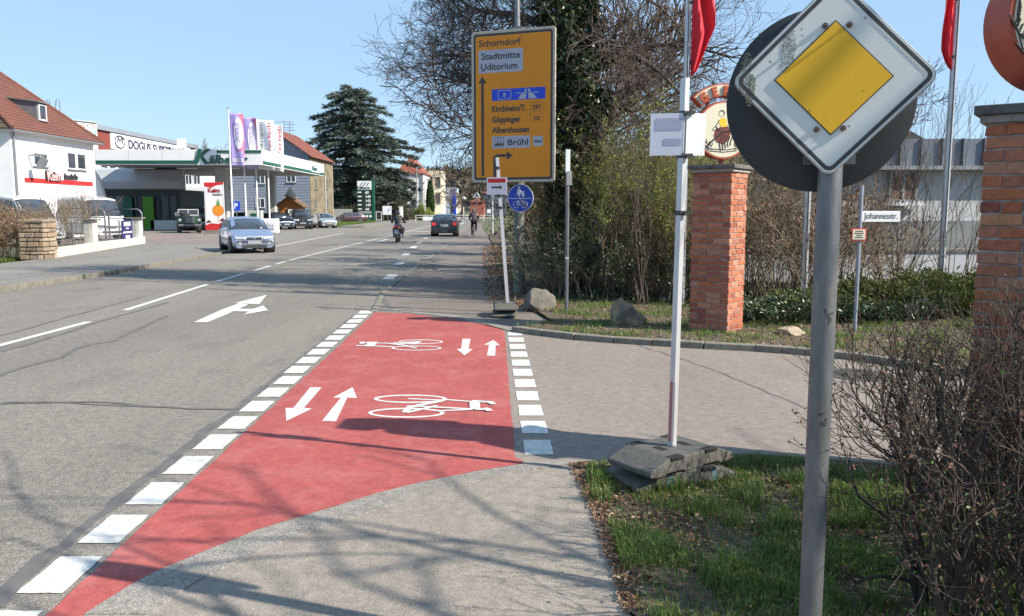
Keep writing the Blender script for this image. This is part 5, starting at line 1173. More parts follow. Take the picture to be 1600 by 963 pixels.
    for side in (1,-1):
        mb = MB(); mb.box((side*wt*.84,ty-.02,belt0*Ht*.93),(.26,.16,.20)); mb.build('tail_light', M_lampr if not rear_lit else mat('brake_lamp',(.8,.05,.04),None,5,.3), t, bevel=.02)
    mb = MB(); mb.box((0,ty+.012,.50*Ht),(.52,.03,.16)); mb.build('number_plate', M_plate, t)
    mb = MB(); mb.box((0,ty+.006,.22*Ht),(W*.72,.04,.10)); mb.build('rear_skirt', M_trim, t)
    return t
HATCH = [(0,.40),(.015,.50),(.06,.56),(.27,.655),(.33,.76),(.42,.955),(.56,1.0),(.80,.965),(.955,.68),(.99,.60),(1,.40)]
HATCH = [(0,.36),(.012,.46),(.05,.53),(.27,.64),(.35,.79),(.44,.955),(.60,1.0),(.82,.955),(.96,.66),(.995,.58),(1,.36)]
SUVP = [(0,.34),(.01,.50),(.04,.575),(.24,.655),(.31,.80),(.38,.965),(.60,1.0),(.86,.975),(.965,.66),(.995,.60),(1,.34)]
g = G(398, 396)
car('silver blue hatchback with a blurred plate driving out of the filling station', (g[0]-.88, g[1]+1.7, 0), math.radians(27), 4.1, 1.72, 1.43, HATCH, paint('silver_blue', (.40,.47,.62), .75, .3), name='hatchback', cowl=3, roof0=5, roof1=7, tail=8)
def drivers(t): pass
car('black hatchback with glowing brake lamps driving away on the road', (at(693,370,54).x, 55.6, 0), PI+math.radians(2.5), 4.2, 1.78, 1.46, HATCH, paint('black_metallic', (.020,.022,.030), .4, .25), name='hatchback', rear_lit=True)
car('dark grey off road estate parked nose out in front of the wooden hut', (at(463,355,74).x, 75.5, .036), math.radians(20), 4.6, 1.86, 1.74, SUVP, paint('dark_grey', (.035,.04,.045), .5, .3), wr=.36, group='cars parked at the station')
car('dark blue car parked between the white box and the dark off road car', (at(432,355,71).x-.6, 73.4, .036), math.radians(38), 4.3, 1.75, 1.50, HATCH, paint('dark_blue', (.03,.05,.10), .5, .3), group='cars parked at the station')
car('silver small hatchback parked at the right end of the station row', (at(498,354,78).x, 80, .036), math.radians(30), 3.9, 1.68, 1.42, HATCH, paint('light_silver', (.50,.53,.58), .7, .3), group='cars parked at the station')
car('dark red car parked behind the grass by the pale wall', (at(541,345,104).x, 105, .04), math.radians(-62), 4.3, 1.75, 1.42, HATCH, paint('dark_red', (.05,.02,.025), .4, .3), group='cars parked at the station')
car('dark estate car standing under the canopy behind the flagpoles', (at(395,352,80).x-.5, 82, .036), math.radians(80), 4.5, 1.75, 1.5, SUVP, paint('black_metallic', (.02,.022,.03)), group='cars parked at the station')
VAN = [(0,.26),(.01,.36),(.03,.42),(.13,.52),(.18,.70),(.25,.94),(.50,1.0),(.97,.985),(.985,.93),(.995,.6),(1,.3)]
car('white delivery van behind the brown hedge at the left edge', (at(30,360,40).x-1.0, 41.0, 0), math.radians(72), 5.2, 1.95, 2.45, VAN, paint('van_white', (.52,.54,.57), 0, .4), wr=.34, name='delivery_van', cat='van', group='white vans by the bakery', belt0=.5, tum=.90, cowl=3, roof0=5, roof1=7, tail=8, wx=(.16,.80))
car('white panel van in front of the bakery window, right of the other van', (at(122,360,46).x, 47.5, 0), math.radians(52), 4.8, 1.9, 2.5, VAN, paint('van_white', (.52,.54,.57), 0, .4), wr=.34, name='delivery_van', cat='van', group='white vans by the bakery', belt0=.5, tum=.90, wx=(.16,.80))
car('dark van parked under the canopy beside the banner', (at(307,360,70).x, 70.5, 0), math.radians(15), 4.8, 1.9, 2.0, VAN, paint('black_metallic', (.02,.022,.03)), wr=.34, name='parked_van', cat='van', belt0=.5, tum=.88)
# open-topped classic off-road vehicle
M_lr = paint('army_green', (.018,.055,.035), 0, .45)
lr = thing('offroad_vehicle', 'old dark green off road vehicle with flat windscreen and spare wheel on the bonnet', 'off road vehicle', (at(283,362,61).x, 62.5, 0), math.radians(24))
def lb(c, d, name, m, bev=.02, **k): mb = MB(); mb.box(c, d, **k); return mb.build(name, m, lr, bevel=bev)
lb((0,.9,.98),(1.6,2.2,.62),'body',M_lr); lb((0,-.95,.98),(1.12,1.5,.5),'bonnet',M_lr); lb((0,-.9,1.24),(1.0,1.5,.06),'bonnet_lid',M_lr)
for s in (-1,1):
    lb((s*.68,-.95,.98),(.30,1.45,.34),'wing',M_lr); mb = MB(); mb.lathe([(.10,-.02),(.09,.02)],(s*.66,-1.70,1.0),14,'Y'); mb.build('headlight', M_lampw, lr)
    lb((s*.80,.0,1.0),(.04,.9,.5),'door',M_lr)
    for y in (-1.12,1.15):
        mb = MB(); mb.lathe([(.22,s*.56),(.38,s*.58),(.38,s*.78),(.30,s*.80),(.2,s*.76)],(0,y,.38),20,'X'); wh = mb.build('wheel', M_tyre, lr); mb = MB(); mb.lathe([(.21,s*.70),(.21,s*.79),(.08,s*.77)],(0,y,.38),14,'X'); mb.build('rim', mat('cream_rim',(.45,.43,.38),None,6,.6), wh)
lb((0,-1.75,.62),(1.6,.12,.16),'bumper',M_galv); lb((0,-1.705,1.0),(.62,.02,.40),'grille',M_galv,0)
mb = MB()
for x in (-.70,0,.70): mb.box((x,-.12,1.55),(.05,.04,.44))
for z in (1.34,1.77): mb.box((0,-.12,z),(1.45,.04,.05))
ws = mb.build('windscreen_frame', mat('pale_frame',(.55,.56,.55),None,5,.5), lr)
for s in (-1,1): mb = MB(); mb.box((s*.35,-.12,1.555),(.64,.01,.38)); mb.build('pane', M_cglass, ws)
mb = MB(); mb.lathe([(.14,-.07),(.34,-.09),(.37,0),(.34,.09),(.14,.07)],(-.28,-.72,1.40),20,'Z'); mb.build('spare_wheel', M_tyre, lr)
mb = MB(); mb.lathe([(.17,0),(.17,.02)],(-.82,-.5,1.42),14,'Y'); mb.build('mirror', M_galv, lr)
for s in (-1,1): lb((s*.4,.45,1.25),(.5,.15,.55),'seat',M_trim)
mb = MB(); mb.tube([(-.35+.2*math.cos(t),.02+.06*math.sin(t),1.35+.2*math.sin(t)) for t in [2*PI*j/14 for j in range(15)]],.018,5); mb.build('steering_wheel', M_trim, lr)
# ---- price totem
tt = thing('price_totem', 'tall dark green fuel price totem with white top panel by the road', 'price sign', (at(571,344,140).x, 140, 0)); sc_ = 140/1280
W_ = 23*sc_; Z = lambda py: 1.7+(329-py)*sc_
mb = MB(); mb.box((0,0,(Z(283)+.1)/2),(W_,.5,Z(283)-.1)); mb.build('casing', M_dgreen, tt)
mb = MB(); mb.box((W_/2+.22,0,(Z(283))/2),(.34,.7,Z(283))); mb.build('side_post', M_dgreen, tt)
mb = MB(); mb.box((0,-.28,(Z(284)+Z(297))/2),(W_-.1,.06,Z(284)-Z(297))); mb.build('logo_panel', M_signw, tt)
for k in range(3): mb = MB(); x = -.7+.55*k; mb.prism([(x-.15,Z(291.5)),(x+.05,Z(291.5)),(x+.5,Z(286)),(x+.3,Z(286))],-.34,-.32); mb.build('logo_bar', mat('grey_print',(.2,.22,.24),None,4,.6), tt)
text('Kälberer', .62, M_black, tt, (-1.2,-.33,Z(296)), bold=.02)
for k, s in enumerate(('60⁹','1479'[:3],'143⁹','149⁹','44⁹')):
    s = ('60','149','143','149','44')[k]; py = 301.5+6.4*k; mb = MB(); mb.box((0,-.27,Z(py)),(W_-.2,.05,.62)); mb.build('price_row', mat('row_dark',(.01,.03,.025),None,4,.5), tt)
    text(s, .62, M_signw, tt, (.1,-.31,Z(py)-.21), bold=.02); mb = MB(); mb.box((-.85,-.31,Z(py)+.03),(.62,.03,.2)); mb.build('fuel_name', M_signw, tt)
mb = MB(); mb.box((0,-.28,Z(332)),(W_-.3,.05,.45)); mb.build('grey_strip', M_plate, tt)
for k in range(4): mb = MB(); mb.box((-.95+.62*k,-.28,Z(338)),(.42,.05,.36)); mb.build('pictogram', M_signw, tt)
aframe = thing('a_board', 'small white framed board standing right of the price totem', 'board', (at(592,342,140).x,140,0)); mb = MB()
for s in (-1,1): mb.box((s*.45,0,.75),(.1,.05,1.5))
mb.box((0,0,1.45),(.8,.05,.1)); mb.box((0,0,.1),(.8,.05,.1)); mb.build('frame', M_signw, aframe); mb = MB(); mb.box((0,.02,.78),(.8,.02,1.26)); mb.build('panel', M_trim, aframe)
ns = thing('white_notice', 'white rectangular notice on two legs in front of the conifer hedge', 'sign', (at(605,342,138).x,138,0))
mb = MB(); mb.box((0,0,Z(329)),(1.5,.06,1.45)); mb.build('panel', M_signw, ns); mb = MB(); mb.prism([(.05,Z(331)),(.3,Z(330)),(.55,Z(325)),(.35,Z(327))],-.05,-.04); mb.build('blue_mark', M_blu, ns)
for s in (-1,1): mb = MB(); mb.tube([(s*.7,.05,0),(s*.7,.05,Z(322))], .05, 6); mb.build('leg', M_galv, ns)
# ================================================================ VEGETATION
M_bark = mat('grey_brown_bark', (.10,.082,.068), (.055,.045,.038), 9, .95, bump=.8, bscale=40)
M_twig = mat('bare_twigs', (.115,.085,.070), (.075,.055,.047), 2, .9)
M_twig2 = mat('pale_twigs', (.23,.175,.115), (.13,.10,.07), 2, .9)
M_twig3 = mat('hedge_wood', (.075,.056,.042), (.032,.024,.019), 16, .9)
L_ivy = leafmat('ivy_leaf', [(.018,.035,.012),(.03,.055,.018),(.05,.08,.028),(.10,.13,.07)], .35, .5)
L_bud = leafmat('spring_bud_leaf', [(.15,.19,.035),(.25,.29,.06),(.34,.36,.10)], .6, .3, .3)
L_yew = leafmat('evergreen_spray', [(.035,.050,.016),(.065,.080,.024),(.10,.115,.04),(.14,.14,.065)], .85, .1, .2)
L_cedar = leafmat('cedar_needles', [(.032,.050,.042),(.060,.085,.068),(.10,.13,.105),(.155,.18,.15)], .7, .3)
L_cyp = leafmat('cypress_green', [(.02,.055,.012),(.04,.09,.02),(.07,.12,.03)], .7, .3)
L_brown = leafmat('red_brown_leaf', [(.07,.03,.022),(.13,.06,.04),(.10,.05,.03)], .7, .3)
L_green = leafmat('small_green_leaf', [(.06,.12,.03),(.10,.18,.05),(.15,.22,.08)], .5, .4, .3)
# ---- big ivy-clad tree
TY = 17.6; tb_ = at(888, 460, TY)
tree = thing('ivy_clad_tree', 'large bare tree with ivy covered trunk behind the yellow direction sign', 'tree', (tb_.x, TY, 0))
T0 = Vector((tb_.x, TY, 0))
trunk_px = [(889,470),(891,300),(894,180),(893,80),(890,-20),(884,-140),(880,-260)]
tp = [at(x, y, TY)-T0 for x, y in trunk_px]; tp[0].z = -.2
mb = MB(); mb.tube(tp, [.40,.34,.31,.29,.25,.18,.10], 12); mb.build('trunk', M_bark, tree, smooth=60)
limbs = [ # photo positions, start radius, depth drift
 ([(895,98),(935,84),(958,81),(988,86),(1017,103),(1039,121),(1066,150)], .13, -1.0),
 ([(988,86),(1012,73),(1044,69),(1075,74),(1110,80),(1148,90)], .07, -.6),
 ([(897,164),(931,162),(945,159),(966,167),(990,173),(1012,167),(1045,160),(1085,154)], .10, .8),
 ([(880,262),(872,240),(882,224),(904,221),(934,213),(950,197),(958,170)], .09, -1.2),
 ([(890,130),(840,122),(790,120),(735,128),(690,130),(655,126),(622,117)], .11, .6),
 ([(890,60),(830,36),(780,24),(735,20),(690,14),(650,-10)], .11, 1.4),
 ([(890,175),(840,180),(790,176),(745,186),(712,205),(690,232)], .09, .8),
 ([(888,20),(840,-30),(780,-50),(720,-60),(670,-40)], .12, 2.0),
 ([(892,40),(920,0),(960,-50),(1010,-70),(1060,-60)], .12, .6),
 ([(892,85),(915,62),(930,52),(948,60),(955,80)], .07, -1.4),
 ([(893,10),(935,-10),(985,-14),(1030,10),(1060,40)], .09, 2.2),
 ([(888,90),(850,60),(800,52),(750,62),(700,78),(660,90)], .08, 2.4),
 ([(888,-60),(880,-160),(850,-240),(800,-280)], .12, .5),
 ([(888,-80),(930,-150),(980,-200),(1040,-230)], .11, -.5),
 ([(886,-50),(830,-120),(760,-150),(700,-160)], .10, 1.0),
 ([(890,150),(915,130),(960,120),(1000,130),(1040,180)], .06, 1.8),
]
segs = []; tips = []; RT = random.Random(5)
for li, (pts, r_, dr_) in enumerate(limbs):
    P = []
    if li in (4,5,6,7,11,14): pts = [(890-(890-x)*.76, y) for x, y in pts]
    for i, (x, y) in enumerate(pts): P.append(at(x, y, TY+dr_*(i/(len(pts)-1)) )-T0)
    n = len(P); rad = [max(.012, r_*(1-.85*i/(n-1))) for i in range(n)]
    mb = MB(); mb.tube(P, rad, 7); mb.build('limb', M_bark, tree, smooth=60)
    dense = 40 if li in (4,5,6,7,11,14) else 20
    for k in range(dense):
        f = (k+.6)/dense*(n-1); i = min(n-2, int(f)); q = P[i].lerp(P[i+1], f-i); d = (P[i+1]-P[i]).normalized()
        dd = (d*.8+rnd_unit(RT)*.9+Vector((0,.35 if li in (4,5,6,7,11,14) else 0,0))).normalized()
        grow(RT, segs, tips, q, dd, .026*(1-.4*k/dense), RT.uniform(.75,1.15), 3, 4 if li in (4,5,6,7,11,14) else 3, .28, -.01 if li in (4,6) else .02, .64, .0040, 4, .85)
    grow(RT, segs, tips, P[-1], (P[-1]-P[-2]).normalized(), rad[-1], .8, 3, 3, .25, 0, .62, .004, 4, .8)
def clear_of_sign(s):   # no twig grows through or in front of the direction sign
    a = Vector(s[3:6])+T0
    return not (-1.15 < a.x < 1.0 and a.y < 16.75 and 2.0 < a.z < 5.6)
segs = [s for s in segs if clear_of_sign(s)]
link('twigs', twigmesh(segs, M_twig), tree, kind='stuff')
# ivy all the way up the trunk, in uneven bulges
pts = []; rs2 = np.random.RandomState(3)
for i in range(15000):
    f = rs2.rand()**.9*(len(tp)-1.6)+.3; k = int(f); c = tp[k].lerp(tp[k+1], f-k); a = rs2.rand()*2*PI
    bul = .50+.16*math.sin(c.z*2.3+a*2)+.10*math.sin(c.z*5.1-a*3); rr = bul*(.78+.3*rs2.rand())
    pts.append((c.x+rr*math.cos(a), c.y+rr*math.sin(a), c.z))
for li in (0,2,3):
    P = [at(x, y, TY)-T0 for x, y in limbs[li][0][:3]]
    for i in range(900):
        f = rs2.rand()*1.9; k = int(f); c = P[k].lerp(P[k+1], f-k); o = rs2.normal(size=3)*.13; pts.append((c.x+o[0], c.y+o[1], c.z+o[2]))
link('ivy', leafmesh(pts, L_ivy, .11, rs2, .8), tree, kind='stuff')
# ---- shrubs: one of each kind, then copies that share its meshes
def shrub(name, label, cat, h, n, mtw, seed, leaf=None, nleaf=0, lsize=.05, lvl=3, spread=.75, group=None, r=.016, rad=.35, up=.10, nch=3, aspect=.6, loc=(0,0,0), rmin=.0025, loose=.18, tilt=.6):
    Rq = random.Random(seed); t = thing(name, label, cat, loc, 0, group); sg = []; tps = []
    for i in range(n):
        a = Rq.uniform(0, 2*PI); b = rad*math.sqrt(Rq.random()); d = Vector((math.cos(a)*tilt*Rq.random(), math.sin(a)*tilt*Rq.random(), 1))
        grow(Rq, sg, tps, (b*math.cos(a), b*math.sin(a), 0), d, r*Rq.uniform(.6,1.2), h*Rq.uniform(.38,.62), lvl, nch, .22, up, .62, rmin, 4, spread)
    nst = n*4; link('stems', twigmesh(sg, mtw), t, kind='stuff')
    if leaf:
        q = np.random.RandomState(seed); A_ = np.array([s[:6] for s in sg if s[6] < r*.45]); idx = q.randint(0, len(A_), nleaf); f = q.rand(nleaf, 1); P = A_[idx, :3]*(1-f)+A_[idx, 3:]*f+q.normal(size=(nleaf, 3))*loose*.3
        link('leaves', leafmesh(P, leaf, lsize, q, aspect), t, kind='stuff')
    return t
GT = 'shrubs of the thicket behind the grass'
LB = 'bare brown shrub in the tangled thicket right of the cycle lane'
LG = 'shrub hazed with yellow green buds in the thicket left of the middle brick pillar'
LD = 'dark ivy tangled shrub low in the thicket at the edge of the cycle lane'
sA = shrub('bare_shrub', LB, 'shrub', 2.6, 15, M_twig2, 21, None, lvl=3, group=GT, rmin=.0035)
sB = shrub('budding_shrub', LG, 'shrub', 3.3, 15, M_twig2, 22, L_bud, 12000, .04, lvl=3, group='budding shrubs of the thicket', rmin=.0035)
sC = shrub('ivy_shrub', LD, 'shrub', 1.7, 16, M_twig2, 23, L_ivy, 2400, .06, lvl=3, group='ivy tangled shrubs', rmin=.004, rad=.6)
sE = shrub('dry_shrub', 'bare shrub with withered brown leaves in the thicket', 'shrub', 2.1, 15, M_twig2, 24, DRY, 2600, .06, lvl=3, group='dry leaved shrubs', rmin=.004, rad=.6)
def put(s, x, y, sc=1.0, first=[set()], z=.04, label=None):
    rz = R.uniform(0, 6.28); k = sc*R.uniform(.92,1.08)
    if s.name not in first[0]: first[0].add(s.name); s.location = (x,y,z); s.rotation_euler = (0,0,rz); s.scale = (k,k,k); return s
    return dup(s, (x,y,z), rz, label, (k,k,k))
for x, y, k in ((2.1,17.0,.9),(3.5,15.0,.75),(4.2,14.6,.7),(2.4,15.2,.65),(2.0,17.6,1.1),(2.7,17.2,1.15),(3.3,17.0,1.1),(4.0,16.6,1.1),(4.5,15.6,1.0),(1.8,21,1.2),(3.4,20,1.3),(4.8,18.5,1.2),(5.6,17,1.0),(2.3,15.5,.8),(3.3,15.2,.85),(4.9,14.6,.8)): put(sA, x, y, k)
for x, y, k in ((2.6,15.7,.8),(3.0,16.0,.85),(2.6,16.9,.95),(2.4,18.6,1.1),(1.5,18.3,1.05),(3.1,16.4,.8),(3.3,22,1.15),(3.9,17.8,.9)): put(sB, x, y, k)
for x, y, k in ((1.2,16.2,.95),(1.6,15.2,.7),(1.5,18.2,1.1),(2.6,15.4,.6),(1.8,20.5,1.0),(2.1,24,1.1),(2.4,28,1.1),(.85,15.4,.55),(.85,17.3,.6)): put(sC, x, y, k)
for x, y, k in ((1.7,17.4,1.0),(1.8,22,1.1),(1.9,26,1.1),(2.0,30,1.1),(2.1,35,1.1),(2.1,41,1.1),(2.0,48,1.1),(1.8,57,1.1),(.9,18.9,.7),(1.8,68,1.1),(5.0,15.6,.95),(2.6,15.9,.8)): put(sE, x, y, k)
# brown clipped hedge right of the pillar, and the tall many-stemmed shrubs
sH = shrub('brown_hedge', 'dense leafless brown hedge between the middle brick pillar and the grey sign post', 'hedge', 1.75, 40, M_twig2, 31, DRY, 1500, .04, lvl=3, rad=1.1, rmin=.004, loc=(5.2,14.4,.04), spread=.9)
d2 = dup(sH, (6.5,15.6,.04), 1.2, 'leafless brown hedge just behind the dense one, under the house wall', (1,1,1.05))
TL = 'tall fan of bare brown stems growing in front of the white house on the right'
sT = shrub('many_stemmed_shrub', TL, 'shrub', 4.6, 14, M_twig, 32, None, lvl=2, group='tall many stemmed shrubs by the white house', rad=.30, rmin=.004, spread=.4, up=.16, r=.018, tilt=.75)
for i, (x, y, k) in enumerate(((7.6,16.4,.86),(6.8,16.9,.74),(9.0,16.6,.84),(8.2,17.3,.8),(6.2,17.2,.7))):
    put(sT, x, y, k)
sS = shrub('many_stemmed_shrub', 'slender bare shrub with upright stems just left of the middle brick pillar', 'shrub', 3.9, 9, M_twig, 33, None, lvl=2, rad=.3, rmin=.004, spread=.45, up=.16, r=.016, tilt=.4); sS.location = (2.55,14.5,.04)
# evergreen ground shrubs
def evergreen(label, c, rx, ry, hh, n, seed, name='evergreen_shrub', L=L_yew, size=.10):
    q = np.random.RandomState(seed); t = thing(name, label, 'shrub', (c[0], c[1], .04)); P = []; D = []; sg = []
    for k in range(n//60):
        a = q.rand()*2*PI; b = math.sqrt(q.rand()); x0, y0 = rx*b*math.cos(a), ry*b*math.sin(a); top = hh*(1-.55*b*b)*(.75+.4*q.rand()); d = np.array([math.cos(a)*.9, math.sin(a)*.9, .35+.3*q.rand()]); L_ = .30+.25*q.rand()
        base = np.array([x0, y0, max(.05, top-.25)]); e_ = base+d*L_
        sg.append((x0*.7, y0*.7, 0, *base, .012, .008)); sg.append((*base, *e_, .007, .003))
        f = q.rand(60); pt = base[None]+d[None]*(L_*f[:, None])+q.normal(size=(60, 3))*np.array([[.07,.07,.03]]); P.append(pt); D.append(np.repeat(d[None], 60, 0)+q.normal(size=(60,3))*.5)
    link('branches', twigmesh(sg, M_bark), t, kind='stuff'); link('sprays', leafmesh(np.concatenate(P), L, size, q, .28, dirs=np.concatenate(D)), t, kind='stuff'); return t
evergreen('low spreading evergreen shrub left of the Johannesstr. sign post', (5.5,13.2), 1.0,.7,.38, 6000, 41)
evergreen('broad evergreen shrub behind the Johannesstr. sign post', (6.4,13.3), 1.1,.8,.55, 10000, 42)
evergreen('broad evergreen shrub around the foot of the right flagpole', (7.7,13.9), 1.2,.9,.62, 12000, 43)
evergreen('evergreen shrub beside the large right pillar, behind the side street', (9.2,13.2), 1.3,1.0,.75, 12000, 44)
evergreen('dark ivy mat at the foot of the middle brick pillar', (4.1,12.4), .9,.55,.16, 7000, 45, 'ivy_mat', L_ivy, .07)
evergreen('dark ivy mat below the brown hedge', (5.3,12.4), .9,.4,.16, 6000, 46, 'ivy_mat', L_ivy, .07)
# ---- the clipped bare bush in the foreground
def frontbush(label, loc, h, n, seed, lv, nl=500, rad=.16, lean=(0,0)):
    Rq = random.Random(seed); t = thing('clipped_bare_bush', label, 'bush', (loc[0], loc[1], 0)); sg = []; thick = []
    def br(p, d, r, L, lvl, z_up=.10):
        q = Vector(p); dd = Vector(d).normalized(); n_ = 5 if lvl > 1 else 3; rb = r
        for i in range(n_):
            nd = (dd+rnd_unit(Rq)*(.34 if lvl > 1 else .22)+Vector((0,0,z_up))).normalized(); q2 = q+nd*L/n_
            if q2.z > h*(1+.07*math.sin(q2.x*9+q2.y*7)): return
            ra = r*(1-.5*i/n_); rb = r*(1-.5*(i+1)/n_); (thick if ra > .004 else sg).append((*q, *q2, max(ra,.0018), max(rb,.0015))); q, dd = q2, nd
            if lvl > 0 and Rq.random() < (.62 if lvl > 1 else .42):
                cd = (nd+rnd_unit(Rq)*1.0).normalized(); br(q, cd, rb*.60, L*Rq.uniform(.38,.66), lvl-1, .10)
        if lvl > 0:
            for k in range(2): br(q, (dd+rnd_unit(Rq)*.6).normalized(), rb*.8, L*.6, lvl-1)
    for i in range(n):
        a = Rq.uniform(0, 2*PI); b = rad*Rq.random(); br((b*math.cos(a), b*math.sin(a), -.02), (math.cos(a)*.35+lean[0], math.sin(a)*.35+lean[1], 1), Rq.uniform(.010,.024), h*.60, lv)
    link('twigs', twigmesh(sg, M_twig3), t, kind='stuff')
    if thick: link('branches', twigmesh(thick, M_twig3, 6), t, kind='stuff')
    q = np.random.RandomState(seed); A_ = np.array([s[:6] for s in sg]); idx = q.randint(0, len(A_), nl); P = A_[idx, 3:]
    link('withered_leaves', leafmesh(P, L_brown, .022, q, .55), t, kind='stuff')
    idx = q.randint(0, len(A_), nl//2); P = A_[idx, 3:]; P = P[P[:, 2] > .35*h]; link('new_leaves', leafmesh(P, L_green, .016, q, .6), t, kind='stuff')
    return t
frontbush('clipped bare bush nearest the grey sign post, its thorny twigs crossing the side street', (1.86,3.35), 1.20, 10, 61, 3, lean=(.05,0))
frontbush('clipped bare bush in the bottom right corner of the picture', (2.05,2.95), 1.10, 12, 62, 3)
frontbush('taller bare bush in front of the large right brick pillar', (2.45,3.65), 1.34, 11, 63, 3)
frontbush('bare bush at the right edge with reddish withered leaves', (2.75,3.4), 1.32, 12, 64, 3)
frontbush('bare bush between the grey sign post and the right pillar, farther back', (2.35,4.2), 1.05, 9, 65, 3)
frontbush('bare bush in the lower right, crossing twigs in front of the grass', (1.72,2.95), .80, 8, 66, 3)
shoot = thing('upright_shoot', 'single upright budding shoot rising in front of the large right pillar', 'plant', (2.30,3.30,0)); 
mb = MB(); zt_ = at(1585,355,3.3).z; mb.tube([(0,0,0),(.02,0,.7),(-.01,0,zt_)], [.008,.006,.003], 6); mb.build('stem', M_twig3, shoot)
q = np.random.RandomState(9); P = np.stack([q.normal(size=260)*.006, q.normal(size=260)*.006, zt_-.45*q.rand(260)], 1); link('buds', leafmesh(P, L_green, .022, q, .5, up=.8), shoot, kind='stuff')
# ---- plain bare trees
def baretree(label, loc, h, seed, lvl=4, spread=.75, group=None, nch=3, rmin=.01, mt=None, trunk=.22, up=.06, kind=None, name='bare_tree'):
    Rq = random.Random(seed); t = thing(name, label, 'tree', loc, 0, group); sg = []; tps = []; ht = h*.30
    mb = MB(); mb.tube([(0,0,-.3),(.05,0,ht*.5),(0,.05,ht),(.1,0,h*.55)], [trunk,trunk*.8,trunk*.65,trunk*.3], 8); mb.build('trunk', M_bark, t, smooth=60)
    for k in range(9):
        z = ht*(.75+.12*k); a = Rq.uniform(0, 6.28); grow(Rq, sg, tps, (0,0,z), (math.cos(a)*.9, math.sin(a)*.9, .75), trunk*.42, h*.34*(1-.03*k), lvl, nch, .22, up, .64, rmin, 4, spread)
    link('branches', twigmesh(sg, mt or M_twig), t, kind='stuff'); return t
baretree('bare rounded tree behind the white house, between the sign disc and the right pillar', (17.5,40,0), 8.6, 71, 4, rmin=.012)
t = baretree('bare spreading tree standing outside the picture to the right, casting thin branch shadows', (5.9,.5,0), 8.0, 72, 2, spread=.9, rmin=.010, trunk=.17, nch=3)
for i, (x, y, hh) in enumerate(((1.8,23.5,8.0),(2.3,30.5,8.5),(3.0,39,9.5),(3.8,50,10))): th_ = baretree('bare hedgerow tree behind the yellow direction sign, '+('nearest of four','second of four','third of four','farthest of four')[i], (x,y,0), hh, 301+i, 4, rmin=.020, spread=.60, trunk=.28); qq = np.random.RandomState(i); aa = qq.rand(4200)*6.283; zz_ = 4.6*qq.rand(4200)+.3; rr_ = (.48+.12*np.sin(zz_*3+aa))*(.8+.3*qq.rand(4200)); link('ivy', leafmesh(np.stack([rr_*np.cos(aa), rr_*np.sin(aa), zz_], 1), L_ivy, .16, qq, .8), th_, kind='stuff')  # hidden trees added for road shadows; thick twigs and ivy strengthen them
baretree('pale bare tree at the far crossing beside the blue and white building', (at(722,330,165).x,165,0), 12.0, 73, 3, rmin=.03, mt=M_twig2, trunk=.3)
baretree('low wide bare tree at the far crossing left of the signal post', (at(706,330,135).x,135,0), 6.0, 74, 3, spread=1.0, rmin=.03, mt=M_twig2, trunk=.25)
for i, (px_, Y_, h_) in enumerate(((333,110,11),(345,125,12),(318,118,10))):
    t = baretree('brown bare tree seen under the canopy, '+('behind the banner','right of the other two','leftmost of three')[i], (at(px_,330,Y_).x,Y_,0), h_, 75+i, 3, rmin=.03, mt=M_twig2, trunk=.25)
# ---- cedar
cd = thing('cedar_tree', 'great dark blue green cedar with layered drooping branches beside the road', 'tree', (at(566,345,156).x,156,0)); cd.scale = (1.10,)*3; q = np.random.RandomState(50); HC = 22.0
mb = MB(); mb.tube([(0,0,-.3),(-.3,0,7),(-.9,0,14),(-1.2,0,HC)], [.75,.55,.32,.05], 9); mb.build('trunk', M_bark, cd, smooth=60)
P = []; D = []; sg = []
prof = [(0,7.5),(.08,8.6),(.2,9.2),(.35,9.8),(.5,8.8),(.62,8.2),(.75,7.0),(.86,5.6),(.94,4.2),(1,2.0)]
for k in range(120):
    f = .06+.93*(k/120)+q.rand()*.02; z = HC*f; a = k*2.399+q.rand()*.5; Lr = np.interp(f, [p[0] for p in prof], [p[1] for p in prof])*(.45+.68*q.rand()**.8)
    if q.rand() < .14: Lr *= 1.25
    if math.cos(a) > .3 and .25 < f < .5: Lr *= 1.12
    cx = -1.2*f; d = np.array([math.cos(a), math.sin(a), 0]); N = max(4, int(Lr/.7)); prev = np.array([cx, 0, z-.5])
    for j in range(1, N+1):
        u = j/N; pt = np.array([cx, 0, z])+d*Lr*u+np.array([0,0, .9*math.sin(u*2.2)*(1-.3*f)-1.6*u*u*(1-f*.7)])
        sg.append((*prev, *pt, .10*(1-.8*u)+.02, .10*(1-.8*(u+.1))+.02)); prev = pt
        m = int(14+26*u); wd = (.35+1.5*math.sin(min(1,u*1.15)*PI)**.8)*.62
        side = np.array([-d[1], d[0], 0]); s_ = q.uniform(-1,1,size=(m,1)); b_ = q.uniform(-.5,.5,size=(m,1))
        pp = pt[None]+side[None]*s_*wd+d[None]*b_*.9+np.array([[0,0,1]])*(-.28*np.abs(s_)+q.normal(size=(m,1))*.10); P.append(pp)
        D.append(d[None]*.9+side[None]*np.sign(s_)*.8+np.array([[0,0,-.12]])+q.normal(size=(m,3))*.25)
P = np.concatenate(P); D = np.concatenate(D)
link('branches', twigmesh(sg, M_bark, 4), cd, kind='stuff'); P2_ = np.concatenate([P, P+q.normal(size=P.shape)*np.array([[.3,.3,.10]]), P+q.normal(size=P.shape)*np.array([[.2,.2,.07]])]); link('needles', leafmesh(P2_, L_cedar, .55, q, .22, dirs=np.concatenate([D,D,D])), cd, kind='stuff')
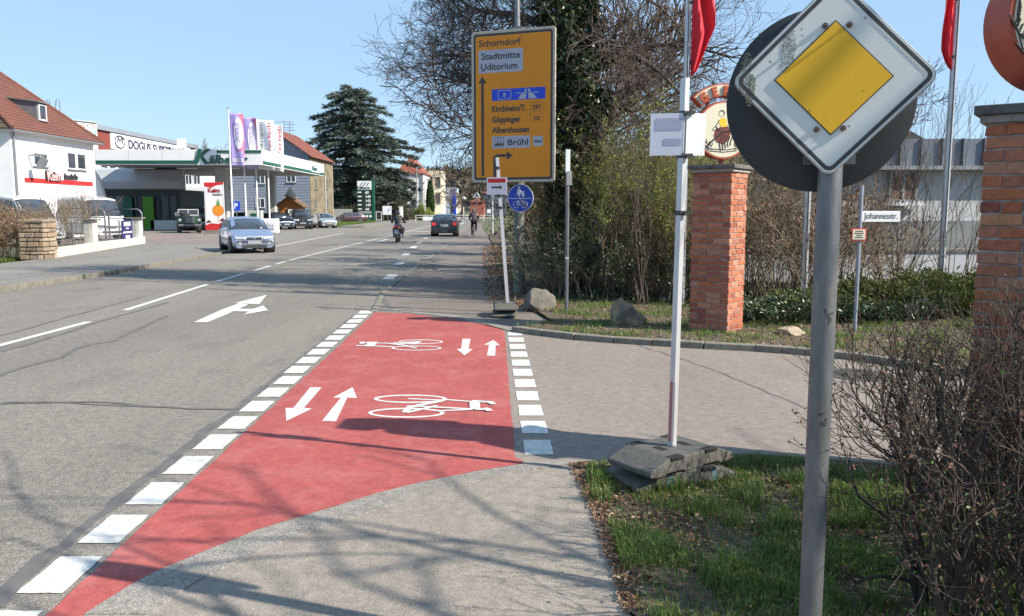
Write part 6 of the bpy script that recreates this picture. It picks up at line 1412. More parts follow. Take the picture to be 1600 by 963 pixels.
# ---- cypress, dark shrubs under the cedar, hedge at far left
cy = thing('columnar_conifer', 'narrow pointed dark green conifer in front of the cream house', 'tree', (at(672.5,337,150).x,150,0)); P = []; hC = 6.9
for i in range(9000):
    f = q.rand(); r_ = 1.0*math.sin(min(1, f*1.3+.22)*PI*.5)*(1-f)**.55*(.75+.3*q.rand()); a = q.rand()*2*PI; P.append((r_*math.cos(a), r_*math.sin(a), .1+hC*f))
link('foliage', leafmesh(P, L_cyp, .30, q, .4, up=1.2), cy, kind='stuff'); mb = MB(); mb.tube([(0,0,-.1),(0,0,hC*.9)], [.14,.03], 6); mb.build('trunk', M_bark, cy)
def mound(name, label, c, rx, ry, hh, n, L, size, seed, cat='shrub', group=None):
    q = np.random.RandomState(seed); t = thing(name, label, cat, (c[0], c[1], 0), 0, group); u = q.normal(size=(n,3)); u /= np.linalg.norm(u, axis=1, keepdims=True); u[:,2] = np.abs(u[:,2]); rr = (.55+.5*q.rand(n,1)**.5)*(1+.12*np.sin(u[:,0:1]*7+seed)+.12*np.sin(u[:,1:2]*9)); P = u*rr*np.array([[rx,ry,hh]])
    link('foliage', leafmesh(P, L, size, q, .6), t, kind='stuff'); sg = [(0,0,0, *(p*.8), .02, .008) for p in P[:60]]; link('stems', twigmesh(sg, M_bark), t, kind='stuff'); return t
L_dark = leafmat('dark_shrub_leaf', [(.03,.035,.02),(.06,.055,.035),(.09,.08,.05)], .8, .2)
for i, (px_, w, hh, lab) in enumerate(((592,3.0,3.6,'dark bushy shrub under the cedar behind the white notice, left one'),(613,3.2,3.9,'dark bushy shrub behind the motorcyclist, right of the white notice'),(553,3.0,2.6,'dark shrub beneath the cedar left of the price totem'))):
    mound('dark_shrub', lab, (at(px_,340,143).x,144), w, 2, hh, 5000, L_dark, .28, 80+i)
mound('yellow_green_bush', 'small yellow green bush left of the columnar conifer', (at(658,338,146).x,147), 1.5,1.2,2.6, 2600, L_bud, .22, 90)
mound('yellow_green_bush', 'low yellow green bush tucked against the right of the conifer', (at(667,338,143).x,145), 1.2,1.0,1.5, 1500, L_bud, .22, 91)
hdA = shrub('brown_hedge', 'clipped brown hedge at the left edge in front of the white van', 'hedge', 1.5, 34, M_twig2, 95, DRY, 5200, .05, lvl=3, rad=.9, rmin=.006, spread=.9); hdA.location = (-17.3,27.6,0); hdA.scale = (1.05,1.05,1.15)
for i, (x, y, lab) in enumerate(((-18.6,27.2,'brown hedge at the extreme left edge of the picture'),(-17.9,29.4,'brown hedge behind the stone gate pillar'),(-19.6,30.2,'brown hedge behind, half hiding the white delivery van'))): dup(hdA, (x,y,0), R.uniform(0,6), lab, (1,1,1.15 if i else 1))
LF = 'upright bare garden shrub behind the wire mesh fence'
hs = shrub('garden_shrub', LF, 'shrub', 2.5, 11, M_twig2, 97, None, lvl=2, rad=.5, rmin=.007, spread=.5, up=.15, group='bare shrubs behind the mesh fence')
for x, y, k in ((-18.2,31,.8),(-18.6,32.6,.95),(-19.2,34.5,.75),(-19.6,36.5,.95),(-20.2,38.2,1.1),(-17.6,30.2,.75),(-20.6,39,.9)): put(hs, x, y, k, z=0)
# ---- grass blades and fallen leaves
def inpoly(P, poly):
    x, y = P[:, 0], P[:, 1]; r = np.zeros(len(P), bool); n = len(poly)
    for i in range(n):
        x1, y1 = poly[i][:2]; x2, y2 = poly[(i+1) % n][:2]
        c = ((y1 > y) != (y2 > y)) & (x < (x2-x1)*(y-y1)/(y2-y1+1e-12)+x1); r ^= c
    return r
def scatter(poly, n, seed, dens=None):
    q = np.random.RandomState(seed); a = np.array([p[:2] for p in poly]); lo, hi = a.min(0), a.max(0); P = q.rand(n*3, 2)*(hi-lo)+lo; P = P[inpoly(P, poly)]
    if dens is not None: P = P[q.rand(len(P)) < dens(P[:,0], P[:,1])]
    return P[:n]
def nz(x, y, s=1.0, p=0): return .5+.25*np.sin(x*3.1*s+p+1.7*np.sin(y*2.3*s))+.25*np.sin(y*3.7*s-p+1.3*np.sin(x*4.1*s))
near = [G(x, y)[:2] for x, y in ((915,735), (1000,724), (1100,719), (1200,722), (1290,728), (1400,740), (1600,768))] + [(4.6,4.6),(4.6,2.2),(1.05,2.4)] + [G(x, y)[:2] for x, y in ((1000,963), (975,900), (958,850), (945,800), (925,760))]
bare_d = lambda x, y: np.clip((nz(x,y,1.9)-.35)*2.2, .06, .9)*(1-.85*np.exp(-(((x-1.0)/.75)**2+((y-4.75)/.36)**2)))*(1-.75*np.exp(-(((x-1.55)/.5)**2+((y-4.35)/.25)**2)))
P = scatter(near, 95000, 1, bare_d); P = np.column_stack([P, np.full(len(P), .016)])
me = bladesmesh(P, BS, .062, np.random.RandomState(2), .0022, .9); g1 = link('grass', me, None, kind='stuff', label='short patchy grass on the near verge around the rubber base plates', cat='grass')
q = np.random.RandomState(12); C_ = scatter(near, 150, 13, lambda x, y: np.clip(nz(x,y,1.6)-.2,0,1)); T_ = []
for c in C_: T_.append(np.column_stack([q.normal(size=(110,2))*.035+c, np.full(110,.016)]))
g2 = link('grass_tufts', bladesmesh(np.concatenate(T_), BS, .12, q, .0022, .9), None, kind='stuff', label='longer green grass tufts standing out of the near verge', cat='grass')
P = scatter(near, 13000, 3, lambda x, y: .22+np.exp(-(((x-.8)/.8)**2+((y-4.9)/.5)**2))+.5*(nz(x,y,2.1,1) > .6)); P = np.column_stack([P, .018+.02*np.random.RandomState(4).rand(len(P))])
q = np.random.RandomState(5); D = q.normal(size=(len(P),3)); D[:,2] *= .15; link('leaf_litter', leafmesh(P, DRY, .030, q, .5, dirs=D*2), None, kind='stuff', label='brown leaf litter and needles strewn over the near verge', cat='leaf litter')
edge = [G(x, y)[:2] for x, y in ((890,728),(925,727),(950,790),(968,850),(990,920),(1005,963),(975,963),(950,880),(930,820),(905,760))]
P = scatter(edge, 2600, 6); P = np.column_stack([P, np.full(len(P), .022)]); D = q.normal(size=(len(P),3)); D[:,2] *= .15; link('leaf_litter', leafmesh(P, DRY, .022, q, .5, dirs=D*2), None, kind='stuff', label='reddish litter along the edge of the footpath', cat='leaf litter')
far = [(.55,14.0),(.75,12.35)] + [(p[0], p[1]+.18) for p in vk] + [(12,10.5),(9,13),(6,13.2),(3.6,13.6),(2.6,14.6),(1.2,15.0),(.6,15.4)]
P = scatter(far, 42000, 7, lambda x, y: np.clip((nz(x,y,1.5,2)-.38)*1.8,.06,1)); P = np.column_stack([P, np.full(len(P), .05)])
link('grass', bladesmesh(P, BS, .07, q, .004, .9), None, kind='stuff', label='sunlit strip of grass behind the side street kerb', cat='grass')
lane_edge = [(-.35,14.2),(.75,13.2),(.9,15.2),(.5,17),(.2,22),(-.2,30),(-.6,39),(-1.4,39),(-1.1,30),(-.75,22),(-.6,17)]
P = scatter(lane_edge, 6000, 8, lambda x, y: np.clip((x+1.2+.02*(y-14))/1.4,.03,1)); P = np.column_stack([P, np.full(len(P), .055)]); D = q.normal(size=(len(P),3)); D[:,2] *= .2; link('leaf_litter', leafmesh(P, DRY, .06, q, .5, dirs=D*2), None, kind='stuff', label='brown fallen leaves drifted along the right edge of the cycle lane', cat='leaf litter')
P = scatter(far, 9000, 17); P = np.column_stack([P, np.full(len(P), .055)]); D = q.normal(size=(len(P),3)); D[:,2] *= .15; link('leaf_litter', leafmesh(P, DRY, .04, q, .5, dirs=D*2), None, kind='stuff', label='brown leaves lying in the far grass strip', cat='leaf litter')
und = [(.6,15.3),(2.6,14.4),(4.2,13.6),(9,13),(10,17),(3,20),(.6,20)]
P = scatter(und, 12000, 9); P = np.column_stack([P, .05+.08*q.rand(len(P))]); link('ground_ivy', leafmesh(P, L_ivy, .07, q, .8), None, kind='stuff', label='dark ivy and litter covering the ground under the thicket', cat='ground cover')
lefty = [(-19.5,26),(-16.3,26.9),(-16.2,27.6),(-19.5,27.6)]
P = scatter(lefty, 9000, 10); P = np.column_stack([P, np.full(len(P), .0)]); link('grass', bladesmesh(P, BS, .16, q, .008, .7), None, kind='stuff', label='small patch of grass below the hedge at the far left', cat='grass')
farl = [(-17.5,84),(-20.5,84),(-25,118),(-19.5,118)]
P = scatter(farl, 16000, 14); P = np.column_stack([P, np.full(len(P), .05)]); link('grass', bladesmesh(P, BS, .30, q, .03, .7), None, kind='stuff', label='strip of grass between the parked cars and the price totem', cat='grass')
# ---- boulders
M_rock = mat('sandstone_boulder', (.30,.22,.13), (.10,.09,.075), 4, .95, bump=1.0, bscale=14, contrast=(.4,.6))
M_rock2 = mat('grey_boulder', (.17,.15,.125), (.09,.085,.07), 4, .95, bump=1.0, bscale=14)
def boulder(label, loc, d, seed, m):
    bm = bmesh.new(); bmesh.ops.create_icosphere(bm, subdivisions=4, radius=1.0); Rq = random.Random(seed)
    cuts = [(rnd_unit(Rq), Rq.uniform(.55,.85)) for _ in range(9)]
    for v in bm.verts:
        p = v.co.copy()
        for n_, dd in cuts:
            k = p.dot(n_)-dd
            if k > 0: p -= n_*k*.92
        p *= 1+.035*math.sin(p.x*9+seed)*math.sin(p.y*8)+.03*math.sin(p.z*13+p.x*7); v.co = Vector((p.x*d[0]*.62, p.y*d[1]*.62, p.z*d[2]*.72))
    me = bpy.data.meshes.new('boulder'); bm.to_mesh(me); bm.free(); me.materials.append(m); me.polygons.foreach_set('use_smooth', [True]*len(me.polygons)); me.set_sharp_from_angle(angle=math.radians(30))
    return link('boulder', me, None, loc=loc, label=label, cat='boulder', rz=Rq.uniform(0,6))
g = G(842,490); boulder('grey brown boulder at the foot of the sign mast, mossy at its base', (g[0], g[1]+.3, .10), (.50,.55,.40), 3, M_rock2)
g = G(983,514); boulder('sharp edged sandstone boulder on the grass left of the white sign post', (g[0]-.02, g[1]+.25, .10), (.52,.5,.46), 5, M_rock)
g = G(1240,530); boulder('small pale stone in the grass between pillar and grey post', (g[0], g[1]+.12, .06), (.32,.26,.13), 8, mat('pale_stone',(.42,.34,.24),(.3,.24,.17),9,.9,bump=.8))
# ---- hills with woodland
def hill(name, xs0, xs1, Y, fz, depth=260, m=None):
    nx, ny = 70, 10; V = []; mb = MB()
    for j in range(ny):
        for i in range(nx):
            x = xs0+(xs1-xs0)*i/(nx-1); v = j/(ny-1); V.append((x, Y+depth*(v-.0), fz(x)*math.sin(min(1,v*1.25)*PI/2)-2))
    mb.add(V, [(j*nx+i, j*nx+i+1, (j+1)*nx+i+1, (j+1)*nx+i) for j in range(ny-1) for i in range(nx-1)]); return mb.build(name, m, None, kind='structure', smooth=True, fixn=False)
M_hill = mat('wooded_slope', (.075,.075,.065), (.05,.06,.045), .02, 1.0)
fz = lambda x: 36+7*math.sin(x*.006+1)+5*math.sin(x*.017)+2.0*math.sin(x*.05)
hill('hills', -420, 900, 620, fz, 250, M_hill)
q = np.random.RandomState(31); n = 26000; X_ = q.uniform(-400,880,n); v_ = q.rand(n); Z_ = np.array([fz(x) for x in X_])*np.sin(np.minimum(1,v_*1.25)*PI/2)-2+q.rand(n)*7
L_hill = leafmat('far_woodland', [(.055,.060,.060),(.085,.075,.065),(.12,.095,.075),(.045,.06,.045)], 1, .05)
link('woodland', leafmesh(np.column_stack([X_, 620+250*v_, Z_]), L_hill, 5.5, q, .6, up=.6), None, kind='stuff', label='leafless brown woodland covering the far hills', cat='woodland')
# ================================================================ RIGHT SIDE: HOUSE, FLAGPOLES, STREET SIGN
wh = thing('white_house', 'low white house with grey standing seam fascia behind the bare stems on the right', 'house', (10.5,22,0))
M_wpl = mat('greyish_plaster', (.46,.47,.48), (.38,.39,.40), .9, .9, bump=.1)
zt_ = at(1400,262,22).z; zf_ = at(1400,218,22).z; zp = at(1400,345,22).z
xl = at(1178,300,22).x
mb = MB(); mb.box(((xl+15)/2, 25, (zt_)/2), (15-xl, 5.9, zt_)); bw(mb, 'wall', M_wpl, wh)
mb = MB(); mb.box(((xl+15)/2, 22.0, zp/2), (15-xl+.02, .12, zp)); bw(mb, 'plinth', mat('grey_plinth', (.24,.245,.25), (.18,.185,.19), 1.5, .9), wh)
M_zinc = mat('blue_grey_zinc', (.20,.225,.26), (.14,.155,.185), 1.8, .45, .5, stretch=(1,1,.3))
n = 16; w = (15.2-xl)/n
for i in range(n):
    mb = MB(); x = xl-.1+w*(i+.5); mb.box((x, 21.86, (zt_+zf_)/2), (w-.03, .10, zf_-zt_)); bw(mb, 'fascia_panel', M_zinc, wh)
    mb = MB(); mb.box((x-w/2, 21.82, (zt_+zf_)/2), (.035, .16, zf_-zt_+.02)); bw(mb, 'seam', M_zinc, wh)
mb = MB(); mb.box(((xl+15)/2, 25, (zt_+zf_)/2), (15-xl, 6.0, zf_-zt_-.05)); bw(mb, 'roof', M_zinc, wh)
mb = MB(); mb.box(((xl+15)/2, 21.75, zt_-.02), (15.3-xl, .14, .10)); bw(mb, 'gutter', M_gutter, wh)
M_curt = mat('brown_curtain', (.16,.09,.07), (.09,.05,.04), 9, .8, stretch=(4,1,.3))
for x0, x1 in ((1386,1433),(1222,1252)):
    a, b = at(x0,316,22), at(x1,266 if x0 > 1300 else 288,22); o = window(wh, ((a.x+b.x)/2, 21.96, (a.z+b.z)/2), b.x-a.x, b.z-a.z, 'Y', 2, m=mat('grey_frame', (.25,.26,.27), None, 4, .6), sill=False)
    mb = MB(); mb.box(((a.x+b.x)/2, 21.84, a.z-.05), (b.x-a.x+.25, .26, .09)); bw(mb, 'sill', M_signw, o)
    for s in (-1,1): mb = MB(); mb.box(((a.x+b.x)/2+s*(b.x-a.x)*.25, 21.935, (a.z+b.z)/2), ((b.x-a.x)*.36, .012, (b.z-a.z)*.8)); bw(mb, 'curtain', M_curt, o)
rg = thing('grey_gable_roof', 'small dark roof gable poking above the grey fascia of the white house', 'roof', (14.0,26.5,0)); 
mb = MB(); p = at(1424,205,28); mb.add([(p.x,28,p.z),(p.x+1.0,28,p.z-.55),(p.x-1.0,28,p.z-.55),(p.x,32,p.z),(p.x+1.0,32,p.z-.55),(p.x-1.0,32,p.z-.55)], [(0,1,2),(3,5,4),(0,3,4,1),(0,2,5,3),(1,4,5,2)]); bw(mb, 'gable', mat('dark_slate', (.05,.05,.055), None, 5, .8), rg)
lw = thing('garden_wall', 'pale low garden wall behind the bare stems, below the white house', 'wall', (9,18.6,0)); zz = at(1400,393,18.6).z
for i in range(6):
    mb = MB(); x0, x1 = 5.2+1.7*i, 5.2+1.7*(i+1); mb.box(((x0+x1)/2, 18.6, zz/2), (x1-x0-.015, .25, zz)); bw(mb, 'wall_section', mat('pale_wall', (.50,.51,.53), (.42,.43,.45), 1.2, .9), lw)
mb = MB(); mb.box((10.3, 18.6, zz+.03), (10.3, .32, .055)); bw(mb, 'coping', M_conc, lw)
# flagpoles and red flags
M_redcl = mat('red_flag_cloth', (.72,.030,.045), (.60,.02,.035), 2, .75); M_polew = mat('anodised_pole', (.52,.53,.55), (.46,.47,.49), 9, .35, .55)
def rflag(px_b, py_b, px_t, Yf, label, flag=None):
    p = at(px_b, py_b, Yf); t = thing('flagpole', label, 'flagpole', (p.x, Yf, .03)); 
    mb = MB(); mb.tube([(0,0,-.1),(0,0,4.2),(0,0,7.4)], [.062,.055,.045], 14); mb.build('pole', M_polew, t, smooth=60)
    mb = MB(); mb.box((0,-.062,3.6), (.018,.012,7.0)); mb.build('halyard_groove', M_trim, t); mb = MB(); mb.lathe([(.05,7.4),(.07,7.45),(.02,7.55)], (0,0,0), 10); mb.build('cap', M_sb, t)
    mb = MB(); mb.box((0,-.07,1.15), (.05,.03,.30)); mb.build('hatch_cover', M_galv, t)
    if flag:
        f = thing('red_flag', flag[3], 'flag', (p.x, Yf, 0)); outline = flag[0]; nz_ = 40; nx_ = 12; side = flag[1]; mb = MB(); V = []
        for j in range(nz_+1):
            v = j/nz_; py = outline[0][0]+(outline[-1][0]-outline[0][0])*v
            wpx = np.interp(py, [o[0] for o in outline], [o[1] for o in outline]); wm = wpx*Yf/1280; z = at(1000, py, Yf).z
            for i in range(nx_+1):
                u = i/nx_; fold = .085*math.sin(u*9+2.2*math.sin(v*5)+v*3)*min(1,u*3)*(.4+.6*min(1,wm*3)); V.append((side*(.06+wm*u), -.03+fold, z-.10*math.sin(u*2+v*4)*u))
        mb.add(V, [(j*(nx_+1)+i, j*(nx_+1)+i+1, (j+1)*(nx_+1)+i+1, (j+1)*(nx_+1)+i) for j in range(nz_) for i in range(nx_)])
        o = mb.build('cloth', M_redcl, f, smooth=True, fixn=False); s = o.modifiers.new('t','SOLIDIFY'); s.thickness = .006
        for k in (0, .55, 1): 
            pyk = outline[0][0]+(outline[-1][0]-outline[0][0])*k*.9; mb = MB(); mb.box((side*.045,-.04,at(1000,pyk,Yf).z), (.06,.02,.05)); mb.build('clip', M_trim, f)
rflag(1064,478,1075, 14.3, 'silver flagpole with a red flag, hidden lower down by the white sign post', ([(-110,34),(0,30),(35,34),(55,34),(75,26),(100,16),(118,8),(122,2)], 1, 0, 'draped red flag on the silver pole above the white sign post'))
rflag(1254,487,1262, 13.9, 'silver flagpole rising between the middle brick pillar and the grey sign post')
rflag(1467,474,1492, 15.2, 'silver flagpole with a red flag, left of the large right pillar', ([(-110,22),(0,16),(60,17),(85,16),(100,10),(110,4),(112,1)], -1, 0, 'narrow red flag hanging left of the pole near the right edge'))
g = G(1335,524); Yq = g[1]
st_ = thing('street_name_sign', 'thin post with white Johannesstr. name plate and red edged notice', 'street sign', (g[0], Yq, .05)); o0 = Vector((g[0], Yq, .05))
zt_ = at(1341,290,Yq).z; mb = MB(); mb.tube([(0,0,-.1),(0,0,1.0),(0.0,0,zt_-.05)], [.026,.026,.026], 10); mb.build('post', mat('blue_grey_post', (.30,.34,.40), (.24,.27,.32), 9, .5, .5), st_, smooth=60)
a, b = at(1345,347,Yq)-o0, at(1406,330,Yq)-o0
mb = MB(); mb.box(((a.x+b.x)/2,-.01,(a.z+b.z)/2), (b.x-a.x,.02,b.z-a.z)); mb.build('name_plate', M_signw, st_, bevel=.004)
o = text('Johannesstr.', .115, M_sb, st_, (a.x+.035,-.024,a.z+.045), ext=.0005, bold=0)
xs_ = [v.co.x for v in o.data.vertices]; k = (b.x-a.x-.07)/(max(xs_)-min(xs_))
for v in o.data.vertices: v.co.x = a.x+.035+(v.co.x-min(xs_))*k
a, b = at(1328,376,Yq)-o0, at(1352,357,Yq)-o0; cx, cz, w_, h_ = (a.x+b.x)/2, (a.z+b.z)/2, b.x-a.x, b.z-a.z
mb = MB(); mb.box((cx,-.036,cz), (w_,.012,h_)); mb.build('notice_border', M_sred, st_); mb = MB(); mb.box((cx,-.044,cz), (w_-.03,.006,h_-.03)); mb.build('notice_face', M_cream, st_)
mb = MB()
for k, f in enumerate((.8,1,.6,.9)): mb.box((cx,-.0485,cz+h_*.27-k*h_*.17), (w_*.62*f,.002,h_*.07))
mb.build('notice_print', M_black, st_, kind='stuff')
# ================================================================ FAR END OF THE ROAD
def house(name, label, x0, x1, y0, y1, z, zr, wm, rm, axis='X', cat='house'):
    t = thing(name, label, cat, ((x0+x1)/2, (y0+y1)/2, 0)); cx, cy = t.location.x, t.location.y
    mb = MB(); mb.box((0,0,z/2), (x1-x0,y1-y0,z)); mb.build('wall', wm, t); e = .4; X, Y = (x1-x0)/2+e, (y1-y0)/2+e
    if zr > z:
        mb = MB()
        if axis == 'Y': V = [(-X,-Y,z),(X,-Y,z),(X,Y,z),(-X,Y,z),(0,-Y+X*.6,zr),(0,Y-X*.6,zr)]; Fc = [(0,1,4),(1,2,5,4),(2,3,5),(3,0,4,5),(3,2,1,0)]
        else: V = [(-X,-Y,z),(X,-Y,z),(X,Y,z),(-X,Y,z),(-X+Y*.6,0,zr),(X-Y*.6,0,zr)]; Fc = [(0,1,5,4),(1,2,5),(2,3,4,5),(3,0,4),(3,2,1,0)]
        mb.add(V, Fc); mb.build('roof', rm, t)
    return t
xa, xb = at(620,300,172).x, at(661,300,172).x
h2 = house('white_gable_house', 'white house with red roof partly hidden by the cedar', xa, xb, 172, 188, 9.3, 12.8, M_plaster, M_roofR2, 'Y')
for px_, y0, y1 in ((633,325,309),(648,300,285),(633,300,286),(646,325,309)):
    p = at(px_,(y0+y1)/2,172); c = h2.location; w2 = window(h2, (p.x-h2.location.x+h2.location.x,171.99,p.z), 1.1, (y0-y1)*172/1280, 'Y', 1, m=mat('grey_shutter',(.35,.36,.38),None,4,.6))
mb = MB(); p = at(661,300,171.8); mb.tube([(p.x,171.8,0),(p.x,171.8,9.2)], .12, 6); bw(mb, 'downpipe', M_gutter, h2)
xa, xb = at(661,300,189).x, at(690,300,189).x
h3 = house('cream_house', 'cream block with flat parapet behind the columnar conifer', xa, xb, 189, 200, 10.7, 10.7, M_plaster2, M_roofR2)
for px_, py_ in ((684,285),(684,310),(672,285)): p = at(px_,py_,189); window(h3, (p.x,188.99,p.z), 1.1, 2.4, 'Y', 1, m=mat('brown_frame',(.2,.13,.09),None,4,.7))
h4 = house('blue_white_building', 'tall white building with blue corner strip at the far crossing', at(690,300,232).x, at(712,300,232).x, 232, 245, at(700,293,232).z, 0, mat('pale_grey_cladding',(.48,.52,.60),None,1,.7), M_roofR2, cat='building')
mb = MB(); mb.box((1.5,-6.6,3.9), (1.1,.2,7.8)); mb.build('blue_strip', M_blu, h4); mb = MB(); mb.box((-1.6,-6.6,5.6), (.6,.15,1.6)); mb.build('blue_panel', M_blu, h4)
h5 = house('red_brick_house', 'red brown house behind the triangular sign at the far crossing', at(735,320,215).x, at(756,320,215).x, 215, 225, 3.9, 5.6, mat('red_wall',(.30,.10,.07),None,2,.9), M_roofR)
h6 = house('dark_glazed_building', 'dark grey glazed building at the far crossing under the yellow sign', at(753,320,225).x, at(790,320,225).x, 225, 240, at(760,302,225).z, at(760,292,225).z, mat('dark_glazed',(.08,.10,.13),(.14,.17,.20),.8,.4), M_roofR2, cat='building')
for k in range(5): mb = MB(); mb.box((-2.6+1.3*k,-7.56,3.0), (.9,.08,1.3)); mb.build('window', M_glass, h6)
h7 = house('cream_house', 'small yellow house at the far crossing left of the signal post', at(712,320,240).x, at(722,320,240).x, 240, 250, at(716,316,240).z, at(716,310,240).z, M_plaster2, M_roofR)
for i, (px_, y0, Y_, r_, lab) in enumerate(((651,262,150,.16,'tall pale lamp column in front of the white house'),(663,283,146,.14,'pale lamp column just left of the columnar conifer'),(769,240,60,.09,'thin grey lamp column by the hedge under the yellow sign'),(606,318,141,.08,'short grey post behind the white notice'))):
    p = at(px_,y0,Y_); t = thing('lamp_column', lab, 'lamp post', (p.x,Y_,0)); mb = MB(); mb.tube([(0,0,0),(0,0,p.z)], [r_,r_*.6], 8); mb.build('column', M_col, t)
    mb = MB(); mb.tube([(0,0,p.z),(.6,0,p.z+.12),(1.1,0,p.z+.1)], .05, 6); mb.build('arm', M_col, t)
    mb = MB(); mb.box((1.25,0,p.z+.08), (.5,.2,.1)); mb.build('lantern', M_galv, t)
def spost(px_, Y_, z, label, name='road_sign', cat='traffic sign'):
    t = thing(name, label, cat, (at(px_,335,Y_).x,Y_,0)); mb = MB(); mb.tube([(0,0.08,0),(0,.08,z)], .06, 6); mb.build('post', M_galv, t); return t
t = spost(725.5, 120, 3.4, 'signal post with two lamps at the far crossing', 'traffic_signal', 'traffic light')
mb = MB(); mb.box((0,0,2.75), (.34,.28,1.05)); mb.build('signal_head', M_trim, t); mb = MB(); mb.box((.36,0,2.4), (.25,.25,.6)); mb.build('signal_head', M_trim, t); mb = MB(); mb.lathe([(.2,3.3),(.32,3.45),(.15,3.7)], (0,0,0), 10); mb.build('camera_dome', M_signw, t)
t = spost(745, 118, 4.2, 'triangular white warning sign on a post ahead of the cyclist')
mb = MB(); z_ = at(745,298,118).z; mb.prism([(-.62,z_-1.0),(.62,z_-1.0),(0,z_)], -.03, .01); pl = mb.build('plate', M_signw, t); mb = MB(); mb.prism([(-.32,z_-.86),(.32,z_-.86),(0,z_-.3)], -.05, -.035); mb.build('dark_symbol', M_galv, pl)
t = spost(764, 112, 3.0, 'grey sign post with white plate at the right of the far crossing'); mb = MB(); mb.box((0,0,1.6), (.5,.05,.5)); mb.build('plate', M_signw, t)
fn = thing('white_railing', 'thin white railing along the far crossing', 'railing', (at(700,340,128).x,128,0))
for k in range(9): mb = MB(); mb.box((-5+1.5*k,0,.5), (.08,.08,1.0)); mb.build('post', M_signw, fn)
for z in (.55,.95): mb = MB(); mb.box((1.0,0,z), (12.2,.05,.07)); mb.build('rail', M_signw, fn)
fb = thing('brown_board_fence', 'brown board fence between the dark shrubs and the lamp column', 'fence', (at(640,340,148).x,148,0))
for k in range(14): mb = MB(); mb.box((-1.9+.29*k,R.uniform(-.03,.03),.95+R.uniform(-.04,.04)), (.26,.04,1.9)); mb.build('board', mat('brown_board',(.10,.07,.05),(.15,.11,.08),3,.9), fb)
gp_ = thing('gate_post', 'short white gate post behind the motorcyclist', 'post', (at(627,342,140).x,140,0)); mb = MB(); mb.box((0,0,1.2), (.55,.5,2.4)); mb.build('post', M_signw, gp_); mb = MB(); mb.box((0,0,2.45), (.7,.6,.12)); mb.build('cap', M_conc, gp_)
pw = thing('pale_garden_wall', 'pale rendered wall behind the dark red car', 'wall', (at(545,340,116).x,116,0))
for k in range(3): mb = MB(); mb.box((-6+2.6*k,0,.95), (2.58,.2,1.9)); mb.build('wall_section', mat('pale_render',(.40,.41,.38),(.33,.34,.31),.6,.9), pw)
sl_ = thing('stone_lion_wall', 'low white garden wall left of the columnar conifer', 'wall', (at(676,340,142).x,142,0)); mb = MB(); mb.box((0,0,.35), (3.4,.3,.7)); mb.build('wall', M_signw, sl_); sl_.name = 'white_garden_wall'; mb = MB(); mb.box((0,0,.74), (3.6,.4,.08)); mb.build('coping', M_conc, sl_)
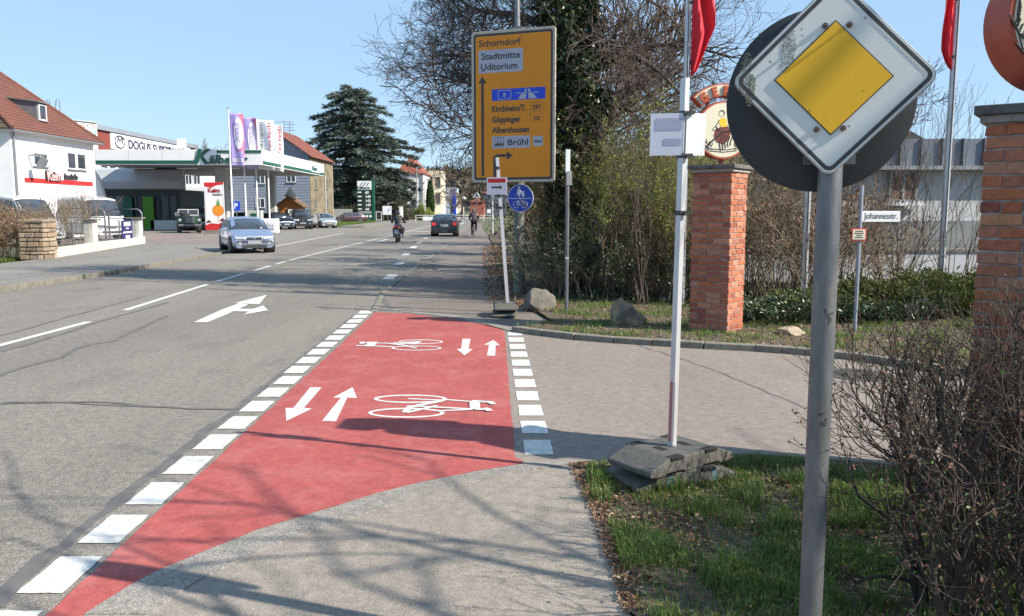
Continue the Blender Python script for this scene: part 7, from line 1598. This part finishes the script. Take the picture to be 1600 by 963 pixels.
# ================================================================ PEOPLE
def skin(name, verts, edges, radii, m, parent, sub=1, root=0):
    me = bpy.data.meshes.new('s'); me.from_pydata(verts, edges, []); o = bpy.data.objects.new('s', me); COL.objects.link(o)
    o.modifiers.new('k','SKIN'); 
    if not me.skin_vertices: me.attributes.new
    sv = me.skin_vertices[0].data
    for i, r in enumerate(radii): sv[i].radius = (r, r) if not isinstance(r, tuple) else r
    sv[root].use_root = True; s = o.modifiers.new('s','SUBSURF'); s.levels = sub; s.render_levels = sub
    dg = bpy.context.evaluated_depsgraph_get(); ev = bpy.data.meshes.new_from_object(o.evaluated_get(dg)); bpy.data.objects.remove(o)
    ev.materials.clear(); ev.materials.append(m); ev.polygons.foreach_set('use_smooth', [True]*len(ev.polygons)); return link(name, ev, parent)
M_skin = mat('skin', (.50,.30,.22), None, 9, .6)
def person(label, loc, rz, J, cols, helmet, scale=1.0, hands=True):
    """J: joints; the figure faces +Y"""
    names = ['pelvis','spine','chest','neck','head','crown','shL','elL','wrL','shR','elR','wrR','hipL','knL','anL','toL','hipR','knR','anR','toR','nose']
    rad = [.145,.13,(.165,.12),.058,(.085,.095),(.05,.06),.07,.046,.030,.07,.046,.030,.092,.060,.042,.035,.092,.060,.042,.035,.018]
    E = [(0,1),(1,2),(2,3),(3,4),(4,5),(2,6),(6,7),(7,8),(2,9),(9,10),(10,11),(0,12),(12,13),(13,14),(14,15),(0,16),(16,17),(17,18),(18,19),(4,20)]
    V = [Vector(J[n]) for n in names]
    rad = list(rad)
    for side, w, e in (('L',8,7),('R',11,10)):      # hand: palm and five fingers
        d = (V[w]-V[e]).normalized(); sx = -1 if side == 'L' else 1; palm = V[w]+d*.07; V.append(palm); rad.append(.026); pi_ = len(V)-1; E.append((w,pi_)); 
        sd = d.cross(Vector((0,0,1))).normalized()
        for k, (off, L_) in enumerate(((-.028,.052),(-.010,.060),(.010,.056),(.027,.045))):
            a = palm+sd*off+d*.02; b = a+d*L_*.55; c = b+d*L_*.25+Vector((0,0,-L_*.5)); V += [b, c]; rad += [.009,.008]; E += [(pi_, len(V)-2), (len(V)-2, len(V)-1)]
        th = palm-d*.02+sd*(-sx)*.045+Vector((0,0,-.02)); V.append(th); rad.append(.010); E.append((pi_, len(V)-1))
    body = skin('person', [tuple(v) for v in V], E, rad, M_skin, None, 1); body.location = loc; body.rotation_euler = (0,0,rz); body.scale = (scale,)*3; body['label'] = label; body['category'] = 'person'
    def sub(ids, infl, m, name, ee):
        mp = {j:i for i, j in enumerate(ids)}; rr = [tuple(x+infl for x in rad[j]) if isinstance(rad[j], tuple) else rad[j]+infl for j in ids]
        return skin(name, [tuple(V[j]) for j in ids], [(mp[a], mp[b]) for a, b in ee], rr, m, body, 1)
    sub([1,2,3,6,7,8,9,10,11,0], .028, cols[0], 'jacket', [(0,1),(1,2),(2,3),(2,6),(6,7),(7,8),(2,9),(9,10),(10,11)])
    sub([0,12,13,14,16,17,18], .020, cols[1], 'trousers', [(0,12),(12,13),(13,14),(0,16),(16,17),(17,18)])
    for a, b in ((14,15),(18,19)):
        mb = MB(); p, q = V[a], V[b]; d = (q-p).normalized(); mb.tube([p-d*.07+Vector((0,0,-.02)), p+Vector((0,0,-.01)), q, q+d*.05], [.045,.055,.05,.025], 8); mb.build('shoe', M_trim, body, smooth=True)
    h = V[4]; mb = MB(); prof = [(.118*math.cos(t), .135*math.sin(t)) for t in [ -.55+(PI/2+.50)*k/9 for k in range(10)]] if helmet == 'full' else [(.112*math.cos(t), .12*math.sin(t)+.02) for t in [.05+(PI/2-.08)*k/8 for k in range(9)]]
    mb.lathe(prof, (h.x, h.y+.0, h.z+.03), 18); mb.build('helmet', cols[2], body, smooth=60)
    if helmet == 'full': mb = MB(); mb.prism([(-.085,h.z-.01),(.085,h.z-.01),(.08,h.z+.07),(-.08,h.z+.07)], h.y+.09, h.y+.125); mb.build('visor', M_cglass, body)
    else:
        mb = MB(); mb.tube([(h.x-.085,h.y,h.z+.02),(h.x-.07,h.y+.03,h.z-.09),(h.x+.07,h.y+.03,h.z-.09),(h.x+.085,h.y,h.z+.02)], .008, 5); mb.build('chin_strap', M_trim, body)
        mb = MB(); mb.lathe([(.095,-.06),(.10,.0),(.09,.05)], (h.x,h.y-.012,h.z), 14); mb.build('hair', mat('brown_hair',(.06,.04,.03),None,40,.8), body, smooth=True)
    return body
M_leather = mat('black_jacket', (.018,.018,.022), (.03,.03,.034), 12, .6); M_jeans = mat('dark_jeans', (.03,.04,.07), (.05,.06,.09), 20, .9)
g = G(619.5, 380); s_ = .93
J = dict(pelvis=(0,-.05,.90),spine=(0,.0,1.10),chest=(0,.07,1.33),neck=(0,.12,1.47),head=(0,.15,1.58),crown=(0,.14,1.67),nose=(0,.25,1.57),
 shL=(-.19,.07,1.40),elL=(-.34,.25,1.17),wrL=(-.36,.50,1.10),shR=(.19,.07,1.40),elR=(.34,.25,1.17),wrR=(.36,.50,1.10),
 hipL=(-.11,-.05,.86),knL=(-.25,.33,.76),anL=(-.22,.10,.38),toL=(-.23,.27,.32),hipR=(.11,-.05,.86),knR=(.25,.33,.76),anR=(.22,.10,.38),toR=(.23,.27,.32))
ML = (g[0], g[1]+.6, 0.0)
person('motorcyclist in black jacket and helmet seen from behind, riding away', ML, math.radians(3), J, (M_leather, M_jeans, mat('helmet_gloss',(.03,.03,.035),None,9,.15)), 'full', .96)
mt = thing('motorcycle', 'dark motorcycle with side case ridden away along the road', 'motorcycle', ML, math.radians(3))
def mp_(name, m, f, parent=mt, **k): mb = MB(); f(mb); return mb.build(name, m, parent, **k)
for y in (-.62, .78):
    w_ = mp_('wheel', M_tyre, lambda mb: mb.lathe([(.24,-.05),(.31,-.06),(.33,0),(.31,.06),(.24,.05)], (0,y,.33), 22, 'X'), smooth=50)
    mp_('rim', M_rimm, lambda mb: mb.lathe([(.235,-.03),(.235,.03),(.05,.05)], (0,y,.33), 16, 'X'), w_)
mp_('fuel_tank', paint('moto_black',(.02,.02,.025)), lambda mb: mb.lathe([(.05,.0),(.17,.12),(.19,.35),(.10,.52)], (0,.0,.82), 12, 'Y'), smooth=True)
mp_('seat', M_trim, lambda mb: mb.box((0,-.25,.80), (.30,.75,.12)), bevel=.03)
mp_('rear_mudguard', M_trim, lambda mb: mb.box((0,-.72,.66), (.20,.30,.30), rx=.3), bevel=.03)
mp_('tail_light', M_lampr, lambda mb: mb.box((0,-.80,.84), (.20,.06,.09)), bevel=.01)
mp_('number_plate', mat('plate_blue_grey',(.20,.24,.34),None,6,.5), lambda mb: mb.box((0,-.90,.60), (.20,.02,.24), rx=-.2))
mp_('engine', M_galv, lambda mb: mb.box((0,.10,.48), (.36,.42,.34)), bevel=.04)
mp_('side_case', M_trim, lambda mb: mb.box((.27,-.50,.68), (.22,.42,.32)), bevel=.05)
mp_('exhaust', M_rimm, lambda mb: mb.tube([(.20,.2,.35),(.22,-.3,.32),(.24,-.80,.40)], [.035,.045,.055], 10), smooth=True)
mp_('handlebar', M_trim, lambda mb: mb.tube([(-.40,.50,1.06),(-.18,.58,1.05),(.18,.58,1.05),(.40,.50,1.06)], .018, 8))
for s in (-1,1):
    mp_('fork_leg', M_rimm, lambda mb: mb.tube([(s*.09,.52,1.0),(s*.09,.78,.33)], .028, 8)); mp_('mirror', M_trim, lambda mb: mb.box((s*.46,.56,1.20), (.16,.04,.10)), bevel=.02); mp_('mirror_stalk', M_trim, lambda mb: mb.tube([(s*.34,.54,1.07),(s*.44,.56,1.18)], .008, 5))
    mp_('swing_arm', M_galv, lambda mb: mb.tube([(s*.09,-.05,.42),(s*.09,-.62,.33)], .025, 6)); mp_('foot_rest', M_galv, lambda mb: mb.tube([(s*.10,.1,.34),(s*.30,.1,.34)], .015, 6))
    mp_('indicator', mat('amber_lamp',(.6,.22,.02),None,5,.3), lambda mb: mb.box((s*.17,-.78,.78), (.08,.05,.05)))
mp_('side_stand', M_galv, lambda mb: mb.tube([(.12,.0,.35),(.34,-.15,.27),(.36,-.2,.26)], .014, 6))
g = G(740, 371); CL = (g[0], g[1]+.55, .012)
J = dict(pelvis=(0,-.05,1.02),spine=(0,.04,1.20),chest=(0,.17,1.42),neck=(0,.25,1.54),head=(0,.29,1.64),crown=(0,.28,1.73),nose=(0,.39,1.63),
 shL=(-.18,.18,1.48),elL=(-.29,.32,1.24),wrL=(-.26,.52,1.10),shR=(.18,.18,1.48),elR=(.29,.32,1.24),wrR=(.26,.52,1.10),
 hipL=(-.10,-.05,.98),knL=(-.13,.22,.58),anL=(-.12,-.02,.16),toL=(-.13,.14,.11),hipR=(.10,-.05,.98),knR=(.14,.32,.86),anR=(.13,.10,.46),toR=(.14,.25,.40))
person('cyclist in dark clothes and grey helmet seen from behind on the cycle lane', CL, math.radians(2), J, (mat('dark_violet_jersey',(.045,.03,.05),(.03,.022,.035),9,.8), mat('black_tights',(.015,.015,.02),None,9,.8), mat('grey_helmet',(.12,.14,.17),None,9,.4)), 'open', 1.0)
by = thing('bicycle', 'dark bicycle ridden away from the camera on the cycle lane', 'bicycle', CL, math.radians(2))
def bp_(name, m, f, parent=by, **k): mb = MB(); f(mb); return mb.build(name, m, parent, **k)
for y in (-.52, .54):
    w_ = bp_('wheel', M_tyre, lambda mb: mb.tube([(0,y+.335*math.cos(2*PI*k/26),.355+.335*math.sin(2*PI*k/26)) for k in range(27)], .022, 7, cap=False), smooth=True)
    bp_('spokes', M_rimm, lambda mb: [mb.tube([(0,y,.355),(0,y+.32*math.cos(2*PI*k/12),.355+.32*math.sin(2*PI*k/12))], .003, 3) for k in range(12)], w_, kind='stuff'); bp_('hub', M_rimm, lambda mb: mb.lathe([(.03,-.05),(.03,.05)], (0,y,.355), 8, 'X'), w_)
M_bf = paint('bike_frame', (.03,.03,.035))
bp_('frame', M_bf, lambda mb: [mb.tube(p, .018, 6) for p in ([(0,-.12,.9),(0,.40,.92)],[(0,-.12,.92),(0,.02,.32)],[(0,.02,.32),(0,.42,.86)],[(0,.02,.32),(0,-.52,.355)],[(0,-.12,.85),(0,-.52,.355)])])
bp_('fork', M_bf, lambda mb: mb.tube([(0,.40,.98),(0,.44,.75),(0,.54,.355)], .02, 6)); bp_('handlebar', M_trim, lambda mb: mb.tube([(-.30,.46,1.06),(0,.50,1.04),(.30,.46,1.06)], .014, 6)); bp_('saddle', M_trim, lambda mb: mb.box((0,-.15,.96), (.17,.26,.06)), bevel=.02)
bp_('rear_mudguard', M_trim, lambda mb: mb.tube([(0,-.52+.37*math.cos(t),.355+.37*math.sin(t)) for t in [PI*.25+PI*.75*k/8 for k in range(9)]], .025, 5)); bp_('tail_light', M_lampr, lambda mb: mb.box((0,-.50,.80), (.06,.03,.04)))
for s, z, y in ((-1,.15,.0),(1,.45,.12)): bp_('crank', M_rimm, lambda mb: mb.tube([(s*.06,.02,.32),(s*.08,y,z),(s*.15,y,z)], .012, 5))
# ---- small multi-piece prints and fittings are one part each
for o in bpy.data.objects:
    if o.name.split('.')[0] in ('recess','cover_relief','lichen_patch','dotted_frame','sticker_remains','clamp','symbol','bracket','frame','emblem_lines','symbol_frame','chalk_mark','faded_print','rear_rail','windscreen_frame') and o.parent: o['kind'] = 'stuff'
